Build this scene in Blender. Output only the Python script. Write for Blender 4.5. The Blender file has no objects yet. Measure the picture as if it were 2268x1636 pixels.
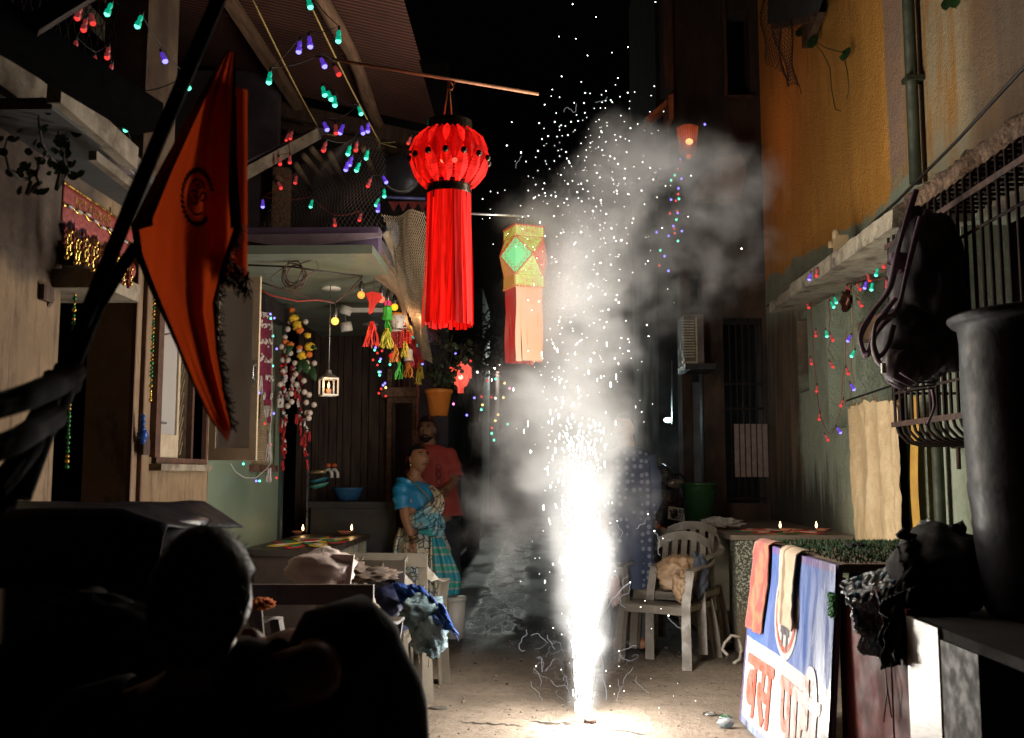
import bpy, bmesh, math, random
from mathutils import Vector, Matrix, noise as mnoise
random.seed(7)
R = math.radians
sc = bpy.context.scene
col = sc.collection

# ------------------------------------------------------------------ camera, world, light
FPX = 2205.0                      # focal length in the pixels of a 2268 x 1636 frame (35 mm on a 36 mm sensor)
CAM = Vector((0, 0, 1.28))
YAW, PITCH = R(1.45), R(6.0)
cam_data = bpy.data.cameras.new('camera')
cam_data.lens = 35.0
cam_data.sensor_width = 36.0
cam_data.clip_start = 0.05
cam_data.clip_end = 300
cam_data.dof.use_dof = True
cam_data.dof.focus_distance = 6.2
cam_data.dof.aperture_fstop = 4.0
cam = bpy.data.objects.new('camera', cam_data)
col.objects.link(cam)
CROT = Matrix.Rotation(YAW, 3, 'Z') @ Matrix.Rotation(R(90) + PITCH, 3, 'X')
cam.matrix_world = Matrix.Translation(CAM) @ CROT.to_4x4()
sc.camera = cam

world = bpy.data.worlds.new('World')
sc.world = world
world.use_nodes = True
wn = world.node_tree
sky = wn.nodes.new('ShaderNodeTexSky')
sky.sky_type = 'NISHITA'
sky.sun_disc = False
sky.sun_elevation = R(-4)
sky.sun_rotation = R(200)
bg = wn.nodes['Background']
bg.inputs['Strength'].default_value = 0.035
wn.links.new(sky.outputs[0], bg.inputs[0])
sc.view_settings.view_transform = 'Standard'
sc.view_settings.look = 'None'
sc.view_settings.exposure = 0.0
sc.view_settings.gamma = 1.0
sc.view_settings.use_curve_mapping = False
cy = sc.cycles
cy.max_bounces = 5
cy.diffuse_bounces = 2
cy.glossy_bounces = 2
cy.transmission_bounces = 3
cy.volume_bounces = 1
cy.transparent_max_bounces = 10
cy.sample_clamp_indirect = 2.0
cy.sample_clamp_direct = 0.0
cy.use_denoising = True
cy.caustics_reflective = False
cy.caustics_refractive = False
cy.volume_max_steps = 96
cy.volume_step_rate = 1.0

def lamp(name, loc, power, color=(1, 1, 1), radius=0.05):
    d = bpy.data.lights.new(name, 'POINT')
    d.energy = power; d.color = color; d.shadow_soft_size = radius
    o = bpy.data.objects.new(name, d)
    o.location = loc
    col.objects.link(o)
    return o
FX, FY = 0.27, 5.32               # the burning fountain stands here
for z, w, r in ((0.15, 58, .05), (0.42, 27, .08), (0.72, 24, .10), (1.0, 23, .12), (1.3, 24, .14), (1.6, 26, .16), (1.95, 29, .18), (2.3, 26, .2), (2.65, 18, .2), (3.0, 9, .2)):
    lamp('fountain_glow', (FX - .01 * z, FY - (.02 if z < .2 else .14 if z < 1.1 else .26), z), w, (1.0, .91, .77) if z > 1 else (1.0, .95, .87), r)

# ------------------------------------------------------------------ helpers
def ray(u, v):
    return CROT @ Vector(((u - 1134) / FPX, -(v - 818) / FPX, -1.0))
def PY(u, v, y):
    d = ray(u, v); return CAM + d * (y / d.y)
def PX(u, v, x):
    d = ray(u, v); return CAM + d * (x / d.x)
def PZ(u, v, z):
    d = ray(u, v); return CAM + d * ((z - CAM.z) / d.z)

class MB:
    """collects faces of several shapes and makes one mesh of them"""
    def __init__(s):
        s.v = []; s.f = []; s.m = []; s.sm = []
    def add(s, vs, fs, mi=0, smooth=False):
        b = len(s.v)
        s.v += [tuple(p) for p in vs]
        for f in fs:
            s.f.append(tuple(b + i for i in f)); s.m.append(mi); s.sm.append(smooth)
        return s
    def box(s, a, b, mi=0, rot=None, piv=None):
        x0, x1 = sorted((a[0], b[0])); y0, y1 = sorted((a[1], b[1])); z0, z1 = sorted((a[2], b[2]))
        vs = [Vector(p) for p in ((x0,y0,z0),(x1,y0,z0),(x1,y1,z0),(x0,y1,z0),(x0,y0,z1),(x1,y0,z1),(x1,y1,z1),(x0,y1,z1))]
        if rot is not None:
            pv = Vector(piv) if piv is not None else Vector(((x0+x1)/2, (y0+y1)/2, (z0+z1)/2))
            vs = [pv + rot @ (p - pv) for p in vs]
        return s.add(vs, [(0,3,2,1),(4,5,6,7),(0,1,5,4),(1,2,6,5),(2,3,7,6),(3,0,4,7)], mi)
    def hexa(s, q, t, mi=0):
        """a solid between two quads"""
        return s.add(list(q) + list(t), [(3,2,1,0),(4,5,6,7),(0,1,5,4),(1,2,6,5),(2,3,7,6),(3,0,4,7)], mi)
    def beam(s, a, b, w, h, mi=0, up=(0,0,1)):
        a = Vector(a); b = Vector(b); d = (b - a).normalized()
        u = Vector(up); x = d.cross(u)
        if x.length < 1e-4: x = d.cross(Vector((0, 1, 0)))
        x.normalize(); u = x.cross(d).normalized()
        c = [(-w/2,-h/2),(w/2,-h/2),(w/2,h/2),(-w/2,h/2)]
        return s.hexa([a + x*i + u*j for i, j in c], [b + x*i + u*j for i, j in c], mi)
    def tube(s, pts, r, n=6, mi=0, cap=True, smooth=True):
        pts = [Vector(p) for p in pts]
        if len(pts) < 2: return s
        rs = r if isinstance(r, (list, tuple)) else [r] * len(pts)
        t0 = (pts[1] - pts[0]).normalized()
        x = t0.cross(Vector((0, 0, 1)))
        if x.length < 1e-3: x = t0.cross(Vector((0, 1, 0)))
        x.normalize()
        vs = []
        for i, p in enumerate(pts):
            t = (pts[min(i+1, len(pts)-1)] - pts[max(i-1, 0)])
            t = t.normalized() if t.length > 1e-9 else t0
            x = (x - t * x.dot(t))
            if x.length < 1e-6: x = t.orthogonal()
            x.normalize(); y = t.cross(x)
            vs += [p + (x * math.cos(2*math.pi*k/n) + y * math.sin(2*math.pi*k/n)) * rs[i] for k in range(n)]
        fs = [(i*n+k, i*n+(k+1) % n, (i+1)*n+(k+1) % n, (i+1)*n+k) for i in range(len(pts)-1) for k in range(n)]
        if cap:
            fs += [tuple(reversed(range(n))), tuple(range((len(pts)-1)*n, len(pts)*n))]
        return s.add(vs, fs, mi, smooth)
    def lathe(s, c, prof, n=24, mi=0, smooth=True, axis=None, sx=1, sy=1, close=False, wob=None):
        """prof: list of (radius, height)"""
        c = Vector(c); vs = []
        for r, z in prof:
            for k in range(n):
                a = 2*math.pi*k/n
                rr = r * (wob(a, z) if wob else 1)
                p = Vector((rr*math.cos(a)*sx, rr*math.sin(a)*sy, z))
                if axis is not None: p = axis @ p
                vs.append(c + p)
        fs = [(i*n+k, i*n+(k+1) % n, (i+1)*n+(k+1) % n, (i+1)*n+k) for i in range(len(prof)-1) for k in range(n)]
        if prof[0][0] > 1e-6 and close: fs.append(tuple(reversed(range(n))))
        if prof[-1][0] > 1e-6 and close: fs.append(tuple(range((len(prof)-1)*n, len(prof)*n)))
        return s.add(vs, fs, mi, smooth)
    def ball(s, c, r, mi=0, n=8, m=6, sc3=(1,1,1)):
        c = Vector(c); vs = [c + Vector((0,0,r*sc3[2]))]
        for i in range(1, m):
            t = math.pi*i/m
            for k in range(n):
                a = 2*math.pi*k/n
                vs.append(c + Vector((r*sc3[0]*math.sin(t)*math.cos(a), r*sc3[1]*math.sin(t)*math.sin(a), r*sc3[2]*math.cos(t))))
        vs.append(c - Vector((0,0,r*sc3[2])))
        fs = [(0, 1+k, 1+(k+1) % n) for k in range(n)]
        fs += [(1+i*n+k, 1+(i+1)*n+k, 1+(i+1)*n+(k+1) % n, 1+i*n+(k+1) % n) for i in range(m-2) for k in range(n)]
        L = len(vs)-1
        fs += [(L, L-n+(k+1) % n, L-n+k) for k in range(n)]
        return s.add(vs, fs, mi, True)
    def grid(s, fn, nu, nv, mi=0, smooth=True, thick=0.0):
        """fn(a,b) with a, b in 0..1"""
        vs = [Vector(fn(i/nu, j/nv)) for j in range(nv+1) for i in range(nu+1)]
        w = nu+1
        fs = [(j*w+i, j*w+i+1, (j+1)*w+i+1, (j+1)*w+i) for j in range(nv) for i in range(nu)]
        if thick:
            N = len(vs); nrm = [Vector((0,0,0)) for _ in vs]
            for f in fs:
                k = (vs[f[1]]-vs[f[0]]).cross(vs[f[3]]-vs[f[0]])
                for i in f: nrm[i] += k
            back = [p - (n_.normalized() if n_.length > 0 else Vector((0,0,1)))*thick for p, n_ in zip(vs, nrm)]
            rim = [j*w for j in range(nv)] ; 
            fs2 = [tuple(reversed([N+i for i in f])) for f in fs]
            edge = [(i, i+1) for i in range(nu)] + [(nv*w+i+1, nv*w+i) for i in range(nu)] + [((j+1)*w, j*w) for j in range(nv)] + [(j*w+nu, (j+1)*w+nu) for j in range(nv)]
            fs3 = [(b, a, N+a, N+b) for a, b in edge]
            return s.add(vs + back, fs + fs2 + fs3, mi, smooth)
        return s.add(vs, fs, mi, smooth)
    def prism(s, poly, off, mi=0):
        """closed outline (list of points) swept along a vector"""
        n = len(poly); off = Vector(off); a = [Vector(p) for p in poly]; b = [p + off for p in a]
        return s.add(a + b, [tuple(reversed(range(n))), tuple(range(n, 2*n))] + [(i, (i+1) % n, n+(i+1) % n, n+i) for i in range(n)], mi)
    def sheet(s, poly, mi=0):
        return s.add(poly, [tuple(range(len(poly)))], mi)

ORG = {}
def world_org(o): return ORG.get(o.name, Vector((0,0,0)))
def tag(o, label=None, cat=None, group=None, kind=None):
    if label: o['label'] = label
    if cat: o['category'] = cat
    if group: o['group'] = group
    if kind: o['kind'] = kind
    return o
def obj(name, mb, mats, parent=None, org=None):
    """a mesh object from world coordinates; its origin is its parent's, or org"""
    g = world_org(parent) if parent is not None else Vector(org if org is not None else (0,0,0))
    me = bpy.data.meshes.new(name)
    me.from_pydata([tuple(Vector(p) - g) for p in mb.v], [], mb.f)
    if not isinstance(mats, (list, tuple)): mats = [mats]
    for m in mats: me.materials.append(m)
    if mb.f:
        me.polygons.foreach_set('material_index', mb.m)
        me.polygons.foreach_set('use_smooth', mb.sm)
    me.update()
    o = bpy.data.objects.new(name, me)
    col.objects.link(o)
    if parent is not None: o.parent = parent
    else: o.location = g
    ORG[o.name] = g
    return o
def thing(name, label, cat, loc=(0,0,0), group=None):
    o = bpy.data.objects.new(name, None)
    o.empty_display_size = .1
    col.objects.link(o); o.location = loc
    ORG[o.name] = Vector(loc)
    return tag(o, label, cat, group)
def solo(name, mb, mats, label, cat, org=None, group=None, kind=None):
    return tag(obj(name, mb, mats, None, org), label, cat, group, kind)
def copy_tree(o, parent=None):
    c = o.copy(); col.objects.link(c)
    if parent is not None:
        c.parent = parent
    ORG[c.name] = world_org(o)
    for ch in list(o.children): copy_tree(ch, c)
    return c

# ------------------------------------------------------------------ materials
class NT:
    def __init__(s, name):
        s.mat = bpy.data.materials.new(name); s.mat.use_nodes = True
        s.t = s.mat.node_tree; s.b = s.t.nodes['Principled BSDF']
        s.out = s.t.nodes['Material Output']; s._co = None
    def n(s, t, **k):
        x = s.t.nodes.new(t)
        for a, b in k.items(): setattr(x, a, b)
        return x
    def put(s, sock, val):
        if isinstance(val, bpy.types.NodeSocket): s.t.links.new(val, sock)
        elif val is not None:
            if isinstance(val, (tuple, list)) and len(val) == 3 and sock.type == 'RGBA': val = (*val, 1)
            sock.default_value = val
    def m(s, op, a, b=None, c=None):
        x = s.n('ShaderNodeMath', operation=op)
        s.put(x.inputs[0], a)
        if b is not None: s.put(x.inputs[1], b)
        if c is not None: s.put(x.inputs[2], c)
        return x.outputs[0]
    def co(s):
        if s._co is None: s._co = s.n('ShaderNodeTexCoord').outputs['Object']
        return s._co
    def pos(s): return s.n('ShaderNodeNewGeometry').outputs['Position']
    def xyz(s, v=None):
        x = s.n('ShaderNodeSeparateXYZ'); s.put(x.inputs[0], v if v is not None else s.co()); return x.outputs
    def map(s, scale=(1,1,1), v=None, loc=(0,0,0), rot=(0,0,0)):
        x = s.n('ShaderNodeMapping'); s.put(x.inputs[0], v if v is not None else s.co())
        x.inputs['Scale'].default_value = scale; x.inputs['Location'].default_value = loc; x.inputs['Rotation'].default_value = rot
        return x.outputs[0]
    def noise(s, scale=5, detail=4, rough=.6, v=None, dist=0):
        x = s.n('ShaderNodeTexNoise'); s.put(x.inputs['Vector'], v if v is not None else s.co())
        x.inputs['Scale'].default_value = scale; x.inputs['Detail'].default_value = detail
        x.inputs['Roughness'].default_value = rough; x.inputs['Distortion'].default_value = dist
        return x.outputs[0]
    def ramp(s, f, lo, hi, a=0.0, b=1.0, smooth=True):
        x = s.n('ShaderNodeMapRange', interpolation_type='SMOOTHSTEP' if smooth else 'LINEAR', clamp=True)
        s.put(x.inputs[0], f); s.put(x.inputs[1], lo); s.put(x.inputs[2], hi)
        x.inputs[3].default_value = a; x.inputs[4].default_value = b
        return x.outputs[0]
    def mix(s, f, a, b, mode='MIX'):
        x = s.n('ShaderNodeMix', data_type='RGBA', blend_type=mode)
        s.put(x.inputs[0], f); s.put(x.inputs[6], a); s.put(x.inputs[7], b)
        return x.outputs[2]
    def bump(s, h, strength=.3, dist=.01):
        x = s.n('ShaderNodeBump'); s.put(x.inputs['Height'], h)
        x.inputs['Strength'].default_value = strength; x.inputs['Distance'].default_value = dist
        s.t.links.new(x.outputs[0], s.b.inputs['Normal'])
    def set(s, **k):
        for a, b in k.items(): s.put(s.b.inputs[a.replace('_', ' ')], b)
        return s.mat

def M(name, c, c2=None, scale=6, rough=.6, metal=0, bump=.2, bscale=40, bd=.004, dirt=None, stretch=(1,1,1), **k):
    """a plain surface: two tones in noise, fine relief, optional dirt patches"""
    t = NT(name)
    c2 = c2 or tuple(x*.6 for x in c)
    v = t.map(stretch)
    f = t.ramp(t.noise(scale, 5, .65, v), .32, .68)
    colr = t.mix(f, c, c2)
    if dirt:
        colr = t.mix(t.ramp(t.noise(scale*.5, 6, .7, t.map(stretch, loc=(3,7,1))), .5, .62), colr, dirt)
    h = t.noise(bscale, 4, .6, v)
    if bump: t.bump(h, bump, bd)
    rg = t.ramp(t.noise(scale*2, 3, .5, v), .3, .7, max(.05, rough-.12), min(1, rough+.12))
    t.set(Base_Color=colr, Roughness=rg, Metallic=metal)
    for a, b in k.items(): t.put(t.b.inputs[a.replace('_', ' ')], b)
    return t.mat
def EM(name, c, s, base=None, sample=True):
    t = NT(name)
    t.set(Base_Color=base or c, Roughness=.4, Emission_Color=c, Emission_Strength=s)
    if not sample: t.mat.cycles.emission_sampling = 'NONE'
    return t.mat
def glow(name, c, s):
    t = NT(name); e = t.n('ShaderNodeEmission'); e.inputs[0].default_value = (*c, 1); e.inputs[1].default_value = s
    t.t.links.new(e.outputs[0], t.out.inputs[0]); t.mat.cycles.emission_sampling = 'NONE'
    return t.mat

def blacken(t, colr, amt=.8):
    return colr
wood_dark = M('dark_wood', (.10,.05,.03), (.045,.025,.018), 3, .75, bscale=25, stretch=(6,6,.8))
wood_beam = M('old_beam_wood', (.22,.125,.07), (.10,.055,.032), 4, .8, bscale=30, stretch=(8,.8,8))
bamboo_m = M('bamboo', (.32,.24,.13), (.18,.12,.07), 5, .6)
pale_paint = M('flaking_pale_paint', (.33,.28,.21), (.18,.145,.105), 7, .75, dirt=(.12,.09,.06), bump=.4)
black_m = M('black_plastic', (.012,.012,.014), (.02,.02,.022), 8, .55)
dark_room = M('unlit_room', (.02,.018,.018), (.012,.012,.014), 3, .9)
white_pl = M('white_plastic', (.62,.61,.57), (.5,.48,.44), 5, .45, bump=.05)
wire_m = M('black_wire', (.015,.013,.012), rough=.5, bump=0)
redwire_m = M('red_wire', (.35,.03,.02), rough=.5, bump=0)
steel_dark = M('dark_steel', (.012,.010,.010), (.03,.016,.012), 12, .7, Specular_IOR_Level=.2)
steel = M('bare_steel', (.45,.45,.45), (.3,.3,.3), 10, .3, metal=.9)
gold_m = M('gold_foil', (.75,.5,.12), (.5,.3,.06), 30, .25, metal=.9)
skin_m = M('brown_skin', (.33,.16,.085), (.26,.12,.06), 8, .5, bump=.05, Subsurface_Weight=.05)
skin2_m = M('deep_brown_skin', (.20,.10,.055), (.16,.075,.04), 8, .5, bump=.05)
hair_m = M('black_hair', (.010,.008,.007), (.02,.016,.014), 60, .6, stretch=(1,1,.2), bump=.5, Specular_IOR_Level=.15)
# ------------------------------------------------------------------ ground
t = NT('worn_concrete')
v = t.co()
base = t.mix(t.ramp(t.noise(1.6, 6, .7), .3, .7), (.27,.215,.165), (.16,.125,.095))
base = t.mix(t.ramp(t.noise(14, 6, .75), .45, .75), base, (.12,.09,.065))
base = t.mix(t.ramp(t.noise(70, 3, .6), .62, .75, 0, .6), base, (.42,.36,.29))
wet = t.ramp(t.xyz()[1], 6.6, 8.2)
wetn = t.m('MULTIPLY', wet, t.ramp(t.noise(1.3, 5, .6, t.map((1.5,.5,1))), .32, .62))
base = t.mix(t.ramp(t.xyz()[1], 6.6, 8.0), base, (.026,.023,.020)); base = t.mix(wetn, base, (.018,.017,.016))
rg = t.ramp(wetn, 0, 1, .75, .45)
hh = t.m('ADD', t.m('MULTIPLY', t.noise(9, 8, .7), 1.0), t.m('MULTIPLY', t.noise(45, 5, .7), .45))
t.bump(hh, .75, .03)
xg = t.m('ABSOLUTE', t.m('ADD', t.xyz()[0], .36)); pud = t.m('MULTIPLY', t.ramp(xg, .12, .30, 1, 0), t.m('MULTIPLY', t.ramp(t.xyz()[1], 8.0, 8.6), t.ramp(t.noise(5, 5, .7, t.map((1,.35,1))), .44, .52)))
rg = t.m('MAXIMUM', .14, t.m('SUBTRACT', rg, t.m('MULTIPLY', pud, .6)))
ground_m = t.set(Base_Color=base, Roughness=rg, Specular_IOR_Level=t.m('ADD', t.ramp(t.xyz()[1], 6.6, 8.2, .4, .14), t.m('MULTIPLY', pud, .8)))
mb = MB()
def gz(x, y):
    return .018 * mnoise.noise(Vector((x*.9, y*.9, 1))) + .006 * mnoise.noise(Vector((x*4, y*4, 5)))
mb.grid(lambda a, b: (-3.2 + a*6.4, 2.2 + 30*b*b*.67 + b*8, gz(-3.2 + a*6.4, 2.2 + 30*b*b*.67 + b*8)), 110, 190)
solo('ground', mb, ground_m, 'uneven worn concrete paving of the alley', 'ground', kind='structure')
mb = MB()
mb.grid(lambda a, b: (-60 + a*120, -30 + b*200, -.055), 6, 10)
solo('terrain', mb, M('dark_earth', (.10,.085,.07), (.06,.05,.04), 2, .9), 'dark ground reaching beyond the alley', 'ground', kind='structure')
# cracks and debris on the ground
crack_m = M('crack_shadow', (.03,.022,.017), rough=.95)
def crack(pts, w, seed):
    random.seed(seed); mb = MB(); P = []
    for (u0, v0), (u1, v1) in zip(pts, pts[1:]):
        for k in range(9): P.append((u0+(u1-u0)*k/9, v0+(v1-v0)*k/9))
    L, Rr = [], []
    for i, (u, v) in enumerate(P):
        p = PZ(u + random.uniform(-3,3), v + random.uniform(-2,2), 0); p.z = gz(p.x, p.y) + .003
        ww = 1.5 * w * random.uniform(.15, 1) * min(1, i/4 + .1, (len(P)-1-i)/4 + .1)
        L.append(p + Vector((0, ww, 0))); Rr.append(p - Vector((ww*.7, ww, 0)))
    n = len(P)
    mb.add(L + Rr, [(i, i+1, n+i+1, n+i) for i in range(n-1)])
    return mb
for i, (pts, w) in enumerate((([(1170,1600),(1260,1602),(1330,1610),(1440,1628)], .016), ([(950,1330+200),(905,1590),(880,1630)], .02),
        ([(1340,1612),(1330,1632)], .01), ([(1010,1598),(1090,1606),(1170,1612)], .009), ([(870,1510),(905,1530),(950,1545)], .012))):
    solo('ground_crack', crack(pts, w, i), crack_m, 'dark crack running across the paving', 'crack', kind='structure')
mb = MB(); random.seed(3)
for _ in range(900):
    x, y = random.uniform(-1.5, 1.4), random.uniform(4.6, 9)
    r = random.uniform(.002, .008) * (1 if random.random() < .93 else 1.8)
    mb.ball((x, y, gz(x, y) + r*.4), r, random.choice((0,0,1)), 5, 3, (1, random.uniform(.6,1.4), .5))
solo('gravel', mb, [M('grit', (.28,.22,.17), (.12,.09,.07), 20, .9), M('dark_grit', (.06,.045,.035), rough=.9)], 'small grit and burnt scraps scattered over the paving', 'grit', kind='stuff')

# ------------------------------------------------------------------ right side: orange house
XW = 2.30
t = NT('orange_and_green_plaster'); t._co = t.pos()
y_, z_ = t.xyz()[1], t.xyz()[2]
n1 = t.noise(1.4, 6, .65); n2 = t.noise(5, 6, .7); nv = t.noise(2.2, 6, .7, t.map((1, 3.2, .35)))
orange = t.mix(t.ramp(t.noise(2.0, 5, .7, t.map((1, 1.5, .4))), .3, .7), (.80,.38,.07), (.62,.28,.05))
orange = t.mix(t.ramp(nv, .60, .72), orange, (.30,.12,.03))
green = t.mix(t.ramp(n2, .3, .7), (.38,.43,.32), (.28,.32,.23))
beige = t.mix(t.ramp(nv, .45, .62), (.44,.34,.20), (.42,.22,.06))
beige = t.mix(t.ramp(n1, .5, .7), beige, (.34,.33,.24))
# orange only above z = 3.05 (wavering edge) and beyond y = 6.3
zz = t.m('ADD', z_, t.m('MULTIPLY', t.m('SUBTRACT', n1, .5), .5))
zz = t.m('ADD', zz, t.m('MULTIPLY', t.m('SUBTRACT', y_, 7.5), -.05))
yy = t.m('ADD', y_, t.m('MULTIPLY', t.m('SUBTRACT', n2, .5), .12))
pink = t.mix(t.ramp(n2, .35, .7), (.44,.27,.17), (.36,.24,.18))
up = t.ramp(zz, 3.08, 3.13)
colr = t.mix(up, green, t.mix(t.ramp(yy, 6.34, 6.40), beige, orange))
pk = t.m('MULTIPLY', t.ramp(yy, 6.05, 6.12), t.m('SUBTRACT', 1, t.ramp(yy, 6.34, 6.40)))
colr = t.mix(t.m('MULTIPLY', pk, t.ramp(zz, 3.15, 3.25)), colr, pink)
# brown and black weathering of the far lower part
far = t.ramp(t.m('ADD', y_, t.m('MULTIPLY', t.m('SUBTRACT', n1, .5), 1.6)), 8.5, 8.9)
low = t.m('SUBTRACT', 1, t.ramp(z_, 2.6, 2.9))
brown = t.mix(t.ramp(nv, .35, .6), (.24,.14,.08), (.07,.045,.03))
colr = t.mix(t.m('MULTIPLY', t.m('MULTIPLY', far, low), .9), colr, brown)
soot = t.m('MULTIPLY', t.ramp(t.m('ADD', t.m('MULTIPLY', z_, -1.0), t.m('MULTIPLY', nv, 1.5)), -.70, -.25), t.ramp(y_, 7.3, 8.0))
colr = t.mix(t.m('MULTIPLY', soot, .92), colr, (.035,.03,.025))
pits = t.ramp(t.noise(38, 4, .7, t.map((1,1,1))), .66, .72)
colr = t.mix(t.m('MULTIPLY', pits, .7), colr, (.10,.07,.05))
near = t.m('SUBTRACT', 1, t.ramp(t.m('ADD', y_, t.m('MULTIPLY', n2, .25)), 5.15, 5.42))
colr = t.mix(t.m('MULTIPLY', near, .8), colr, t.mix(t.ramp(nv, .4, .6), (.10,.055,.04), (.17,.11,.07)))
t.bump(t.m('ADD', t.noise(60, 5, .7), t.noise(22, 4, .6)), .9, .02)
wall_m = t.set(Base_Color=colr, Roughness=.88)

def wall_x(x0, x1, ys, zs, holes):
    """solid wall between x0 and x1 with rectangular holes (y0,y1,z0,z1)"""
    mb = MB()
    ycut = sorted({ys[0], ys[1]} | {h[0] for h in holes} | {h[1] for h in holes})
    for a, b in zip(ycut, ycut[1:]):
        hz = sorted((h[2], h[3]) for h in holes if h[0] <= a and h[1] >= b)
        z = zs[0]
        for c, d in hz:
            if c > z: mb.box((x0, a, z), (x1, b, c))
            z = d
        if z < zs[1]: mb.box((x0, a, z), (x1, b, zs[1]))
    return mb
holes = [(8.45, 8.78, 1.98, 2.62), (7.47, 7.90, 1.62, 2.68), (6.25, 7.20, 0, 2.70), (3.6, 5.35, 1.55, 2.62)]
oh = thing('orange_house', 'house with peeling orange and pale green plaster wall and concrete sunshades', 'house', (XW, 7, 0))
obj('wall', wall_x(XW, XW+.25, (2.2, 9.95), (0, 7.5), holes), wall_m, oh)
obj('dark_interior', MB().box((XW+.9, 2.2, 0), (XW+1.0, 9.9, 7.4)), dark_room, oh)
slab_m = M('stained_concrete', (.36,.32,.24), (.22,.185,.135), 5, .85, dirt=(.09,.07,.05), bump=.6, bd=.012)
for i, (y0, y1, z, xo, th) in enumerate(((5.20, 6.60, 2.575, 1.88, .10), (6.66, 7.42, 2.60, 1.90, .09), (7.48, 8.35, 2.63, 1.96, .08))):
    mb = MB()
    def edge(a, b, y0=y0, y1=y1, z=z, xo=xo, th=th): pass
    nseg = 14
    q = []
    for k in range(nseg+1):
        y = y0 + (y1-y0)*k/nseg
        j = .008*mnoise.noise(Vector((y*7, i, 0)))
        q.append([(xo+j, y, z+j), (XW-.002, y, z+.03), (XW-.002, y, z+th+.03), (xo-j, y, z+th+j)])
    vs = [p for s4 in q for p in s4]
    fs = [(k*4+a, (k+1)*4+a, (k+1)*4+(a+1) % 4, k*4+(a+1) % 4) for k in range(nseg) for a in range(4)] + [(3,2,1,0), tuple(nseg*4+a for a in range(4))]
    mb.add(vs, fs)
    obj('sunshade', mb, slab_m, oh)
mb = MB()
mb.box((XW-.012, 6.18, 0), (XW-.001, 6.25, 2.7)).box((XW-.012, 7.20, 0), (XW-.001, 7.26, 2.7))
obj('door_frame', mb, M('green_wood', (.34,.40,.27), (.24,.3,.2), 8, .7), oh)
wood_bar = M('brown_lintel', (.22,.13,.07), (.13,.08,.05), 6, .8)
obj('lintel', MB().box((XW+.02, 6.25, 2.22), (XW+.10, 7.20, 2.36)), wood_bar, oh)
# rough broken edge of the near sunshade above the window cage
mb = MB()
mb.grid(lambda a, b: (XW - .001 - .34*b - .03*abs(mnoise.noise(Vector((a*30, b*6, 2)))), 3.7 + a*2.1, 2.83 - .10*b + .035*mnoise.noise(Vector((a*26, b*5, 0)))), 60, 8, thick=.09)
obj('ledge', mb, M('crumbling_edge', (.20,.12,.07), (.05,.03,.02), 26, .9, bump=1, bscale=60, bd=.02), oh)
# pipe
mb = MB(); px = 2.235
mb.tube([(px, 5.78, 2.98), (px, 5.77, 7.4)], .036, 12)
mb.tube([(px, 5.64, 0), (px, 5.64, 2.5)], .032, 12)
for z in (3.6, 4.6, 5.6): mb.box((px-.045, 5.73, z), (XW, 5.82, z+.03))
obj('drain_pipe', mb, M('green_pipe', (.035,.042,.02), (.02,.024,.012), 6, .65), oh)
# cable
cm = MB(); P3 = [PX(2290,125,2.08), PX(2268,150,2.08), PX(2120,312,2.08), PX(1985,448,2.08), PX(1940,487,2.08), PX(1888,540,2.1), PX(1850,588,2.1), PX(1800,612,2.12), PX(1700,678,2.2)]
cm.tube(P3, .009, 6)
a = PX(1945, 487, 2.09)
cm.tube([a, a + Vector((.02, .0, -.14)), a + Vector((.0, 0, -.18))], .016, 6)
solo('power_cable', cm, wire_m, 'thick black cable running slantwise along the orange wall', 'cable')
# small junction box on the sunshade
mb = MB(); c = PX(1862, 540, 2.12)
mb.box(c - Vector((.04,.05,.05)), c + Vector((.04,.05,.05)))
mb.lathe(c + Vector((-.03, 0, .03)), [(.0,-.0),(.028,.0),(.028,.05),(.02,.07),(0,.07)], 10)
mb.lathe(c + Vector((-.05, .06, -.02)), [(.0,-.0),(.02,.0),(.02,.05),(0,.05)], 10)
solo('bulb_holder_box', mb, M('cream_plastic', (.62,.45,.26), (.5,.36,.2), 5, .5), 'cream coloured electric junction fitting on top of the sunshade', 'electric fitting')
# vine with leaves
vine_m = M('dark_leaf', (.035,.09,.025), (.02,.05,.015), 20, .5)
mb = MB(); vs_ = thing('creeping_vine', 'thin creeper with a few broad leaves trailing down the orange wall', 'plant', PX(1800, 100, 2.25))
def leaf(c, r, nrm, rot=0, mb=None):
    c = Vector(c); n = Vector(nrm).normalized(); x = n.cross(Vector((0,0,1))).normalized(); y = n.cross(x)
    pts = []
    for k in range(12):
        a = 2*math.pi*k/12 + rot
        rr = r * (1 + .25*math.cos(a-rot) - (.55 if k == 6 else 0))
        pts.append(c + x*math.cos(a)*rr + y*math.sin(a)*rr + n*.15*r*math.cos(2*a))
    b = len(mb.v)
    mb.add([c - n*.12*r] + pts, [(0, 1+k, 1+(k+1) % 12) for k in range(12)], 0, True)
for p in ([(1745,30),(1757,50),(1773,75),(1800,90),(1830,107),(1868,118)], [(1800,90),(1822,118),(1838,150),(1842,200),(1850,243),(1862,246)], [(1868,118),(1877,160),(1880,200),(1876,220)], [(2110,0),(2118,20)]):
    mb.tube([PX(u, v, 2.24) for u, v in p], .0035, 4)
obj('stem', mb, vine_m, vs_)
for u, v, r in ((1776,68,.055),(1802,88,.06),(1870,120,.052),(1752,42,.05),(2107,6,.06),(2120,2,.035),(1786,45,.035)):
    lm = MB(); leaf(PX(u, v, 2.22), r, (-.8,-.5,.3), random.uniform(0,6), lm); obj('leaf', lm, vine_m, vs_)

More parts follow.
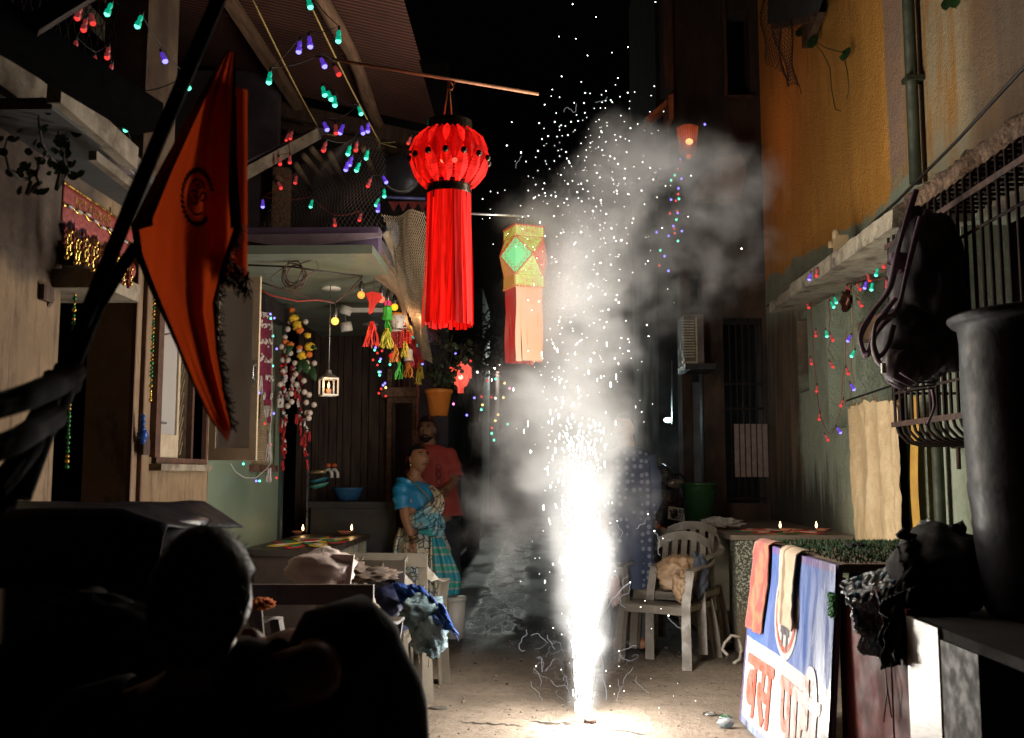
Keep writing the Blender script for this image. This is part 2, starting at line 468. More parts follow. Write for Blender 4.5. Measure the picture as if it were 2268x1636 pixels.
# ------------------------------------------------------------------ far part of the right side (wall facing us, grille door, upper storey)
fw = thing('dark_corner_house', 'dark house end wall beyond the orange house with a barred door', 'house', (2, 10.1, 0))
brown_wall = M('sooty_brown_plaster', (.09,.05,.032), (.04,.025,.018), 2.5, .9, dirt=(.03,.025,.02), stretch=(1,1,.5), bump=.5)
YF = 10.0
def uX(u, y=YF): return PY(u, 1000, y).x
def vZ(v, y=YF, u=1650): return PY(u, v, y).z
mb = MB()
dz0, dz1 = vZ(1060), vZ(705); dx0, dx1 = uX(1608), uX(1696)
mb.box((uX(1513), YF, 0), (uX(1534), YF+.3, 3.3)).box((uX(1562), YF+.02, 0), (dx0, YF+.3, 3.3))
mb.box((dx0, YF, dz1), (2.6, YF+.3, 3.3)).box((dx1, YF, 0), (2.7, YF+.3, dz1)).box((dx0, YF, 0), (dx1, YF+.3, dz0-.25))
obj('wall', mb, brown_wall, fw)
mb = MB().box((uX(1500), YF+1.4, 0), (3.2, YF+1.5, 4.2)); obj('dark_interior', mb, dark_room, fw)
dr = MB(); bs = steel_dark
for k in range(7):
    x = dx0 + (dx1-dx0)*k/6; dr.box((x-.008, YF+.04, dz0-.2), (x+.008, YF+.06, dz1))
for z in (dz1-.05, vZ(905), vZ(850), vZ(1025), dz0-.2): dr.box((dx0, YF+.03, z-.012), (dx1, YF+.07, z+.012))
obj('barred_door', dr, bs, fw)
slm = M('pale_panel', (.36,.27,.24), (.28,.2,.18), 14, .8)
for k in range(6):
    x = uX(1626) + (uX(1702)-uX(1626))*k/6; obj('panel', MB().box((x, YF-.03, vZ(1057)), (x+.045, YF-.012, vZ(940))), slm, fw)
# upper storey
up_m = M('dark_timber_wall', (.055,.032,.022), (.028,.02,.015), 3, .9, stretch=(2,2,.5))
mb = MB()
mb.box((uX(1500), YF+.05, 3.3), (uX(1630), YF+.3, 7.8)).box((uX(1630), YF+.05, 3.3), (2.7, YF+.3, vZ(215)))
mb.box((uX(1685), YF+.05, vZ(215)), (2.7, YF+.3, 7.8)).box((uX(1630), YF+.05, vZ(20)), (uX(1685), YF+.3, 7.8))
mb.box((uX(1595), YF-.35, vZ(345)), (uX(1665), YF+.05, vZ(340)+.0))
obj('upper_wall', mb, up_m, fw)
mb = MB().box((uX(1478), YF-.2, vZ(210)), (uX(1500), YF+.1, 8)).box((uX(1628), YF-.02, vZ(218)), (uX(1690), YF+.04, vZ(212)))
mb.box((uX(1622), YF-.02, vZ(218)), (uX(1630), YF+.04, 7.8))
obj('wood_post', mb, wood_dark, fw)
mb = MB().prism([PY(1428,262,YF-.4), PY(1492,208,YF-.4), PY(1490,222,YF-.4), PY(1445,258,YF-.4), PY(1441,275,YF-.4)], (0,.3,0))
mb.prism([PY(1480,212,YF-.45), PY(1492,208,YF-.45), PY(1492,262,YF-.45), PY(1482,262,YF-.45)], (0,.4,0))
obj('roof_bracket', mb, M('red_brown_wood', (.30,.13,.06), (.2,.08,.04), 6, .8), fw)
mb = MB()
mb.prism([PY(u, v, YF-.3) for u, v in ((1590,350),(1640,342),(1655,370),(1640,440),(1600,440))], (0,.25,0))
mb.prism([PY(u, v, YF-.28) for u, v in ((1540,415),(1568,378),(1600,395),(1590,440),(1545,440))], (0,.25,0))
obj('sack', mb, M('grey_cloth', (.22,.17,.14), (.14,.1,.08), 5, .9), fw)
# dark tower block behind
mb = MB().box((1.55, 12.5, 0), (4.5, 16, 9)); 
solo('tall_dark_building', mb, M('night_block', (.07,.055,.045), (.04,.035,.03), 1, .9), 'tall unlit building behind the orange house', 'building', org=(2, 13, 0))
# blue door glimpse and column by the air conditioner
mb = MB().box((uX(1538), YF+.1, 0), (uX(1556), YF+.2, 2.2)); solo('blue_grey_column', mb, M('blue_grey_paint', (.15,.17,.2), (.1,.11,.14), 4, .7), 'slim blue grey post behind the green tub', 'post', org=(1.6, YF, 0))
# air conditioner
ac = thing('air_conditioner', 'boxy outdoor air conditioner unit mounted on the corner of the dark house', 'air conditioner', PY(1540, 760, 9.6))
x0, x1, za, zb = uX(1516, 9.6), uX(1560, 9.6), vZ(808, 9.6), vZ(700, 9.6)
obj('casing', MB().box((x0, 9.5, za), (x1, 9.9, zb)), M('ac_grey', (.16,.13,.11), (.1,.08,.07), 5, .6), ac)
mb = MB()
for k in range(14): mb.box((x0-.02, 9.49, za + .06 + k*(zb-za-.1)/14), (x0+.10, 9.495, za + .06 + k*(zb-za-.1)/14 + .012))
mb.box((x0+.11, 9.485, za+.02), (x0+.125, 9.497, zb-.03)).box((x0-.02, 9.485, za), (x0+.125, 9.497, za+.02))
obj('vent_grille', mb, M('ac_louvre', (.62,.6,.42), (.4,.38,.3), 9, .35, metal=.3), ac)
obj('bracket', MB().box((x0, 9.45, za-.06), (x1+.1, 9.95, za-.005)), black_m, ac)
# white tube lamp far in the alley
t_ = thing('tube_lamp', 'small cold white lamp glowing beside a pole deep in the alley', 'lamp', PY(1480, 930, 11))
obj('lamp_head', MB().ball(PY(1479, 931, 11), .035, 0, 10, 8, (1.2,1,.8)), glow('cold_lamp', (.75,.95,1), 14), t_)
obj('pole', MB().tube([PY(1488, 800, 11), PY(1488, 940, 11)], .008, 6), M('pale_pole', (.5,.6,.55), rough=.4), t_)
lamp('cold_lamp_light', PY(1479, 931, 10.95), 4, (.75,.95,1), .03)

# ------------------------------------------------------------------ right counter with rangoli
cz = .80
ct = thing('rangoli_counter', 'long stone counter with mossy green end beside the orange house', 'counter', (1.85, 8.3, 0))
moss = M('mossy_plaster', (.34,.38,.24), (.10,.11,.06), 16, .9, dirt=(.05,.05,.03), bump=1, bscale=60, bd=.02)
pit = NT('speckled_stone'); pit._co = pit.pos()
cc = pit.mix(pit.ramp(pit.noise(55, 4, .7), .5, .58), (.07,.065,.05), (.42,.44,.33))
cc = pit.mix(pit.ramp(pit.xyz()[2], .05, .5), (.16,.12,.08), cc)
pit.bump(pit.noise(55, 4, .7), .8, .01)
pit_m = pit.set(Base_Color=cc, Roughness=.9)
xs = 1.44
obj('end_wall', MB().box((xs+.18, 7.42, 0), (XW-.01, 7.52, cz-.005)), moss, ct)
obj('corner_pillar', MB().box((xs, 7.38, 0), (xs+.18, 7.60, cz-.004)), pit_m, ct)
top_m = M('dusty_slab', (.20,.15,.11), (.12,.09,.065), 4, .8, bump=.4)
obj('top_slab', MB().box((xs-.04, 7.36, cz), (XW-.01, 9.9, cz+.035)), top_m, ct)
for y in (8.4, 9.5): obj('pillar', MB().box((xs+.02, y, 0), (xs+.14, y+.14, cz-.004)), M('plaster_post', (.3,.27,.2), (.2,.17,.12), 6, .85), ct)
obj('back_panel', MB().box((xs+.22, 7.6, 0), (xs+.24, 9.8, cz-.004)), M('panel_grey', (.40,.36,.29), (.28,.25,.2), 4, .8), ct)
obj('kerb', MB().box((xs-.12, 7.6, 0), (xs+.18, 9.6, .16)), M('kerb_stone', (.16,.12,.08), (.1,.08,.05), 6, .9, bump=.7), ct)
def rangoli(name, cx, cyy, z, sx, sy, cols, label, n=8):
    g = thing(name, label, 'rangoli', (cx, cyy, z))
    hz = [0]
    def petal(ang, r0, r1, w, m, dz):
        mb = MB(); pts = []
        for k in range(9):
            tt = k/8; r = r0 + (r1-r0)*tt; ww = w*math.sin(math.pi*tt)**.7
            pts.append((r, ww))
        for k in range(7, 0, -1):
            tt = k/8; r = r0 + (r1-r0)*tt; pts.append((r, -w*math.sin(math.pi*tt)**.7))
        out = []
        for r, ww in pts:
            x = r*math.cos(ang) - ww*math.sin(ang); y = r*math.sin(ang) + ww*math.cos(ang)
            out.append((cx + x*sx, cyy + y*sy, z + dz))
        mb.prism(out, (0,0,.003)); obj('petal', mb, m, g)
    for k in range(n):
        a = 2*math.pi*k/n
        petal(a, .35, 1.0, .22, cols[k % 2], .002)
        petal(a, .45, .85, .11, cols[2 + k % 2], .006)
        petal(a + math.pi/n, .2, .62, .10, cols[(k+1) % 2 + 1], .010)
    mb = MB()
    mb.lathe((cx, cyy, z+.014), [(.02,0),(.20,0),(.20,.003),(.02,.003)], 20, 0, False, sx=sx, sy=sy)
    mb.lathe((cx, cyy, z+.014), [(.26,0),(.30,0),(.30,.003),(.26,.003)], 24, 1, False, sx=sx, sy=sy)
    obj('centre_ring', mb, [cols[0], cols[3]], g)
    return g
powd = lambda n, c: M(n, c, tuple(x*.8 for x in c), 60, .95, bump=.4, bscale=150)
c_red, c_grn, c_yel, c_wht, c_pnk = powd('red_powder', (.55,.03,.03)), powd('green_powder', (.03,.22,.08)), powd('yellow_powder', (.75,.5,.04)), powd('white_powder', (.7,.62,.55)), powd('salmon_powder', (.75,.25,.16))
rangoli('powder_rangoli', 1.88, 7.85, cz+.035, .36, .38, [c_grn, c_red, c_pnk, c_wht], 'pink and green powder flower drawn on the stone counter')
def diya(p, label, group='small clay oil lamps', s=1.0, fl=1.0):
    d = thing('clay_lamp', label, 'oil lamp', p, group)
    p = Vector(p)
    mb = MB(); mb.lathe(p, [(0,.004),(.02*s,.0),(.038*s,.012*s),(.046*s,.026*s),(.043*s,.026*s),(.03*s,.014*s),(0,.012*s)], 16)
    mb.prism([p + Vector((.036*s,-.012*s,.018*s)), p + Vector((.062*s,0,.026*s)), p + Vector((.036*s,.012*s,.018*s))], (0,0,.006*s))
    obj('bowl', mb, M('terracotta', (.30,.10,.05), (.2,.07,.04), 20, .8), d)
    q = p + Vector((-.045*s if fl < 0 else .045*s, 0, .03*s))
    fm = MB(); fm.lathe(q, [(0,0),(.006,.006),(.0085,.016),(.007,.028),(.003,.042),(0,.050)], 10)
    obj('flame', fm, glow('flame', (1,.62,.25), 9), d)
    lamp('oil_flame_light', q + Vector((0,0,.045)), .25, (1,.55,.2), .01)
    return d
p = PZ(1742, 1180, cz+.05); diya((p.x, p.y, cz+.052), 'clay lamp with a lit flame on the counter rangoli, nearer the alley', fl=-1)
p = PZ(1822, 1180, cz+.05); diya((p.x, p.y, cz+.052), 'clay lamp with a lit flame on the counter rangoli, nearer the cream curtain', fl=-1)
# ------------------------------------------------------------------ left side: cream house
XL = -1.90
def yL(u, x=XL): return PX(u, 1000, x).y
def zL(u, v, x=XL): return PX(u, v, x).z
cream = NT('cream_plaster'); cream._co = cream.pos()
f = cream.ramp(cream.noise(3, 6, .7), .35, .65)
c_ = cream.mix(f, (.30,.205,.12), (.21,.14,.08))
c_ = cream.mix(cream.ramp(cream.noise(5, 6, .75, cream.map((1,4,.5), v=cream._co)), .50, .66), c_, (.13,.08,.05))
c_ = cream.mix(cream.m('MULTIPLY', cream.ramp(cream.m('ADD', cream.xyz()[2], cream.m('MULTIPLY', cream.noise(4,5,.7), .2)), 2.06, 2.18), cream.ramp(cream.xyz()[1], 4.1, 4.3, .9, .0)), c_, cream.mix(cream.ramp(cream.noise(7,6,.75), .4, .6), (.10,.07,.055), (.045,.033,.028)))  # near upper wall: mottled grey-brown, with the shade of a sheltered spot painted in
cream.bump(cream.noise(40, 5, .7), .4, .008)
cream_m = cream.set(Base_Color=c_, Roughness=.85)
brown_p = M('brown_painted_frame', (.12,.055,.035), (.07,.035,.025), 10, .6)
lh = thing('cream_house', 'cream plastered house with dark doorway and open window', 'house', (XL, 4.5, 0))
ya, yb = yL(118), yL(287)      # doorway
yc, yd = yL(342), yL(446)      # window
zs, zt = 1.36, 2.42
holes = [(ya, yb, 0, 2.30), (yc, yd, zs, zt)]
obj('wall', wall_x(XL-.22, XL, (2.4, yd+.12), (0, 2.62), holes), cream_m, lh)
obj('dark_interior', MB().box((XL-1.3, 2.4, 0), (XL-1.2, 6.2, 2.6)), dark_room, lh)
obj('floor_slab', MB().box((XL-1.2, 2.6, 2.63), (XL+.03, 6.0, 2.76)), pale_paint, lh)
mb = MB()
for yy_ in (yb-.03, yb+.09): mb.box((XL+.001, yy_, 0), (XL+.02, yy_+.012, 2.5))
mb.box((XL+.001, yL(330), 1.36), (XL+.03, yL(342)-.002, 2.5))
obj('door_trim', mb, brown_p, lh)
# window: outer frame, sliding glass leaf, folding lattice
wf = obj('window', MB().box((XL-.05, yc-.035, zs-.03), (XL+.025, yc, zt+.03)).box((XL-.05, yd, zs-.03), (XL+.025, yd+.03, zt+.03))
    .box((XL-.05, yc, zs-.03), (XL+.025, yd, zs)).box((XL-.05, yc, zt), (XL+.025, yd, zt+.03)), brown_p, lh)
fr_m = M('cream_frame_paint', (.56,.46,.33), (.45,.36,.25), 9, .5, bump=.1)
glass = NT('frosted_glass')
glass_m = glass.set(Base_Color=(.42,.40,.38), Roughness=.35, Metallic=.0, Specular_IOR_Level=.9)
y1 = yL(392)
mb = MB()
for a, b in ((yc, yc+.035), (y1-.03, y1)): mb.box((XL-.02, a, zs+.002), (XL+.005, b, zt-.002))
mb.box((XL-.02, yc+.035, zs+.002), (XL+.005, y1-.03, zs+.12)).box((XL-.02, yc+.035, zt-.06), (XL+.005, y1-.03, zt-.002))
obj('window_leaf', mb, fr_m, lh)
obj('pane', MB().box((XL-.012, yc+.035, zs+.12), (XL-.006, y1-.03, zt-.06)), glass_m, lh)
mb = MB()
mb.tube([(XL+.02, yc+.03, 1.98), (XL+.05, yc+.05, 1.99), (XL+.05, yc+.06, 2.08), (XL+.04, yc+.05, 2.14), (XL+.02, yc+.03, 2.15)], .006, 6)
mb.box((XL+.006, yc+.01, zs+.17), (XL+.02, yc+.10, zs+.18))
obj('handle', mb, steel, lh)
mb = MB(); yq0, yq1 = y1, yL(414)
nz = 15; nc = 4
for i in range(nz):
    for k in range(nc):
        z0 = zs + .02 + i*(zt-zs-.04)/nz; z1 = z0 + (zt-zs-.04)/nz; a0 = yq0 + k*(yq1-yq0)/nc; a1 = a0 + (yq1-yq0)/nc
        mb.beam((XL-.03, a0, z0), (XL-.03, a1, z1), .004, .010, up=(1,0,0)); mb.beam((XL-.042, a1, z0), (XL-.042, a0, z1), .004, .010, up=(1,0,0))
obj('folding_lattice', mb, M('lattice_paint', (.5,.4,.28), (.35,.27,.18), 9, .5), lh)
obj('sill', MB().box((XL-.05, yc-.06, zs-.065), (XL+.06, yd+.02, zs-.032)), pale_paint, lh)
obj('mullion', MB().box((XL-.03, yL(423), zs), (XL+.0, yL(423)+.03, zt)), brown_p, lh)
# shutter swung out into the alley, facing us
sh = thing('window_shutter', 'frosted glass window shutter in cream frame swung open into the alley', 'window shutter', (XL, yd+.03, zs))
def Sp(a, b, dy=0):   # a: 0..1 across, b: 0..1 up
    return Vector((XL+.03 + a*.29, yd+.04 - a*.06 + dy, zs-.005 + b*1.05))
def sbar(a0, a1, b0, b1, m, nm, y0=-.014, y1=.014, par=None):
    q = [Sp(a0,b0,y0), Sp(a1,b0,y0), Sp(a1,b1,y0), Sp(a0,b1,y0)]; r = [Sp(a0,b0,y1), Sp(a1,b0,y1), Sp(a1,b1,y1), Sp(a0,b1,y1)]
    return obj(nm, MB().hexa(q, r), m, par or sh)
fr = sbar(0, .14, 0, 1, fr_m, 'frame'); sbar(.86, 1, 0, 1, fr_m, 'frame'); sbar(.14, .86, 0, .065, fr_m, 'frame'); sbar(.14, .86, .93, 1, fr_m, 'frame')
sbar(.14, .86, .065, .93, glass_m, 'pane', -.003, .003)
hm = MB(); hm.tube([Sp(.95,.42,-.02), Sp(.94,.44,-.06), Sp(.94,.50,-.06), Sp(.95,.52,-.02)], .007, 6).box(Sp(.9,.40,-.022), Sp(.98,.54,-.016))
obj('handle', hm, steel, sh)
# shelf slab on brackets with things heaped over it, left edge
sf = thing('stone_shelf', 'pale stone shelf on a wooden bracket above the dark doorway', 'shelf', PX(120, 640, XL))
zz0 = zL(60, 640)
def lx(u, v, x=XL): return PX(u, v, x)
mb = MB().box((XL-.75, 3.80, 2.005), (PY(232,600,3.8).x, 4.15, 2.08)); obj('slab', mb, pale_paint, sf)
ya_ = 3.78; mb = MB().box((PY(48,0,ya_).x, 3.70, PY(40,672,ya_).z), (PY(152,0,ya_).x, 3.78, 2.0)).box((PY(48,0,ya_).x, 3.72, PY(40,778,ya_).z), (PY(74,0,ya_).x, 3.78, PY(40,672,ya_).z)).beam(PY(72,722,ya_), PY(112,658,ya_), .022, .03)
obj('bracket', mb, wood_dark, sf)
def crumple(mb, c, r, seed, n=26, m=16, amp=.35, fr=2.5, sharp=1, mi=0, fold=0, drop=0):
    c = Vector(c); r = Vector(r); vs = []
    for i in range(m+1):
        t_ = math.pi*i/m
        for k in range(n):
            a = 2*math.pi*k/n
            d = Vector((math.sin(t_)*math.cos(a), math.sin(t_)*math.sin(a), math.cos(t_)))
            q = d*fr + Vector((seed*3.1, seed*1.7, seed))
            e = mnoise.noise(q) + .5*mnoise.noise(q*2.3) + .3*abs(mnoise.noise(q*4.7))*sharp
            if fold: e += fold*abs(math.sin(a*7 + 3*mnoise.noise(q)))
            s_ = 1 + amp*e
            p = Vector((d.x*r.x, d.y*r.y, d.z*r.z))*s_
            if drop: p.z -= drop*(d.x**2)
            vs.append(c + p)
    fs = [(i*n+k, (i+1)*n+k, (i+1)*n+(k+1) % n, i*n+(k+1) % n) for i in range(m) for k in range(n)]
    mb.add(vs, fs, mi, True)
tarp = M('blue_tarp', (.03,.07,.22), (.02,.04,.12), 6, .4)
junk = M('dusty_heap', (.06,.035,.02), (.12,.06,.03), 12, .9)
mb = MB(); crumple(mb, PY(70, 560, 3.95), (.27, .14, .10), 2, amp=.5, fr=3); crumple(mb, PY(30, 500, 4.0), (.2,.14,.14), 5)
solo('sacking_heap', mb, junk, 'dark heap of old sacking piled on the stone shelf', 'sacks', org=(XL+.16, 3.35, 2.1))
mb = MB(); crumple(mb, PY(145, 522, 3.95), (.08,.10,.06), 3, amp=.6, fr=3)
solo('folded_tarpaulin', mb, tarp, 'folded blue tarpaulin sheet tucked on the heap by the festive banner', 'tarpaulin', org=PX(145, 520, XL+.25))
# potted plant shoots at upper left
pl = thing('shrub', 'dark leggy shrub growing out of the heap at the balcony edge', 'plant', PX(110, 450, -1.75))
random.seed(11)
for base, tips in (((125,420),((150,230),(95,250),(165,300))), ((60,430),((20,330),(110,360)))):
    for tp in tips:
        b = PX(base[0], base[1], -1.72); e = PX(tp[0], tp[1], -1.7)
        pts = [b.lerp(e, k/6) + Vector((0, .05*math.sin(k), .03*math.sin(k*1.3))) for k in range(7)]
        obj('stem', MB().tube(pts, [.008-.0009*k for k in range(7)], 5), M('stem_bark', (.05,.035,.025), rough=.8), pl)
        for q in pts[2:]:
            for _ in range(3):
                lm = MB(); leaf(q + Vector((random.uniform(-.05,.05), random.uniform(-.06,.06), random.uniform(-.04,.05))), random.uniform(.010,.02), (random.uniform(-1,1), -1, random.uniform(-.5,1)), random.uniform(0,6), lm)
                obj('leaf', lm, vine_m, pl)
# ------------------------------------------------------------------ festive banner along the balcony edge
MAPF = {}
def glyphs(text, size=1.0, mb=None, extrude=.0):
    """outline of text as flat faces: list of verts (x, y) and faces"""
    cu = bpy.data.curves.new('lettering', 'FONT'); cu.body = text; cu.size = size; cu.extrude = 0; cu.resolution_u = 3; cu.fill_mode = 'FRONT'
    o = bpy.data.objects.new('lettering', cu); col.objects.link(o)
    dg = bpy.context.evaluated_depsgraph_get(); me = bpy.data.meshes.new_from_object(o.evaluated_get(dg))
    vs = [v.co.copy() for v in me.vertices]; fs = [tuple(p.vertices) for p in me.polygons]
    bpy.data.objects.remove(o); bpy.data.curves.remove(cu); bpy.data.meshes.remove(me)
    return vs, fs
def letter_on(text, fn, size=1.0, off=(0,0)):
    """fn maps glyph coordinates (x, y) to world points"""
    vs, fs = glyphs(text, size); mb = MB()
    mb.add([fn(v.x + off[0], v.y + off[1]) for v in vs], fs); return mb
bn = thing('festive_banner', 'red and gold festive banner with bells hanging along the slab edge', 'banner', PX(215, 450, -1.7))
A0, A1 = PX(138, 402, -1.62), PX(292, 505, -1.62)
rd = M('red_velvet', (.36,.02,.015), (.22,.012,.01), 30, .6, bump=.6, bscale=120)
def bp(a, b, o=0):
    p = A0.lerp(A1, a); return p + Vector((o, -o, -.13*b - .012*math.sin(a*40)*b))
obj('cloth', MB().grid(lambda a, b: bp(a, b), 40, 6, thick=.004), rd, bn)
for b0, b1 in ((0,.06),(.55,.6)):
    obj('gold_trim', MB().grid(lambda a, b: bp(a, b0+(b1-b0)*b, .006), 40, 1, thick=.003), gold_m, bn)
mb = letter_on('शुभ दीपावली', lambda x, y: bp(.16 + x*.105, .46 - y*.42, .007)); obj('lettering', mb, gold_m, bn)
random.seed(5)
for k in range(26):
    p = bp((k+.5)/26, 1) + Vector((.01, 0, 0)); L = .05 + .05*abs(math.sin(k*1.1)) + random.uniform(0,.03)
    tm = MB(); tm.tube([p, p - Vector((0,0,L))], .0025, 4)
    for j in range(3): tm.ball(p - Vector((0,0,L*(j+1)/3)), .009, 0, 6, 4)
    obj('bead_drop', tm, [gold_m, rd][k % 3 == 0], bn)
for k in range(9):
    p = bp((k+.5)/9, .55, .012); obj('pearl_row', MB().tube([p, p + (A1-A0)*.07], .005, 6), M('pearl_white', (.7,.66,.6), rough=.3, bump=0), bn)
# hanging clusters under the banner end, by the door post
for i, (u, v, c) in enumerate(((240,560,rd),(262,575,rd),(285,600,rd))):
    p = PX(u, v, -1.66); mb = MB(); mb.ball(p, .03, 0, 8, 6, (1,1,1.3)); mb.tube([p, p+Vector((0,0,.18))], .003, 4); mb.ball(p - Vector((0,0,.05)), .014, 0, 6, 4)
    solo('velvet_ball', mb, c, ('red velvet ball hanging nearest the shelf', 'red velvet ball hanging in the middle below the banner', 'large red velvet ball hanging at the cream door post')[i], 'ornament', org=p, group='velvet balls below the banner')
# bead garlands on the door posts
def garland(x, y, z0, z1, label, seed, cols_):
    random.seed(seed); g = thing('bead_garland', label, 'garland', (x, y, z0)); z = z0
    obj('string', MB().tube([(x, y, z0), (x, y, z1)], .002, 4), wire_m, g)
    while z > z1:
        r = random.uniform(.006, .011); mb = MB(); mb.ball((x, y, z), r, 0, 6, 4, (1,1,.9)); obj('bead', mb, random.choice(cols_), g); z -= r*2.1
green_foil = M('green_foil', (.05,.3,.08), (.03,.18,.05), 20, .3, metal=.6)
garland(XL+.03, yL(315), 2.42, 1.62, 'gold and green bead garland hanging beside the cream window', 3, [gold_m, gold_m, green_foil])
garland(XL+.03, yL(133), 2.0, 1.3, 'green and gold tinsel garland beside the dark doorway', 4, [gold_m, green_foil, green_foil])
mb = MB()
for k in range(5): mb.ball(PX(316, 925+k*13, XL+.04), .016 + (.012 if k == 3 else 0), 0, 8, 5)
solo('blue_pendant', mb, M('cobalt_beads', (.02,.10,.45), rough=.3, bump=0), 'cobalt blue bead pendant at the foot of the gold garland', 'ornament', org=PX(316, 930, XL+.04))
p = PX(320, 985, XL+.03)
mb = MB().prism([p + Vector((0, dy, dz)) for dy, dz in ((-.04,-.05),(.04,-.05),(.04,.02),(0,.055),(-.04,.02))], (.012,0,0))
solo('house_charm', mb, M('dark_wood_charm', (.08,.04,.03), rough=.6), 'little dark house shaped charm hanging below the blue beads', 'ornament', org=p)

# ------------------------------------------------------------------ upper structures on the left: balcony, mesh, pillar
bc = thing('upper_balcony', 'weathered concrete balcony and pillar above the cream house', 'balcony', (XL, 4.5, 2.8))
conc = M('weathered_concrete', (.22,.16,.13), (.12,.09,.075), 3, .9, dirt=(.07,.05,.04), bump=.6, bd=.01)
viol = M('violet_grey_wall', (.07,.05,.065), (.045,.035,.045), 3, .9, bump=.3)
def beamD(pts, x, w, h, m, nm, par):
    a, b = PX(*pts[0], x), PX(*pts[1], x); return obj(nm, MB().beam(a, b, w, h), m, par)
beamD(((120,200),(292,352)), -1.62, .05, .09, pale_paint, 'edge_beam', bc)
beamD(((150,250),(285,372)), -1.66, .05, .06, M('shaded_beam', (.24,.19,.2), (.16,.13,.14), 5, .8), 'lower_beam', bc)
beamD(((205,345),(300,420)), -1.60, .03, .035, pale_paint, 'trim', bc)
a, b, c, d = PX(110,340,-1.62), PX(205,345,-1.62), PX(300,425,-1.62), PX(300,500,-1.62)
obj('soffit', MB().box((XL-.2, 3.2, 2.50), (-1.63, 5.0, 2.54)), M('grey_soffit', (.06,.06,.06), (.05,.05,.05), 2, .8), bc)
p0 = PX(315, 160, -2.0); 
obj('pillar', MB().box((-2.2, p0.y, 2.77), (-1.98, p0.y+.42, 4.6)), M('stained_pillar', (.26,.19,.12), (.12,.08,.055), 3, .9, dirt=(.06,.04,.03), stretch=(1,1,.5), bump=.6, bd=.01), bc)
obj('rough_wall', MB().box((-2.35, 2.5, 2.77), (-2.25, 3.75, 4.6)), conc, bc)
mb = MB()   # diamond mesh
for k in range(30):
    y0 = 3.75 + k*.085 - 1.0
    for s_ in (1, -1):
        P_ = []
        for j in range(13):
            z = 2.8 + j*.12; y = y0 + (j*.06 if s_ > 0 else 1.0 - j*.06)
            if 3.75 < y < 5.3: P_.append((-2.12 + .004*s_, y, z))
        if len(P_) > 1: mb.tube(P_, .0025, 3, cap=False)
obj('mesh_screen', mb, steel_dark, bc)
# corrugated roof over the alley, seen from below
rf = thing('corrugated_roof', 'rusty corrugated sheet roof on timber purlins sloping over the alley', 'roof', (-1.8, 6.5, 4.3))
def roof_z(x): return 4.0 + (-.75 - x)*.243
rt = NT('rusty_sheet_shaded_ridges'); rt._co = rt.pos()
ridge_shade = rt.m('SINE', rt.m('MULTIPLY', rt.xyz()[1], 2*math.pi/.046))  # dark bands in the colour stand in for shade between the corrugations
rc = rt.mix(rt.ramp(rt.noise(1.2, 5, .7), .3, .7), (.17,.055,.03), (.09,.03,.018)); rc = rt.mix(rt.ramp(ridge_shade, -.3, .5, .85, 0), rc, (.012,.007,.006)); rust_with_shade = rt.set(Base_Color=rc, Roughness=.8)
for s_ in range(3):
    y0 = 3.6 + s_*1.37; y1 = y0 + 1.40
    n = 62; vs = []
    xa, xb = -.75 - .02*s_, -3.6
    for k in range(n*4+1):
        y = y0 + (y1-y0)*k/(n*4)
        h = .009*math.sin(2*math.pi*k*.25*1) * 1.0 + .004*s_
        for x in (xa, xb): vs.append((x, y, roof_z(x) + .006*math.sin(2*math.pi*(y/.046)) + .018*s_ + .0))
    obj('corrugated_sheet', MB().add(vs, [(2*k, 2*k+1, 2*k+3, 2*k+2) for k in range(n*4)], 0, True), rust_with_shade, rf)
for i, (p, q, w) in enumerate((((187,20),(307,153),.09), ((240,0),(392,152),.06), ((498,-2),(703,293),.07))):
    xx = (-2.68, -2.35, -1.88)[i]; zz_ = roof_z(xx) - .06
    def on(u, v): 
        d_ = ray(u, v); k = (zz_ - CAM.z)/d_.z; return CAM + d_*k
    a, b = on(*p), on(*q)
    x_ = (a.x+b.x)/2; a.x = b.x = x_; 
    a = Vector((x_, 3.5, zz_)); 
    obj('purlin', MB().beam(a, (x_, b.y, zz_), w, .07), [pale_paint, wood_beam, wood_beam][i], rf)
xx = -1.25; pts = []
for k in range(14):
    y = 3.5 + k*.40; pts.append((xx + .02*math.sin(k*1.1), y, roof_z(xx) - .06 + .012*math.sin(k*.9)))
pts = [p for p in pts if p[1] < 8.3]
obj('bamboo_pole', MB().tube(pts, [.045 + (.006 if k % 3 == 0 else 0) for k in range(len(pts))], 10), wood_beam, rf)
obj('roof_beam', MB().beam((-3.4, 7.72, roof_z(-3.4)-.13), (-.78, 7.72, roof_z(-.78)-.11), .08, .12), wood_dark, rf)
obj('roof_beam', MB().beam((-3.4, 8.05, roof_z(-3.4)-.16), (-.80, 8.05, roof_z(-.8)-.14), .05, .07), wood_dark, rf)
yel = M('jute_rope', (.50,.36,.12), (.35,.24,.08), 40, .9)
for a, b, l in (((560,0),(712,297),'straw coloured rope running under the roof beside the wide purlin'), ((682,0),(842,318),'straw coloured rope running under the roof towards the bamboo pole')):
    p, q = PY(*a, 5.2), PY(*b, 7.0); mb = MB(); mb.tube([p.lerp(q, k/8) - Vector((0,0,.02*math.sin(math.pi*k/8))) for k in range(9)], .0055, 5)
    for k in range(5): mb.tube([q, q + Vector((random.uniform(-.06,.12), random.uniform(-.05,.05), random.uniform(-.06,.03)))], .0025, 4)
    solo('rope', mb, yel, l, 'rope', org=p)
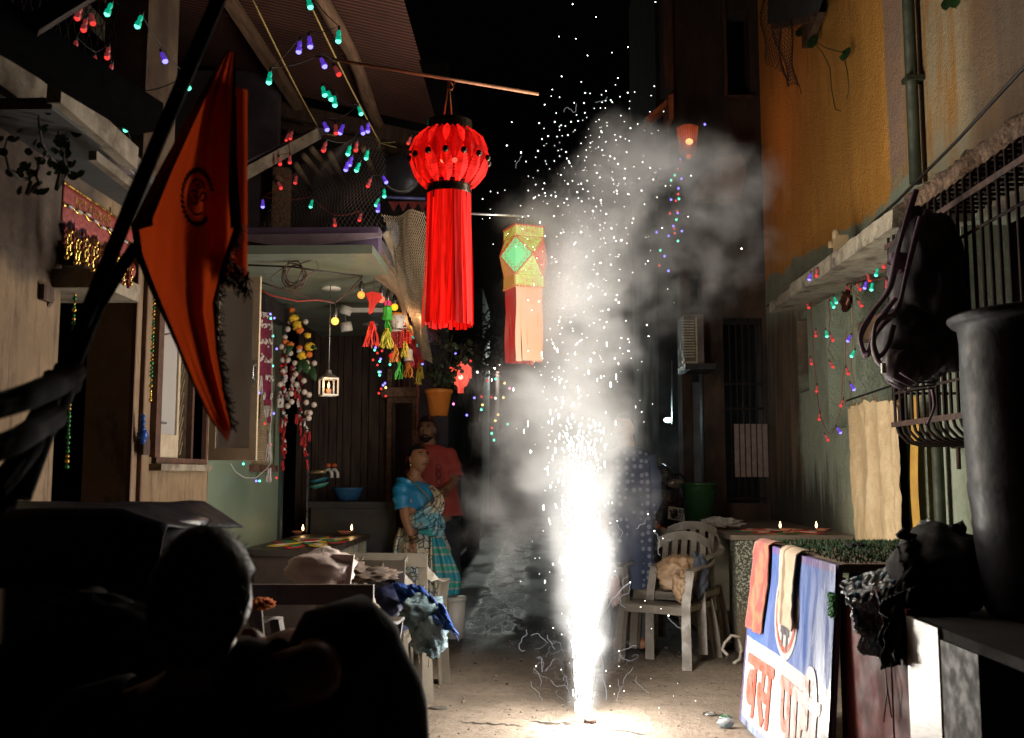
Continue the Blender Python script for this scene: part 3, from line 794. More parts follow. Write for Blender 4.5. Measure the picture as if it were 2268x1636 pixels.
# upper porch room behind: sloping white board, wall, junk poles, clock face tin
ub = thing('upper_room', 'dark upper room with a sloping white eave board and stored poles', 'building', (-2, 7, 2.7))
a, b = PY(530,392,6.0), PY(704,297,6.6); obj('eave_board', MB().beam(a, b, .03, .075), pale_paint, ub)
a, b = PY(530,372,6.02), PY(700,288,6.62); obj('eave_sheet', MB().hexa([a, b, b+Vector((0,.4,.12)), a+Vector((0,.4,.12))], [p+Vector((0,0,.02)) for p in (a, b, b+Vector((0,.4,.12)), a+Vector((0,.4,.12)))]), viol, ub)
obj('wall', MB().box((-3.2, 7.4, 2.7), (PY(640,400,7.4).x-.10, 7.5, 4.4)), M('plum_wall', (.10,.07,.075), (.06,.045,.05), 3, .9), ub)
obj('post', MB().box((PY(605,400,7.3).x, 7.28, 2.7), (PY(640,400,7.3).x, 7.38, PY(620,372,7.3).z)), wood_beam, ub)
obj('back_wall', MB().box((-3.2, 8.9, 2.6), (-.95, 9.0, 4.4)), M('night_wall', (.035,.03,.03), (.02,.02,.022), 3, .9), ub)
pole_m = M('stored_pole_wood', (.20,.13,.07), (.12,.08,.05), 8, .7)
for q in (((690,330),(745,395)), ((672,345),(720,400)), ((730,340),(762,402)), ((805,330),(832,395)), ((612,392),(660,432)), ((655,365),(690,420))):
    a, b = PY(*q[0], 7.0), PY(*q[1], 8.6); obj('stored_pole', MB().tube([a, b], .022, 8), pole_m, ub)
c = PY(890, 388, 7.8); mb = MB()
fy = Matrix.Rotation(R(90), 3, 'X')
mb.lathe(c, [(0,.0),(.155,.0),(.165,.02),(.16,.03),(0,.03)], 28, 0, True, fy)
tb = thing('round_tin', 'round grey metal tray with beaded rim hung under the roof', 'tray', c)
obj('disc', mb, M('grey_tin', (.12,.13,.15), (.07,.07,.09), 6, .4, metal=.5), tb)
for k in range(26):
    a_ = R(200 + k*5.4); obj('bead', MB().ball(c + Vector((.145*math.cos(a_), -.035, .145*math.sin(a_))), .007, 0, 6, 4), white_pl, tb)
# bright tube rail and pennants behind the red lantern
a, b = PY(852,437,7.2), PY(942,441,7.2)
solo('plastic_tube', MB().tube([a, b], .011, 8), M('clear_blue_tube', (.25,.3,.8), rough=.12, bump=0), 'shiny bluish tube stretched behind the red lantern', 'tube', org=a)
mb = MB(); pnn = thing('pennant_string', 'short string of small red pennants under the bluish tube', 'bunting', PY(880,445,7.25))
obj('cord', MB().tube([PY(855,445,7.25), PY(945,447,7.25)], .003, 4), wire_m, pnn)
for u in (872, 893, 915, 936):
    obj('pennant', MB().prism([PY(u-12,447,7.25), PY(u+12,447,7.25), PY(u,470,7.25)], (0,.003,0)), M('faded_red_cloth', (.28,.05,.05), (.2,.03,.03), 20, .9), pnn)

# ------------------------------------------------------------------ green porch
gp = thing('green_porch', 'green painted porch with recessed ceiling lamps and a violet beam', 'porch', (-1.6, 7, 0))
gm = NT('green_gloss_wall'); gm._co = gm.pos()
gc = gm.mix(gm.ramp(gm.noise(1.5, 5, .6), .3, .7), (.16,.20,.14), (.11,.15,.11))
gm.bump(gm.noise(30, 3, .5), .15, .004)
green_w = gm.set(Base_Color=gc, Roughness=.38)
YG0, YG1 = yd+.125, yL(618)
zc = 2.50
xg1 = PY(845, 550, 5.75).x
mo0, mo1, mz0, mz1 = yL(556), yL(604), PX(604,1030,XL).z, 2.36
obj('wall', wall_x(XL-.15, XL, (YG0, YG1), (0, zc-.01), [(mo0, mo1, mz0, mz1)]), green_w, gp)
# mesh window
mb = MB(); ny, nz = 26, 62
for k in range(ny): y = mo0 + (mo1-mo0)*(k+.5)/ny; mb.box((XL-.03, y-.0022, mz0), (XL-.026, y+.0022, mz1))
for k in range(nz): z = mz0 + (mz1-mz0)*(k+.5)/nz; mb.box((XL-.025, mo0, z-.0022), (XL-.021, mo1, z+.0022))
tag(obj('window_mesh', mb, M('brass_mesh', (.45,.34,.2), rough=.5), gp), kind='stuff')
obj('window_sill', MB().box((XL-.01, mo0-.04, mz0-.05), (XL+.03, mo1+.04, mz0-.005)), brown_p, gp)
obj('window_hood', MB().box((XL+.001, mo0-.02, mz1), (XL+.08, mo1+.06, mz1+.12)), black_m, gp)
obj('window_backing', MB().box((XL-.14, mo0, mz0), (XL-.13, mo1, mz1)), dark_room, gp)
ceil_m = M('green_ceiling', (.16,.19,.14), (.12,.14,.11), 2, .4, bump=.1)
obj('ceiling', MB().box((XL-.02, YG0-.3, zc), (xg1, 9.4, zc+.05)), ceil_m, gp)
beam_m = M('violet_beam', (.12,.085,.15), (.08,.055,.10), 3, .7)
obj('front_beam', MB().box((XL-.6, 5.62, zc+.052), (xg1+.002, 5.74, zc+.20)), beam_m, gp)
mb = MB(); a, b, c2, d2 = PY(545,518,5.6), PY(846,518,5.6), PY(846,534,5.58), PY(680,548,5.58)
mb.prism([PY(545,522,5.6), PY(846,518,5.6), PY(846,526,5.6), PY(760,538,5.6), PY(690,548,5.6), PY(600,545,5.6), PY(545,536,5.6)], (0,-.02,0))
obj('draped_cover', mb, M('grey_violet_cloth', (.24,.19,.22), (.16,.12,.15), 5, .85), gp)
obj('roof_deck', MB().box((XL-.6, 5.76, zc+.1), (xg1, 9.4, zc+.16)), M('deck', (.08,.07,.08), rough=.9), gp)
for u, v, y in ((733,640,6.55), (820,720,8.6)):
    p = PZ(u, v, zc-.004); mb = MB(); mb.lathe((p.x, p.y, zc-.012), [(0,0),(.062,0),(.066,.006),(.066,.012)], 24)
    obj('ceiling_lamp', mb, M('unlit_diffuser', (.62,.6,.52), rough=.4, bump=0), gp)
fx = thing('spot_fitting', 'white twin spot fitting fixed under the porch ceiling', 'lamp', PZ(760, 690, zc-.02))
a = PZ(757, 688, 2.44)
obj('arm', MB().beam(a + Vector((.04,0,0)), a + Vector((.33, 0, 0)), .03, .03), white_pl, fx)
obj('head', MB().lathe(a + Vector((.02, 0, -.03)), [(0,0),(.042,0),(.042,.06),(0,.065)], 16, axis=Matrix.Rotation(R(15),3,'Y')), white_pl, fx)
obj('head', MB().lathe(a + Vector((.04, 0, -.15)), [(0,0),(.042,0),(.042,.06),(0,.065)], 16, axis=Matrix.Rotation(R(-12),3,'Y')), white_pl, fx)
obj('stem', MB().tube([a + Vector((.02,0,-.02)), a + Vector((.035,0,-.1))], .005, 6), steel, fx)
# doorway and dark wooden front beyond
obj('door_post', MB().box((XL-.1, YG1+.005, 0), (XL+.02, YG1+.07, zc-.01)), M('bottle_green_wood', (.03,.05,.045), (.02,.03,.03), 6, .5), gp)
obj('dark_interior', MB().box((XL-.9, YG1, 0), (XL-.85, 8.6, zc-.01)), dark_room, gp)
YW = 8.75
wd = thing('timber_shopfront', 'old dark timber shopfront of upright boards behind the porch', 'building', (-1.3, YW, 0))
brd = M('old_brown_board', (.07,.04,.026), (.025,.016,.013), 3, .7, stretch=(7,1,.7), bump=.5)
random.seed(21); u = 655
while u < 862:
    w = random.uniform(13, 24); x0, x1 = PY(u, 1000, YW).x, PY(u+w-1.6, 1000, YW).x
    obj('board', MB().box((x0, YW + random.uniform(0,.015), .1), (x1, YW+.06, PY(700, 712, YW).z)), brd, wd); u += w
obj('header', MB().box((PY(650,1000,YW).x, YW-.03, PY(700,712,YW).z+.003), (PY(935,1000,YW).x, YW+.08, PY(700,690,YW).z)), wood_dark, wd)
obj('window_ledge', MB().box((PY(848,1000,YW).x, YW-.16, PY(880,882,YW).z), (PY(928,1000,YW).x, YW-.03, PY(880,862,YW).z)), wood_beam, wd)
mb = MB().box((PY(858,1000,YW).x, YW-.06, .2), (PY(868,1000,YW).x, YW+.1, 2.2)).box((PY(915,1000,YW).x, YW-.06, .2), (PY(923,1000,YW).x, YW+.1, 2.9)).box((PY(868,1000,YW).x, YW-.05, 1.9), (PY(915,1000,YW).x, YW, 1.96))
obj('door_frame', mb, wood_beam, wd)
obj('back_wall', MB().box((-2.9, YW+.7, 0), (-.85, YW+.8, 3.4)), M('blue_black_wall', (.035,.04,.055), (.02,.022,.03), 3, .8), wd)
mb = MB()
for k in range(4): x = PY(868+k*12, 1000, YW+.3).x; mb.box((x, YW+.3, 2.05), (x+.012, YW+.32, 2.55))
obj('window_bar', mb, M('pale_bar', (.2,.18,.17), rough=.7), wd)
# black kitchen counter with taps, bowls
YK = 8.2
kc = thing('wash_counter', 'black wash counter with a pale metal edge at the back of the porch', 'counter', (-1.5, YK, 0))
obj('slab', MB().box((PY(686,1000,YK).x, YK, 1.0), (PY(880,1000,YK).x, YK+.5, 1.05)), black_m, kc)
obj('front', MB().box((PY(690,1000,YK).x, YK+.02, 0), (PY(878,1000,YK).x, YK+.05, .998)), black_m, kc)
obj('side_edge', MB().box((PY(682,1000,YK).x, YK-.02, .8), (PY(686,1000,YK).x-.001, YK+.02, 1.45)), steel, kc)
tp = thing('tap_pair', 'pair of white taps with orange handles on a pipe above the blue basin', 'tap', PY(720, 1045, YK+.2))
obj('pipe', MB().tube([PY(688,1047,YK+.1), PY(722,1045,YK+.1)], .016, 8), M('brass_pipe', (.5,.38,.2), rough=.4, metal=.4), tp)
for u in (727, 740):
    p = PY(u, 1043, YK+.1)
    ta = obj('tap', MB().tube([p + Vector((-.03,0,.0)), p + Vector((.01,0,.01)), p + Vector((.03,0,-.02)), p + Vector((.032,0,-.06))], .014, 8), white_pl, tp)
    obj('handle', MB().ball(p + Vector((0,0,.045)), .028, 0, 8, 5, (1,1,.7)), M('orange_plastic', (.6,.12,.03), rough=.5), ta)
p = PY(770, 1090, YK+.18); c = Vector((p.x, YK+.2, 1.052))
solo('basin', MB().lathe(c, [(0,0),(.08,0),(.095,.02),(.128,.10),(.14,.112),(.128,.108),(.09,.03),(0,.02)], 24), M('blue_plastic_basin', (.03,.10,.22), (.02,.08,.18), 5, .3, bump=0), 'deep blue plastic basin standing on the black counter', 'basin', org=c)
for i, (m_, l) in enumerate(((M('aqua_plastic', (.10,.40,.32), rough=.35), 'aqua plate leaning at the bottom of the stack on the black counter'), (M('teal_plastic', (.03,.22,.30), rough=.35), 'teal dish resting on top of the aqua plate'))):
    c = PY(708, 1081 - i*12, YK+.12); solo('dish', MB().lathe(c, [(0,0),(.05,.0),(.085,.025),(.083,.028),(.05,.006),(0,.006)], 20, axis=Matrix.Rotation(R(-14),3,'Y')), m_, l, 'dish', org=c)
# low cupboard whose top carries the rangoli
YP0, YP1 = 6.35, 8.02; zp = .80; xp = -1.36
pf = thing('low_cupboard', 'low dark cupboard with pale framed doors under the powder flower', 'cupboard', (-1.7, 7.2, 0))
obj('top_slab', MB().box((XL+.01, YP0, zp-.04), (xp+.02, YP1, zp)), M('dark_top', (.05,.035,.03), (.03,.022,.02), 5, .45), pf)
obj('front', MB().box((XL+.01, YP0+.02, 0), (xp-.04, YP0+.05, zp-.042)), M('dark_brown_side', (.06,.035,.03), (.04,.025,.02), 3, .7), pf)
obj('side', MB().box((xp-.035, YP0+.02, 0), (xp-.03, YP1-.02, zp-.042)), M('pale_panel_inner', (.42,.36,.26), (.3,.25,.18), 6, .7), pf)
grf = M('grey_green_frame', (.24,.25,.2), (.16,.17,.13), 8, .6)
for y in (YP0+.02, 6.75, 7.2, 7.6, YP1-.07): obj('door_frame', MB().box((xp-.028, y, .02), (xp, y+.05, zp-.043)), grf, pf)
rangoli('powder_rangoli', -1.60, 7.05, zp, .26, .62, [c_red, c_yel, c_grn, c_wht], 'red, yellow and white powder flower drawn on the dark cupboard')
p = PY(773, 1172, 7.85); diya((p.x-.03, 7.82, zp+.002), 'ornate clay lamp with a bright flame at the cupboard corner', s=1.25)
p = PY(655, 1172, 7.85); diya((p.x, 7.9, zp+.002), 'plain terracotta lamp with a small flame at the back of the dark cupboard', s=1.0)
# ------------------------------------------------------------------ big red lantern
YB = 5.0
rod_m = M('rusty_rod', (.45,.20,.09), (.3,.12,.06), 20, .6)
a, b = PY(800,143,YB), PY(1193,209,YB); a2 = PY(700,126,YB)
solo('lantern_rod', MB().tube([a2, a, b], .009, 8), rod_m, 'long thin rod slanting out from the roof carrying the big red lantern', 'rod', org=a)
L0 = PY(994, 497, YB)                    # middle of the lantern
def LU(v): return PY(994, v, YB).z
cx, cy_ = L0.x, YB
bl = thing('red_lantern', 'big glowing red paper lantern with fringed skirt and black bands', 'lantern', (cx, cy_, LU(270)))
def backlit(name, c, e, s, rough=.7):
    t = NT(name); z = t.xyz()[2]
    g = t.ramp(t.noise(5, 3, .6, t.map((9,9,.6))), .35, .7, .45, 1.15)
    t.set(Base_Color=tuple(x*.45 for x in c), Roughness=rough, Emission_Color=e, Specular_IOR_Level=.1); t.put(t.b.inputs['Emission Strength'], t.m('MULTIPLY', g, s)); return t.mat
red_a = backlit('backlit_red_paper', (.5,.01,.008), (1,.008,.004), .95)
red_b = backlit('backlit_deep_red_paper', (.4,.006,.006), (.80,.004,.003), .62)
red_c = backlit('bright_red_paper', (.6,.01,.01), (1,.014,.008), 1.15)
foil_dark = M('dark_foil', (.05,.035,.02), (.02,.015,.01), 30, .25, metal=.7)
mb = MB(); mb.tube([(cx-.005, cy_, PY(994,180,YB).z), (cx-.03, cy_, LU(262))], .004, 5).tube([(cx-.005, cy_, PY(994,180,YB).z), (cx+.012, cy_, LU(262))], .004, 5)
mb.tube([(cx-.004,cy_,PY(994,176,YB).z),(cx+.02,cy_,PY(994,192,YB).z),(cx+.03,cy_,PY(994,183,YB).z),(cx+.01,cy_,PY(994,200,YB).z),(cx-.01,cy_,PY(994,195,YB).z)], .005, 5)
obj('cord', mb, M('orange_cord', (.5,.16,.06), rough=.8), bl)
def ring_wob(n, amp): return lambda a, z: 1
r1 = .116
mb = MB().lathe((cx, cy_, 0), [(.100, LU(272)), (.118, LU(272)), (.118, LU(300)), (.100, LU(300)), (.1, LU(272))], 36, 0, False)
obj('top_band', mb, foil_dark, bl)
def zig(z, r, dep, n, thick, m, nm):
    mb = MB(); vs = []
    N = n*2
    for k in range(N):
        a = 2*math.pi*k/N
        vs += [(cx+r*math.cos(a), cy_+r*math.sin(a), z+dep), (cx+r*math.cos(a), cy_+r*math.sin(a), z - (thick if k % 2 else 0))]
    mb.add(vs, [(2*k, 2*((k+1) % N), 2*((k+1) % N)+1, 2*k+1) for k in range(N)]); return obj(nm, mb, m, bl)
inner = MB(); prof = [(.098, LU(292)), (.15, LU(310)), (.178, LU(340)), (.182, LU(362)), (.165, LU(385)), (.135, LU(402)), (.105, LU(415))]
inner.lathe((cx, cy_, 0), [(r*.94, z) for r, z in prof], 40, 0, True); obj('inner_shell', inner, red_b, bl)
# overlapping serrated petals, upper ring and lower ring
def petal_strip(a0, w0, path, m, nm, n=12, lift=.0):
    """path(t) -> (r, z); a serrated leaf round the lantern"""
    L, Q, Rr = [], [], []
    for k in range(n*2+1):
        t_ = k/(n*2); r, z = path(t_); w = w0*math.sin(math.pi*min(1, .12 + t_*.88))**.8 * (1 if k % 2 else .86)
        for lst, da, dr in ((L, -w, .0), (Q, 0, .012), (Rr, w, .0)):
            a = a0 + da; rr = r + dr + lift; lst.append((cx+rr*math.cos(a), cy_+rr*math.sin(a), z))
    N = len(L); mb = MB().add(L + Q + Rr, [(i, i+1, N+i+1, N+i) for i in range(N-1)] + [(N+i, N+i+1, 2*N+i+1, 2*N+i) for i in range(N-1)], 0, False)
    return obj(nm, mb, m, bl)
def lerp_prof(t_):
    s = t_*(len(prof)-1); i = min(int(s), len(prof)-2); f = s-i
    return prof[i][0]*(1-f)+prof[i+1][0]*f, prof[i][1]*(1-f)+prof[i+1][1]*f
for k in range(14):
    a = 2*math.pi*k/14
    petal_strip(a, .20, lambda t_: lerp_prof(.0 + .58*t_), red_b, 'paper_petal', lift=.008)
    petal_strip(a + math.pi/14, .215, lambda t_: lerp_prof(1 - .62*t_), [red_a, red_c][k % 2], 'paper_petal', lift=.014)
    petal_strip(a + math.pi/14, .12, lambda t_: lerp_prof(.0 + .33*t_), red_c, 'paper_petal', lift=.02)
for k in range(14):
    a = 2*math.pi*(k+.5)/14; r, z = lerp_prof(.47); p = (cx+(r+.024)*math.cos(a), cy_+(r+.024)*math.sin(a), z)
    obj('dark_rosette', MB().ball(p, .017, 0, 8, 5, (1,1,1.1)), foil_dark, bl)
for u, m_ in ((982, 0), (1007, 1)):
    p = PY(u, 355, YB-.185); obj('peep_hole', MB().lathe(p, [(0,0),(.014,0)], 16, axis=Matrix.Rotation(R(90),3,'X')), [glow('warm_peep', (1,.45,.16), 1.3), glow('red_peep', (1,.16,.10), 1.0)][m_], bl)
mb = MB().lathe((cx, cy_, 0), [(.112, LU(412)), (.114, LU(430)), (.112, LU(432))], 36, 0, True); obj('waist_band', mb, foil_dark, bl)
zig(LU(425), .1165, .0, 22, .012, foil_dark, 'band_edge'); zig(LU(412), .1165, .014, 22, .0, foil_dark, 'band_edge')
# hanging paper strips
random.seed(4); NS = 40
for k in range(NS):
    a = 2*math.pi*k/NS + random.uniform(-.03,.03); w = .0105*random.uniform(.85,1.15); z0 = LU(428); z1 = LU(722) + random.uniform(-.01,.012)
    tang = Vector((-math.sin(a), math.cos(a), 0)); rad = Vector((math.cos(a), math.sin(a), 0))
    L, Rr = [], []; ph = random.uniform(0,6); out = random.uniform(-.004,.012)
    for j in range(9):
        t_ = j/8; c = Vector((cx, cy_, z0 + (z1-z0)*t_)) + rad*(.109 + .012*t_ + out*t_ + .002*math.sin(ph + 5*t_)) + tang*.004*math.sin(ph + 3*t_)
        yaw_ = .25*math.sin(ph*2 + 2*t_); d = tang*math.cos(yaw_) + rad*math.sin(yaw_)
        L.append(c - d*w); Rr.append(c + d*w)
    m_ = red_c if random.random() < .12 else (red_b if random.random() < .3 else red_a)
    obj('paper_strip', MB().add(L + Rr, [(i, i+1, 10+i-0, 9+i) for i in range(8)], 0, True), m_, bl)
lamp('lantern_light', (cx, cy_-.02, LU(345)), 2.5, (1,.10,.04), .12)

# ------------------------------------------------------------------ patterned green and orange lantern
YC = 5.75
a, b = PY(1048,474,YC), PY(1168,480,YC)
solo('lantern_rod', MB().tube([PY(940,470,YC), a, b], .008, 8), steel, 'thin pale metal rod holding the patterned lantern', 'rod', org=a)
pc = PY(1160, 575, YC); kx, ky = pc.x, YC
def KU(v): return PY(1160, v, YC).z
kl = thing('patterned_lantern', 'angular paper lantern in orange and lime green with cut lace pattern', 'lantern', (kx, ky, KU(510)))
org_p = EM('orange_card', (.75,.09,.02), .38, (.14,.025,.01)); org_l = EM('light_orange_card', (.85,.28,.05), .38, (.15,.06,.02))
lime = EM('lime_paper', (.45,.75,.10), .8, (.07,.12,.03)); mint = EM('mint_paper', (.20,.75,.28), .85, (.05,.12,.06))
coral = EM('coral_paper', (.95,.22,.10), .45, (.14,.04,.02)); yel_p = EM('yellow_lace', (.85,.50,.05), .35, (.12,.08,.02))
obj('cord', MB().tube([(kx, ky, KU(480)), (kx, ky, KU(508))], .003, 5), wire_m, kl)
s0 = .105; s1 = .128
ya_ = R(40)   # one corner towards us
def kc_(r, z, a): return Vector((kx + r*math.cos(a), ky + r*math.sin(a), z))
zT, zU, zM, zD, zB = KU(508), KU(532), KU(573), KU(616), KU(640)
RT, RM, RB = .122, .148, .122
A4 = [R(-157) + R(90)*k for k in range(4)]
M4 = [a + R(45) for a in A4]
# octagon-diamond body: 4 top corners, 4 middle corners (rotated 45), 4 bottom corners
Tq = [kc_(RT, zU, a) for a in M4]; Mq = [kc_(RM, zM, a) for a in A4]; Bq = [kc_(RB, zD, a) for a in M4]
def lace(q, m, par, name, n=4, w=.0014, off=.003, rings=True):
    """raised strips drawn over a 3 or 4 sided panel"""
    c = sum(q, Vector()) / len(q); nrm = (q[1]-q[0]).cross(q[2]-q[0]).normalized()
    if nrm.dot(c - Vector((kx, ky, c.z))) < 0: nrm = -nrm
    mb = MB(); N = len(q)
    P_ = lambda f, s: c + (q[int(s) % N].lerp(q[(int(s)+1) % N], s-int(s)) - c)*f + nrm*off
    for k in range(N): mb.beam(P_(.97,k), P_(.97,(k+.999)), w*2.4, .002, up=nrm)
    K = 16 if N == 4 else 9
    for k in range(K):
        s_ = N*k/K; s2 = N*(k+1)/K; s3 = N*(k+.5)/K
        mb.beam(P_(.16,s_), P_(.32,s3), w, .001, up=nrm); mb.beam(P_(.16,s2), P_(.32,s3), w, .001, up=nrm)
        for f0, f1 in ((.32,.5),(.5,.68),(.68,.92)):
            mb.beam(P_(f0, s3), P_(f1, s_), w, .001, up=nrm); mb.beam(P_(f0, s3), P_(f1, s2), w, .001, up=nrm); mb.beam(P_(f1, s_), P_(min(.97,f1+.1), s3 - N/K), w, .001, up=nrm)
        mb.beam(P_(.16,s_), P_(.16,s2), w, .001, up=nrm); mb.beam(P_(.09,s_), P_(.09,s2), w, .001, up=nrm)
    return tag(obj(name, mb, m, par), kind='stuff')
for k in range(4):
    top, bot, l, r = Tq[k], Bq[k], Mq[k], Mq[(k+1) % 4]
    q = [top, l, bot, r]
    obj('diamond_panel', MB().sheet(q), mint if k in (0,3) else coral, kl); lace(q, org_p, kl, 'lace_pattern')
    nT = Tq[(k+1) % 4]; nB = Bq[(k+1) % 4]; r_ = Mq[(k+1) % 4]
    q = [top, r_, nT]; obj('upper_panel', MB().sheet(q), lime, kl); lace(q, org_p, kl, 'lace_pattern')
    q = [bot, nB, r_]; obj('lower_panel', MB().sheet(q), [lime, coral][k % 2], kl); lace(q, [org_p, yel_p][k % 2], kl, 'lace_pattern')
for z0, z1, mm in ((zU, zT, org_p), (zB, zD, org_l)):
    for k in range(4):
        a, b = kc_(RT*1.04, z0, M4[k]), kc_(RT*1.04, z0, M4[(k+1) % 4]); a1, b1 = kc_(RT*1.04, z1, M4[k]), kc_(RT*1.04, z1, M4[(k+1) % 4])
        obj('collar', MB().sheet([a, b, b1, a1]), lime if z0 == zU else (yel_p if k % 2 else lime), kl); lace([a, b, b1, a1], mm, kl, 'lace_pattern')
        e = MB()
        for j in range(11):
            zz1 = max(z0, z1) if z0 == zU else min(z0, z1); e.ball(a.lerp(b, j/10) + Vector((0,0,zz1 - a.z)), .008, 0, 6, 4)
        obj('scalloped_edge', e, mm, kl)
for k in range(4):
    for p in (Mq[k],):
        e = MB()
        for q in (Tq[k], Bq[k], Tq[(k-1) % 4], Bq[(k-1) % 4]):
            for j in range(9): e.ball(p.lerp(q, j/9), .0065, 0, 5, 4)
        obj('scalloped_edge', e, org_l if k % 2 else org_p, kl)
sk_r = EM('red_skirt', (.60,.015,.015), .5, (.12,.006,.006)); sk_o = EM('peach_skirt', (.95,.36,.15), .6, (.13,.055,.03)); sk_w = M('lining_paper', (.22,.17,.15), rough=.7)
random.seed(9)
for k in range(4):
    a, b = kc_(RB*.95, zB, M4[k]), kc_(RB*.95, zB, M4[(k+1) % 4]); m_ = sk_o if k in (0,1) else sk_r
    dn = KU(802) - zB
    for j in range(5):
        p, q = a.lerp(b, j/5-.004), a.lerp(b, (j+1)/5+.004); d = Vector((random.uniform(-.006,.006), random.uniform(-.006,.006), dn + random.uniform(-.01,.005)))
        obj('paper_strip', MB().grid(lambda s, t_: p.lerp(q, s) + d*t_ + Vector((.003,.003,0))*math.sin(t_*7+j), 2, 8), m_, kl)
    c = kc_(RB*.55, zB, 0)
obj('inner_lining', MB().lathe((kx, ky, 0), [(.06, zB), (.065, KU(798))], 12), sk_w, kl)
lamp('lantern_light', (kx, ky, zM), 1.2, (1,.55,.25), .1)

# ------------------------------------------------------------------ small beaded lantern and the far orange one
YS = 9.0; c0 = PY(1021, 830, YS); 
sl = thing('small_lantern', 'small coral beaded lantern glowing above the hanging plant pot', 'lantern', c0)
def SU(v): return PY(1021, v, YS).z
bead_r = backlit('coral_beads', (.6,.1,.08), (1,.11,.07), 1.5); bead_w = glow('hot_centre', (1,.5,.38), 2.2)
obj('shade', MB().lathe((c0.x, YS, 0), [(.04, SU(803)), (.095, SU(815)), (.096, SU(830)), (.085, SU(832))], 20, wob=lambda a, z: 1 + .03*math.sin(a*16)), bead_r, sl)
obj('bowl', MB().lathe((c0.x, YS, 0), [(.08, SU(826)), (.075, SU(842)), (.055, SU(855)), (.02, SU(860)), (0, SU(861))], 20, wob=lambda a, z: 1 + .04*math.sin(a*12 + z*200)), bead_r, sl)
obj('bulb', MB().ball((c0.x+.004, YS-.075, SU(838)), .022, 0, 8, 6), bead_w, sl)
for k in range(9): obj('fringe', MB().tube([(c0.x + (k-4)*.006, YS-.02, SU(860)), (c0.x + (k-4)*.006, YS-.02, SU(872))], .0025, 4), bead_r, sl)
for k in range(12):
    a = 2*math.pi*k/12; obj('bead_drop', MB().tube([(c0.x+.094*math.cos(a), YS+.094*math.sin(a), SU(828)), (c0.x+.094*math.cos(a), YS+.094*math.sin(a), SU(838))], .005, 4), bead_r, sl)
obj('cord', MB().tube([(c0.x, YS, SU(803)), (c0.x, YS, SU(760))], .012, 6), M('dark_blue_cord', (.02,.03,.06), rough=.8), sl)
lamp('lantern_light', (c0.x, YS-.2, SU(835)), 1.2, (1,.2,.12), .04)
YO = 9.3; c1 = PY(1523, 312, YO)
def OU(v): return PY(1523, v, YO).z
ol = thing('orange_lantern', 'orange lattice lantern glowing in the smoke by the timber wall', 'lantern', c1)
lat = M('dark_lattice', (.30,.10,.04), rough=.7)
mb = MB()
for k in range(24):
    a = 2*math.pi*k/24; mb.tube([(c1.x+.10*math.cos(a), YO+.10*math.sin(a), OU(283)), (c1.x+.085*math.cos(a), YO+.085*math.sin(a), OU(318))], .004, 4)
obj('lattice', mb, EM('lit_lattice', (1,.16,.03), .22, (.15,.05,.02)), ol)
obj('shell', MB().lathe((c1.x, YO, 0), [(.06, OU(280)), (.09, OU(286)), (.08, OU(318)), (.088, OU(330)), (.07, OU(343)), (.02, OU(348))], 20), EM('amber_shell', (1,.12,.02), .13, (.12,.03,.012)), ol)
obj('bulb', MB().ball((c1.x, YO-.10, OU(322)), .03, 0, 8, 6, (1.2,1,1)), glow('amber_bulb', (1,.42,.14), 3), ol)
obj('tassel', MB().lathe((c1.x, YO-.04, OU(352)), [(0,.03),(.025,.02),(.02,-.01),(0,-.02)], 8), EM('tassel_glow', (1,.2,.05), .8), ol)
lamp('lantern_light', (c1.x-.05, YO-.25, OU(320)), 3.5, (1,.3,.1), .05)

# ------------------------------------------------------------------ white candle lantern, hanging from the porch ceiling
YN = 6.3; c2 = PY(728, 853, YN)
def NU(v): return PY(728, v, YN).z
cl = thing('candle_lantern', 'white framed glass candle lantern hanging on a thin chain', 'lantern', c2)
w = .047; rz_ = Matrix.Rotation(R(28), 3, 'Z'); zb_, zt_ = NU(876), NU(840)
cor = [Vector((c2.x, YN, 0)) + rz_ @ Vector((x, y, 0)) for x, y in ((-w,-w),(w,-w),(w,w),(-w,w))]
for p in cor: obj('post', MB().beam(p + Vector((0,0,zb_)), p + Vector((0,0,zt_)), .009, .009), white_pl, cl)
for z in (zb_, zt_):
    mb = MB()
    for k in range(4): mb.beam(cor[k] + Vector((0,0,z)), cor[(k+1) % 4] + Vector((0,0,z)), .010, .010)
    obj('frame', mb, white_pl, cl)
obj('roof', MB().lathe((c2.x, YN, 0), [(.066, zt_+.006), (.05, NU(834)), (.02, NU(828)), (.014, NU(820)), (0, NU(818))], 4, 0, False, axis=None), steel, cl)
obj('chain', MB().tube([(c2.x, YN, NU(818)), (c2.x, YN, 2.49)], .003, 5), steel, cl)
obj('candle', MB().lathe((c2.x, YN, 0), [(0, zb_), (.018, zb_), (.018, NU(862)), (0, NU(862))], 10), M('wax', (.5,.3,.2), rough=.5), cl)
obj('flame', MB().lathe((c2.x, YN, NU(862)), [(0,0),(.006,.01),(.008,.022),(.003,.04),(0,.048)], 8), glow('candle_flame', (1,.5,.18), 6), cl)
lamp('candle_light', (c2.x, YN-.08, NU(855)), .5, (1,.5,.2), .012)

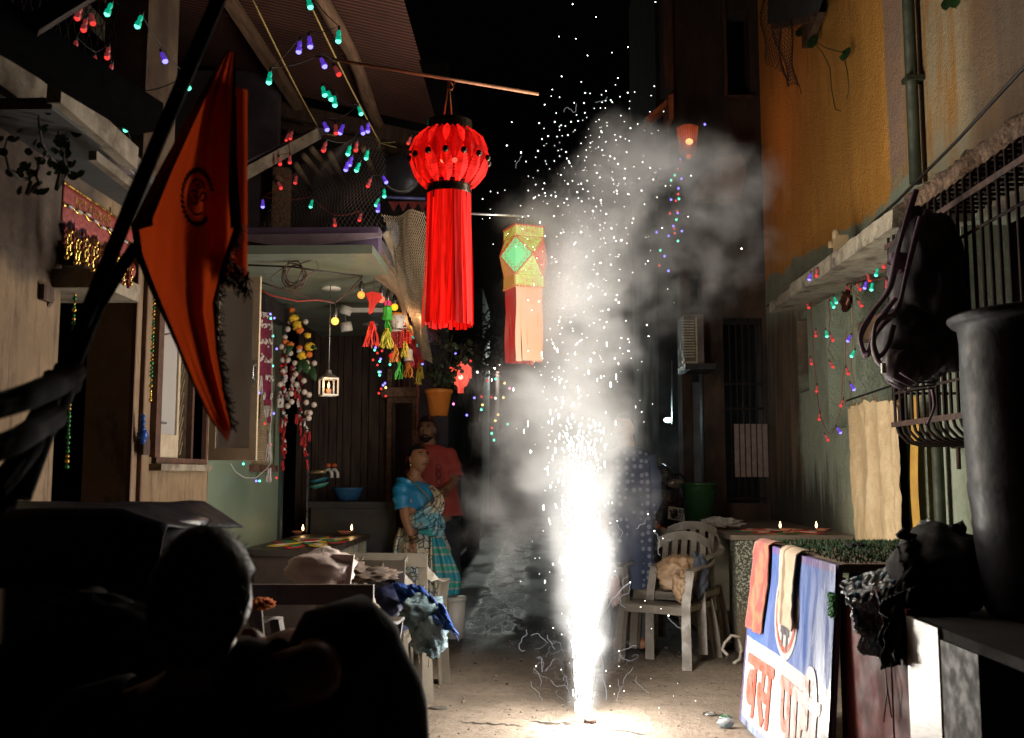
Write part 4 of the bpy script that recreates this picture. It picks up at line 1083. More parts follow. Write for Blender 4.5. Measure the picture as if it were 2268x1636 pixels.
# ------------------------------------------------------------------ hanging flower pot
YPp = 8.0; c3 = PY(972, 865, YPp)
def PU(v): return PY(972, v, YPp).z
fp = thing('hanging_flower_pot', 'orange plastic flower pot with trailing plant hanging above the two people', 'flower pot', (c3.x, YPp, PU(920)))
rT = (1003-942)/2*YPp/FPX; rB = (992-952)/2*YPp/FPX
obj('pot', MB().lathe((c3.x, YPp, 0), [(0, PU(921)), (rB, PU(922)), (rT*.93, PU(873)), (rT*1.02, PU(872)), (rT*1.05, PU(864)), (rT*.96, PU(863)), (rT*.88, PU(870)), (0, PU(872))], 32), M('orange_pot_plastic', (.72,.24,.04), (.62,.2,.035), 3, .35, bump=0), fp)
random.seed(14)
twig = M('twig', (.10,.07,.04), rough=.8); lf = M('shaded_leaf', (.05,.08,.035), (.03,.05,.02), 20, .5)
for k in range(16):
    b = Vector((c3.x + random.uniform(-.06,.06), YPp + random.uniform(-.06,.06), PU(868)))
    e = PY(random.uniform(935, 1045), random.uniform(735, 850), YPp + random.uniform(-.3,.3))
    P_ = [b.lerp(e, j/6) + Vector((.03*math.sin(j+k), .03*math.cos(j*1.3+k), .03*math.sin(j*.5*math.pi/3))) for j in range(7)]
    obj('twig', MB().tube(P_, .004, 4), twig, fp)
    for q in P_[2:]:
        for _ in range(2):
            lm = MB(); leaf(q + Vector((random.uniform(-.05,.05), random.uniform(-.05,.05), random.uniform(-.04,.04))), random.uniform(.012,.024), (random.uniform(-1,1), -1, random.uniform(-1,1)), random.uniform(0,6), lm)
            obj('leaf', lm, lf, fp)
obj('hanging_wire', MB().tube([(c3.x-.05, YPp, PU(865)), (c3.x, YPp, PU(740)), (c3.x, YPp, PU(640))], .003, 4), wire_m, fp)

# ------------------------------------------------------------------ deep alley: buildings, tree, street lamp
dz = thing('far_pale_building', 'faint greenish building end seen behind the tree', 'building', (-2, 22, 0))
obj('wall', MB().box((PY(985,1000,20).x, 20, 0), (PY(1068,1000,20).x, 23, PY(1040,640,20).z)), M('far_green_plaster', (.16,.24,.20), (.1,.14,.13), 1, .9), dz)
obj('roof', MB().hexa([PY(990,640,19.9), PY(1068,650,19.9), PY(1068,650,23), PY(990,640,23)], [PY(990,630,19.9), PY(1060,640,19.9), PY(1060,640,23), PY(990,630,23)]), M('far_roof', (.15,.08,.06), rough=.9), dz)
solo('far_alley_block', MB().box((-5, 11.5, 0), (PY(985,1000,11.5).x, 14, 6.2)), M('block_dark', (.025,.025,.032), (.015,.015,.02), 1, .9), 'unlit block beyond the timber shopfront', 'building', org=(-3, 12, 0))
solo('alley_end_building', MB().box((-6, 30, 0), (8, 33, 6.0)), M('end_dark', (.02,.02,.03), (.01,.01,.018), .5, .9), 'long unlit building closing the far end of the alley', 'building', org=(0, 30, 0))
tr = thing('tree', 'leafy tree silhouetted against the street lamp at the alley end', 'tree', PY(1060, 1060, 17))
random.seed(31)
tx = PY(1062, 900, 17); tk = MB().tube([(tx.x-.1, 17, 0), (tx.x-.05, 17, 1.6), (tx.x, 17, 2.6), (tx.x-.1, 17, 3.8)], [.11,.09,.06,.03], 8); obj('trunk', tk, twig, tr)
for k in range(11):
    b = Vector((tx.x-.03, 17, random.uniform(1.8, 3.4))); e = PY(random.uniform(985, 1110), random.uniform(690, 850), 17 + random.uniform(-.8,.8))
    obj('limb', MB().tube([b, b.lerp(e,.5) + Vector((0,0,.12)), e], [.035,.02,.008], 5), twig, tr)
lm = MB()
for k in range(2600):
    cl_ = random.choice(((1000,720,34,30),(1040,760,40,34),(1080,740,26,40),(1060,815,40,25),(1010,800,30,30),(1095,800,14,20),(965,760,25,50),(1030,700,35,20)))
    p = PY(random.gauss(cl_[0], cl_[2]*.55), random.gauss(cl_[1], cl_[3]*.55), 17 + random.gauss(0,.6)); r = random.uniform(.025,.06)
    n_ = Vector((random.gauss(0,1), random.gauss(0,1), random.gauss(0,1))).normalized(); x = n_.orthogonal().normalized(); y = n_.cross(x)
    lm.add([p - x*r, p - y*r*.5, p + x*r, p + y*r*.5], [(0,1,2,3)])
tag(obj('crown', lm, lf, tr), kind='stuff')
st = thing('street_lamp', 'bright street lamp shining through the leaves at the alley end', 'street lamp', PY(1099, 813, 24))
obj('lamp_head', MB().ball(PY(1099, 811, 24), .085, 0, 12, 8, (1.1,1,.9)), glow('street_lamp_glow', (1,1,.86), 30), st)
# plain pole; the lamp's glare rays are not modelled
obj('pole', MB().tube([PY(1102, 813, 24.1), (PY(1102,813,24.1).x, 24.1, 0)], .05, 8), steel_dark, st)
lamp('street_lamp_light', PY(1099, 812, 23.7), 260, (.92,1,.9), .1)

# ------------------------------------------------------------------ coloured string lights
LEDC = {'g': ((.0,.62,.36), (.15,1,.62)), 'v': ((.16,.06,.85), (.25,.22,1)), 'r': ((.75,.10,.10), (1,.05,.04)), 'y': ((.8,.6,.1), (1,.8,.25)), 'w': ((.8,.75,.7), (1,.95,.85)), 'p': ((.8,.15,.4), (1,.3,.6))}
LED = {}
for k_, (bc_, hc) in LEDC.items():
    LED[k_] = (EM('lens_'+k_+'_tinted', bc_, .5 if k_ != 'r' else .16, tuple(x*.6 for x in bc_), False), glow('diode_'+k_, hc, 2.6 if k_ != 'r' else 1.3))
LED['socket'] = M('lamp_socket', (.03,.03,.03), rough=.5, bump=0)
BM = {}
def bulb_mesh(kind, c):
    key = (kind, c)
    if key in BM: return BM[key]
    lens = MB()
    if kind == 'big':
        lens.lathe((0,0,0), [(.0055,.020),(.0085,.012),(.0085,.004),(.0065,.0),(.0105,-.006),(.0115,-.014),(.0085,-.022),(.003,-.026),(0,-.027)], 8, 0, False)
        dio = MB().ball((0,0,-.0165), .0092, 0, 8, 6, (1,1,1)); dio = MB().lathe((0,0,0), [(.0095,-.0175),(.0112,-.0195),(.0092,-.0245),(.004,-.0285),(0,-.0295)], 8, 0, True)
        so = MB().lathe((0,0,0), [(.0,.040),(.003,.038),(.0045,.030),(.006,.021),(.0,.02)], 6)
    else:
        lens.lathe((0,0,0), [(.0035,.008),(.0042,0),(.0042,-.006),(0,-.009)], 6, 0, True)
        dio = MB().ball((0,0,-.004), .0075, 0, 6, 4); so = MB().lathe((0,0,0), [(0,.016),(.003,.015),(.004,.008),(0,.007)], 5)
    BM[key] = (lens, dio, so); return BM[key]
PROTO = {}
def string_light(name, label, pts, kind='big', wire=None, group='strings of coloured fairy lights', wr=.0024, sag=.035, s=1.0, path=None):
    """pts: list of (world point, colour, tilt)"""
    t_ = thing('string_light', label, 'string lights', pts[0][0], group); base = Vector(pts[0][0])
    cp = []
    hang = Vector((0,0,.040*s if kind == 'big' else .016*s))
    P_ = path if path is not None else [p + hang for p, c, q in pts]
    for i in range(len(P_)-1):
        n = 6; L = (P_[i+1]-P_[i]).length
        for k in range(n): cp.append(P_[i].lerp(P_[i+1], k/n) - Vector((0,0,sag*math.sin(math.pi*k/n)*min(1, L*2))))
    cp.append(P_[-1]); obj('cable', MB().tube(cp, wr, 4), wire or wire_m, t_)
    for p, c, tl in pts:
        key = (kind, c)
        if key not in PROTO:
            lens, dio, so = bulb_mesh(kind, c)
            def mk(nm, mb, m):
                me = bpy.data.meshes.new(nm); me.from_pydata(mb.v, [], mb.f); me.polygons.foreach_set('use_smooth', mb.sm); me.materials.append(m); return me
            PROTO[key] = (mk('bulb', lens, LED[c][0]), mk('diode', dio, LED[c][1]), mk('socket', so, LED['socket']))
        a, b, so = PROTO[key]
        o = bpy.data.objects.new('bulb', a); col.objects.link(o); o.parent = t_; o.location = Vector(p) - base; o.scale = (s*(1.08 if kind == 'big' else 1),)*3
        o.rotation_euler = (tl*.4, tl, 0)
        if kind == 'big':
            for nm, me in (('diode', b), ('socket', so)):
                x = bpy.data.objects.new(nm, me); col.objects.link(x); x.parent = o
        else:
            x = bpy.data.objects.new('diode', b); col.objects.link(x); x.parent = o
        ORG[o.name] = Vector(p)
    return t_
def Q(lst, y0, y1, seed=0, x=None):
    random.seed(seed); n = max(1, len(lst)-1); out = []
    for i, e in enumerate(lst):
        u, v, c = e[:3]; y = e[3] if len(e) > 3 else y0 + (y1-y0)*i/n
        p = PX(u, v, x) if x is not None else PY(u, v, y)
        out.append((p, c, random.uniform(-.5,.5)))
    return out
string_light('s', 'string of bulbs drooping past the balcony mesh with red ones in a cluster', Q([(132,0,'v'),(175,29,'r'),(188,55,'r'),(204,42,'r'),(168,103,'r'),(210,137,'r'),(239,117,'r'),(245,155,'r'),(242,216,'v'),(275,280,'g'),(291,338,'v')], 3.6, 4.4, 1), s=1.05)
string_light('s', 'string of bulbs crossing from the top edge past the flag pole', Q([(242,20,'g',3.9),(309,47,'g',3.9),(362,127,'v',4.1),(414,187,'g',4.3),(288,221,'v',4.5),(321,270,'r',4.6),(347,327,'g',4.7),(325,378,'r',4.8),(118,176,'v',3.9)], 4, 4.8, 2), s=1.1)
string_light('s', 'string of bulbs dangling under the straw rope in a long sagging line', Q([(685,6,'g'),(750,80,'g'),(686,93,'v'),(663,104,'v'),(597,172,'g'),(715,139,'v'),(746,157,'r')], 4.2, 4.6, 3), s=1.15)
string_light('s', 'string of bulbs hanging in a bunch with three green ones close together', Q([(717,202,'g',4.7),(730,212,'g',4.7),(741,224,'g',4.7),(797,245,'g',5.4),(721,280,'v',5.0),(744,286,'r',5.0),(757,286,'v',5.0),(719,325,'r',5.2),(773,333,'g',5.3),(802,288,'v',5.5),(815,283,'v',5.5)], 4.2, 4.6, 4), s=1.1)
string_light('s', 'string of bulbs falling beside the bamboo pole towards the net', Q([(789,325,'r',5.5),(768,368,'v',5.4),(777,357,'v',5.5),(793,370,'g',5.5),(813,343,'g',5.7),(818,405,'r',5.9),(852,398,'v',6.0),(851,428,'g',6.2),(836,448,'g',6.2),(838,460,'v',6.2),(907,311,'r',6.6)], 4.2, 4.6, 5), s=1.1)
string_light('s', 'string of small bulbs dangling in front of the white eave board', Q([(645,300,'r',6.4),(637,304,'r',6.4),(642,353,'r',6.2),(619,357,'r',6.2),(619,411,'r',6.2),(655,398,'r',6.3),(582,451,'v',6.3),(690,451,'g',6.4),(741,492,'r',6.4),(798,481,'r',6.5)], 4.2, 4.6, 6), s=1.1, wire=redwire_m)
# right hand wall strings, red wire
XR = 2.20
def C8(x, y): return (1701 + x/3, 545.5 + y/3)
def R8(lst, seed, x=XR): return Q([(*C8(a, b), c) for a, b, c in lst], 0, 0, seed, x)
def R8p(lst, x=XR): return [PX(*C8(a, b), x) for a, b in lst]
string_light('s', 'red wired string of bulbs looped under the sunshade above the doorway', R8([(813,88,'r'),(777,118,'r'),(724,172,'g'),(668,208,'r'),(826,200,'v'),(789,252,'r'),(690,268,'g'),(648,258,'v'),(601,270,'r'),(610,380,'r'),(543,300,'r'),(527,290,'r')], 1), wire=redwire_m, s=1.05, sag=.01)
string_light('s', 'red wired string hanging down the narrow strip between vent and doorway', R8([(540,612,'v'),(565,713,'g'),(560,935,'v')], 2), wire=redwire_m, s=1.05, sag=.0, path=R8p([(540,240),(560,330),(565,520),(560,690),(552,790),(568,880),(570,915)]))
string_light('s', 'red wired string in a deep loop around the tall vent opening', R8([(264,393,'r'),(318,579,'r'),(285,765,'r'),(325,947,'r'),(342,1133,'r'),(389,1272,'r'),(470,1223,'v'),(491,1042,'r'),(527,829,'r')], 3), wire=redwire_m, s=1.05, sag=.0,
    path=R8p([(283,345),(290,480),(298,620),(305,760),(318,870),(325,950),(335,1060),(352,1140),(375,1195),(400,1245),(425,1245),(450,1200),(475,1120),(488,1040),(495,880),(515,790),(515,640),(520,560)]))
string_light('s', 'red wired string hanging free in front of the tall dark vent', R8([(447,358,'g'),(427,388,'g'),(388,581,'g'),(424,608,'r'),(421,787,'r')], 4), wire=redwire_m, s=1.05, sag=0,
    path=R8p([(400,235),(420,260),(402,380),(412,470),(405,560),(424,600),(400,690),(432,740),(418,775)]))
string_light('s', 'two little bulbs lying on the near end of the sunshade edge', Q([(1809,605,'r'),(1794,613,'v')], 0, 0, 5, 1.86), wire=redwire_m, s=1)
# white wired string round the green porch window
def C9(x, y): return (526.7 + x*400/818*.5537, 636.8 + y*400/818*.5537)
string_light('s', 'white wired string with tiny bulbs framing the meshed porch window', Q([(*C9(a,b), c) for a, b, c in ((180,205,'v'),(265,215,'v'),(300,248,'v'),(268,252,'g'),(288,395,'g'),(318,500,'v'),(285,640,'g'),(138,718,'g'),(172,860,'v'),(295,1028,'v'),(220,1112,'r'),(270,1283,'r'),(45,1440,'g'),(180,1580,'g'),(315,1555,'r'),(150,1580,'v'))], 0, 0, 7, XL+.10), 'tiny', wire=white_pl, sag=0, s=1.1,
    path=[PX(*C9(a,b), XL+.10) for a, b in ((130,165),(200,205),(275,215),(285,400),(280,640),(278,1030),(262,1200),(268,1440),(240,1480),(150,1560),(60,1560),(-20,1510),(-60,1440))])
# tiny fairy lights deep in the alley
random.seed(2)
def far_string(label, pts, y0, y1, seed, path=None):
    string_light('s', label, Q(pts, y0, y1, seed), 'tiny', s=1.5*y0/9, sag=.0, wr=.002)
D6 = lambda l: [(567 + a/3, 545.5 + b/3, c) for a, b, c in l]
far_string('string of pin-point lights hanging over the timber shopfront boards', D6([(793,672,'v'),(790,688,'g'),(838,693,'r'),(806,708,'r'),(778,753,'r'),(828,747,'v'),(823,762,'g'),(808,787,'r'),(826,833,'v'),(815,835,'g'),(823,855,'g'),(890,784,'g'),(858,908,'v'),(843,922,'v'),(862,937,'y'),(832,945,'r'),(815,975,'r'),(864,993,'r')]), 8.5, 8.5, 1)
far_string('string of pin-point lights between the ornaments and the coral lantern', D6([(1018,780,'g'),(1108,780,'v'),(1080,840,'r'),(1157,655,'v'),(1157,725,'r'),(1163,737,'v'),(1288,803,'r'),(1289,867,'g'),(1263,900,'v'),(1320,905,'g'),(1327,712,'v'),(1425,760,'r'),(1312,1046,'p')]), 9.4, 9.4, 2)
far_string('string of pin-point lights near the street lamp in the thin smoke', D6([(1470,835,'w'),(1538,890,'r'),(1592,880,'g'),(1653,908,'y'),(1685,942,'p'),(1497,998,'r'),(1449,1006,'v'),(1566,1000,'r'),(1590,1008,'w'),(1643,1003,'y'),(1507,1052,'y'),(1497,1083,'g'),(1402,1120,'v'),(1608,1117,'y'),(1591,1157,'y'),(1566,1205,'r'),(1567,1241,'g'),(1583,1286,'g'),(1672,1180,'g')]), 12.5, 12.5, 3)
D3 = lambda l: [(1134 + a/3, b/3, c) for a, b, c in l]
far_string('string of pin-point lights dangling down in the smoke below the orange lantern', D3([(1280,825,'v'),(1118,1055,'v'),(1123,1075,'r'),(1100,1122,'r'),(1080,1163,'g'),(1057,1196,'g'),(1128,1186,'v'),(1107,1250,'v'),(1105,1288,'r'),(1108,1320,'g'),(1057,1325,'v'),(1088,1332,'r'),(1097,1403,'r'),(1099,1415,'v'),(1048,1416,'r'),(1094,1458,'g'),(1073,1500,'v'),(1079,1518,'r'),(1130,1534,'v'),(1080,1548,'r'),(1040,1566,'v'),(1103,1600,'g'),(962,1541,'v'),(1015,1700,'v'),(987,1662,'g'),(978,1763,'r'),(1040,1798,'v')]), 9.6, 9.8, 4)

# ------------------------------------------------------------------ round party bulbs and paper ornaments along the porch edge
wires = []
pw = [PY(560,633,5.7), PY(600,655,5.75), PY(660,668,5.8), PY(700,665,5.85), PY(733,668,5.9), PY(738,672,5.9)]
solo('red_flex', MB().tube(pw, .005, 5), M('red_flex_wire', (.30,.03,.025), rough=.5, bump=0), 'red twisted flex with white ties sagging to the nearest yellow bulb', 'cable', org=pw[0])
pw = [PY(556,618,5.7), PY(620,640,5.75), PY(690,662,5.85), PY(740,672,5.9), PY(770,650,6.0), PY(803,612,6.1), PY(835,588,6.1)]
solo('black_flex', MB().tube(pw, .005, 5), M('brown_flex', (.07,.03,.03), rough=.5, bump=0), 'dark flex running from the shutter to the bulb row on the porch', 'cable', org=pw[0])
pw = [PY(550,588,5.6), PY(650,592,5.6), PY(700,600,5.6), PY(760,608,5.8), PY(803,612,5.9)]
solo('black_flex', MB().tube(pw, .006, 5), M('black_flex', (.03,.02,.02), rough=.5, bump=0), 'dark flex stapled under the violet beam', 'cable', org=pw[0])
mb = MB(); cc = PY(652, 608, 5.6); random.seed(8)
for k in range(6):
    rr = .055 + .012*random.random(); off = Vector((random.uniform(-.012,.012), 0, random.uniform(-.02,.02))); el = random.uniform(.75,1.1)
    mb.tube([cc + off + Vector((rr*math.cos(2*math.pi*j/18)*el, .012*math.sin(j+k), rr*1.25*math.sin(2*math.pi*j/18))) for j in range(19)], .0035, 4)
mb.tube([cc + Vector((-.05,0,.05)), cc + Vector((-.14,0,-.02)), cc + Vector((-.10,0,-.09)), cc + Vector((0,0,-.06)), cc + Vector((.14,0,.03)), cc + Vector((.12,0,.09)), cc + Vector((.03,0,.06))], .003, 4)
solo('wire_coil', mb, M('coil_wire', (.10,.05,.04), rough=.5, bump=0), 'bundle of coiled wire tied up under the violet beam', 'wire', org=cc)
SOCK = black_m
def party_bulb(u, v, y, colr, st_, label, r=.0235):
    p = PY(u, v, y); g = thing('round_bulb', label, 'light bulb', p, 'round coloured bulbs along the porch edge')
    t = NT('bulb_glow'); fr_ = t.n('ShaderNodeLayerWeight'); fr_.inputs[0].default_value = .45
    e = t.n('ShaderNodeEmission'); t.put(e.inputs[0], t.mix(fr_.outputs['Facing'], colr, tuple(x*y_ for x, y_ in zip(colr, (1,.45,.35))))); e.inputs[1].default_value = st_
    t.t.links.new(e.outputs[0], t.out.inputs[0])
    obj('glass', MB().ball(p, r, 0, 16, 10), t.mat, g)
    obj('cap', MB().lathe(p + Vector((0,0,r*.9)), [(.010,0),(.010,.018)], 10), steel, g)
    obj('socket', MB().lathe(p + Vector((0,0,r*.9+.016)), [(.0,0),(.014,.0),(.016,.01),(.012,.035),(.007,.05),(0,.05)], 10), SOCK, g)
    obj('flex', MB().tube([p + Vector((0,0,r+.06)), p + Vector((0,0,r+.10))], .003, 4), wire_m, g)
    return p
Yv = (1,.60,.10)
for a in ((742,712,5.9,Yv,2.4,'glowing yellow bulb nearest the window, hanging lowest'), (800,654,6.05,(1,.42,.07),1.7,'glowing amber bulb hanging highest under the porch beam'),
          (845,664,6.2,(1,.30,.16),1.1,'pale orange bulb behind the red fish ornament'), (859,673,6.35,(1,.08,.20),.8,'pink bulb beside the green paper tassel'),
          (874,681,6.45,(1,.62,.03),1.5,'bright yellow bulb above the starred paper lantern'), (889,716,6.8,(1,.92,.8),1.6,'white bulb at the rim of the starred paper lantern'),
          (897,715,6.95,(1,.22,.12),.9,'salmon bulb just behind the white one'), (906,728,7.1,(1,.58,.05),1.6,'yellow bulb past the starred paper lantern'),
          (913,738,7.25,(1,.25,.08),.9,'orange bulb between yellow and turquoise ones'), (918,748,7.4,(.05,.75,.62),.8,'turquoise bulb first of the three in the chain'),
          (925,763,7.6,(.05,.75,.62),.8,'turquoise bulb second in the chain beside the beaded lantern'), (936,774,7.8,(.05,.75,.62),.8,'turquoise bulb last in the chain by the hanging pot'),
          (868,789,7.6,(1,.01,.03),.9,'deep red bulb hanging alone below the ornaments')):
    party_bulb(*a)
lamp('party_bulb_light', PY(742, 712, 5.9) + Vector((.0,-.15,-.15)), 1.3, (1,.62,.25), .03)
lamp('party_bulb_light', PY(800, 654, 6.05) + Vector((.0,-.15,-.2)), 1.2, (1,.5,.18), .03)
lamp('party_bulb_light', PY(895, 730, 6.9) + Vector((.1,-.2,.0)), 2.5, (1,.6,.35), .05)
# paper ornaments
def tassel(mb, p, n, L, w, spread, seed, mi=0):
    random.seed(seed)
    for k in range(n):
        a = random.uniform(0, 6.28); d = Vector((math.cos(a), math.sin(a), 0)); e = Vector((random.uniform(-1,1), random.uniform(-1,1), 0)).normalized()
        P_ = [p + d*spread*(t_**.7)*random.uniform(.7,1.1) + Vector((.01*math.sin(t_*5+k), 0, -L*t_*random.uniform(.9,1))) for t_ in (0,.25,.5,.75,1)]
        ww = w*random.uniform(.6,1.2)
        mb.add([q - e*ww for q in P_] + [q + e*ww for q in P_], [(i, i+1, 6+i, 5+i) for i in range(4)], mi)
pm = {n: M('paper_'+n, c, tuple(x*.7 for x in c), 10, .6, bump=.1) for n, c in dict(scarlet=(.65,.03,.02), leafgreen=(.05,.45,.04), lemon=(.65,.55,.06), amber=(.7,.25,.03), magenta=(.6,.04,.12), white=(.7,.65,.58), crimson=(.45,.02,.02)).items()}
ogrp = 'paper ornaments hung along the porch edge'
def ornament(u, v, y, body, bm, tm_, label, n=16, L=.12, sp=.03, par=None, cat='ornament'):
    p = PY(u, v, y); g = thing('paper_ornament', label, cat, p, ogrp)
    if body == 'cone': obj('body', MB().lathe(p, [(.012,.06),(.03,.045),(.028,.0),(.036,-.03),(.02,-.035)], 8, 0, False), bm, g)
    elif body == 'fish':
        obj('body', MB().prism([p + Vector((x*.01, 0, z*.01)) for x, z in ((-5,4),(-1,5),(4,4),(5,1),(1,-3),(-1,-8),(-3,-9),(-3,-2))], (0,.02,0)), bm, g)
    elif body == 'pot': 
        b = obj('body', MB().lathe(p, [(.02,.05),(.045,.042),(.052,.02),(.05,-.01),(.035,-.045),(.03,-.05)], 16), bm, g)
        for k in range(7):
            for j in range(2):
                a = 2*math.pi*(k + .5*j)/7; q = p + Vector((.053*math.cos(a), .053*math.sin(a), .018 - .03*j)); rd_ = Vector((math.cos(a), math.sin(a), 0)); tg = Vector((-math.sin(a), math.cos(a), 0))
                obj('star', MB().sheet([q + tg*(.007 if m_ % 2 == 0 else .003)*math.cos(R(36*m_+90)) + Vector((0,0,1))*(.007 if m_ % 2 == 0 else .003)*math.sin(R(36*m_+90)) for m_ in range(10)]), pm['crimson'], b)
        obj('cap', MB().lathe(p, [(.0,.058),(.03,.056),(.05,.04),(.048,.038)], 14), pm['amber'], g)
    elif body == 'beads':
        for k in range(11):
            a = 2*math.pi*k/11; q = p + Vector((.04*math.cos(a), .04*math.sin(a), .05))
            mb = MB()
            for j in range(9): mb.ball(q - Vector((0,0,.0125*j)), .006, 0, 5, 4)
            obj('bead_string', mb, bm, g)
        obj('rim', MB().lathe(p, [(.03,.06),(.046,.055),(.046,.05)], 14), pm['white'], g)
    if tm_: mb = MB(); tassel(mb, p - Vector((0,0,.035)), n, L, .0035, sp, int(u), 0); obj('tassel', mb, tm_, g)
    obj('thread', MB().tube([p + Vector((0,0,.04)), p + Vector((0,0,.14))], .0015, 3), wire_m, g)
ornament(828,664,6.0,'fish',pm['scarlet'],None,'red fish shaped paper ornament nearest us in the row')
ornament(824,700,5.98,None,None,pm['scarlet'],'long red streamer tassel hanging under the paper fish', n=22, L=.16, sp=.045)
ornament(858,698,6.2,'cone',pm['leafgreen'],pm['leafgreen'],'bright green paper cone with green streamers', L=.14)
ornament(857,715,6.15,None,None,pm['lemon'],'pale yellow streamer tassel below the green cone', n=22, L=.13, sp=.045)
ornament(880,712,6.5,'pot',pm['white'],None,'white round paper lantern printed with small red stars', cat='lantern')
ornament(876,752,6.4,'beads',pm['crimson'],pm['amber'],'red beaded lantern with orange tassel below the starred one', cat='lantern')
ornament(885,790,6.6,None,None,pm['leafgreen'],'green and yellow tassel under the first beaded lantern', n=12)
ornament(897,745,6.9,'beads',pm['scarlet'],pm['lemon'],'red beaded lantern with a lemon tassel', cat='lantern')
ornament(908,768,7.1,'beads',pm['crimson'],pm['magenta'],'red beaded lantern with a magenta tassel', cat='lantern')
ornament(905,790,7.0,'cone',pm['white'],pm['amber'],'white paper cone with an orange tassel', n=12)
ornament(922,775,7.5,'beads',pm['magenta'],pm['scarlet'],'magenta beaded lantern with a scarlet tassel', cat='lantern')
ornament(930,795,7.6,'cone',pm['crimson'],pm['lemon'],'dark red paper cone with pale yellow tassel, last before the pot')
ornament(925,815,7.6,None,None,pm['lemon'],'thin yellow green tassel lowest at the far end of the row', n=12, L=.1)
# ------------------------------------------------------------------ right: curtain, window cage, bag, cabinet, drum, banner
cur = thing('sacking_curtain', 'cream woven plastic curtain hanging in the lower half of the doorway', 'curtain', (2.2, 6.75, 1.8))
cm_ = NT('woven_cream_plastic')
cc_ = cm_.mix(cm_.ramp(cm_.noise(7, 5, .7, cm_.map((1,1,.5))), .35, .65), (.62,.47,.28), (.50,.36,.20))
cm_.bump(cm_.m('ADD', cm_.noise(16, 6, .7, dist=.6), cm_.m('MULTIPLY', cm_.noise(90,2,.5), .2)), .7, .02)
cur_m = cm_.set(Base_Color=cc_, Roughness=.42)
YQ0, YQ1 = 5.90, 6.86
def cloth_fold(y, z, s=1):
    return .028*math.sin(y*22 + .6*math.sin(z*3)) + .02*mnoise.noise(Vector((y*5, z*2.2, 3))) + .012*mnoise.noise(Vector((y*17, z*11, 9)))
ztop = lambda a: PX(1890 + (1-a)*105, 905 - 14*math.sin((1-a)*3), 2.2).z + .03*mnoise.noise(Vector((a*19, 0, 0)))
def crease(a, b): return .03*(1-abs(mnoise.noise(Vector((a*5 + .5*mnoise.noise(Vector((a*2,b*2,1))), b*.9, 4))))*2) + .005*(1-abs(mnoise.noise(Vector((a*6 + b*3, b*14, 7))))*2) + .0035*(1-abs(mnoise.noise(Vector((a*22, b*20, 3))))*2)
def cfn(a, b):
    y = YQ0 + (YQ1-YQ0)*a; zt = ztop(a); z = .03 + (zt-.03)*b
    return (2.16 + cloth_fold(y, z)*(.8-.3*b) - crease(a, b), y + .03*math.sin(b*3)*(.5-a), z)
obj('cloth', MB().grid(cfn, 110, 150), cur_m, cur)
obj('edge_panel', MB().grid(lambda a, b: (2.20 + .02*math.sin(b*9), 6.84 + .09*a, .03 + 1.62*b), 4, 30), M('ochre_cloth', (.55,.33,.07), (.45,.26,.05), 9, .6), cur)
obj('edge_panel', MB().grid(lambda a, b: (2.20 + .02*math.sin(b*7), 5.80 + .12*a, .03 + 1.70*b), 4, 30), M('ochre_edge', (.5,.30,.06), (.4,.22,.05), 9, .6), cur)
mb = MB(); random.seed(6)
for k in range(90):
    a = random.random(); p = Vector(cfn(a, 1)); mb.tube([p, p + Vector((random.uniform(-.03,.02), random.uniform(-.03,.03), random.uniform(.0,.04)))], .0014, 3)
tag(obj('frayed_edge', mb, M('frayed_thread', (.30,.18,.09), (.15,.08,.04), 30, .9), cur), kind='stuff')
obj('rail', MB().tube([(2.22, 7.2, 1.80), (2.21, 5.75, 1.84)], .007, 6), wire_m, cur)

cg = thing('window_cage', 'black iron window cage with bars curving in at the bottom', 'window grille', (2.1, 4.7, 2))
GX = 1.95
y0, y1 = 3.75, 5.47; nb = 22
for k in range(nb):
    y = y1 - (y1-y0)*k/(nb-1)
    pts = [(XW-.002, y, 2.64), (GX+.02, y, 2.64), (GX, y, 2.62), (GX, y, 2.2), (GX, y, 1.72), (GX, y, 1.56), (GX+.015, y, 1.50), (GX+.06, y, 1.45), (GX+.13, y, 1.43), (XW-.002, y, 1.43)]
    obj('bar', MB().tube(pts, .0085, 6), steel_dark, cg)
for z, x in ((2.53, GX-.014), (1.545, GX-.014)): obj('flat_rail', MB().box((x, y0, z-.014), (x+.005, y1+.03, z+.014)), M('rusty_flat', (.07,.03,.02), (.03,.018,.014), 15, .7), cg)
for z in (2.36, 1.715): obj('rail', MB().tube([(XW, y1, z), (GX, y1, z), (GX, y0, z)], .008, 6), steel_dark, cg)
obj('rail', MB().tube([(XW-.05, y0, 1.425), (XW-.05, y1, 1.425)], .012, 6), steel_dark, cg)
obj('rail', MB().tube([(GX+.12, y0, 2.645), (GX+.12, y1, 2.645)], .007, 6), steel_dark, cg)
obj('rail', MB().tube([(GX+.24, y0, 2.645), (GX+.24, y1, 2.645)], .007, 6), steel_dark, cg)
solo('wooden_prop', MB().tube([PX(2122,992,2.1), PX(2124,1040,2.1)], .012, 6), wood_dark, 'short dark peg hanging below the window cage', 'peg', org=PX(2122,992,2.1))

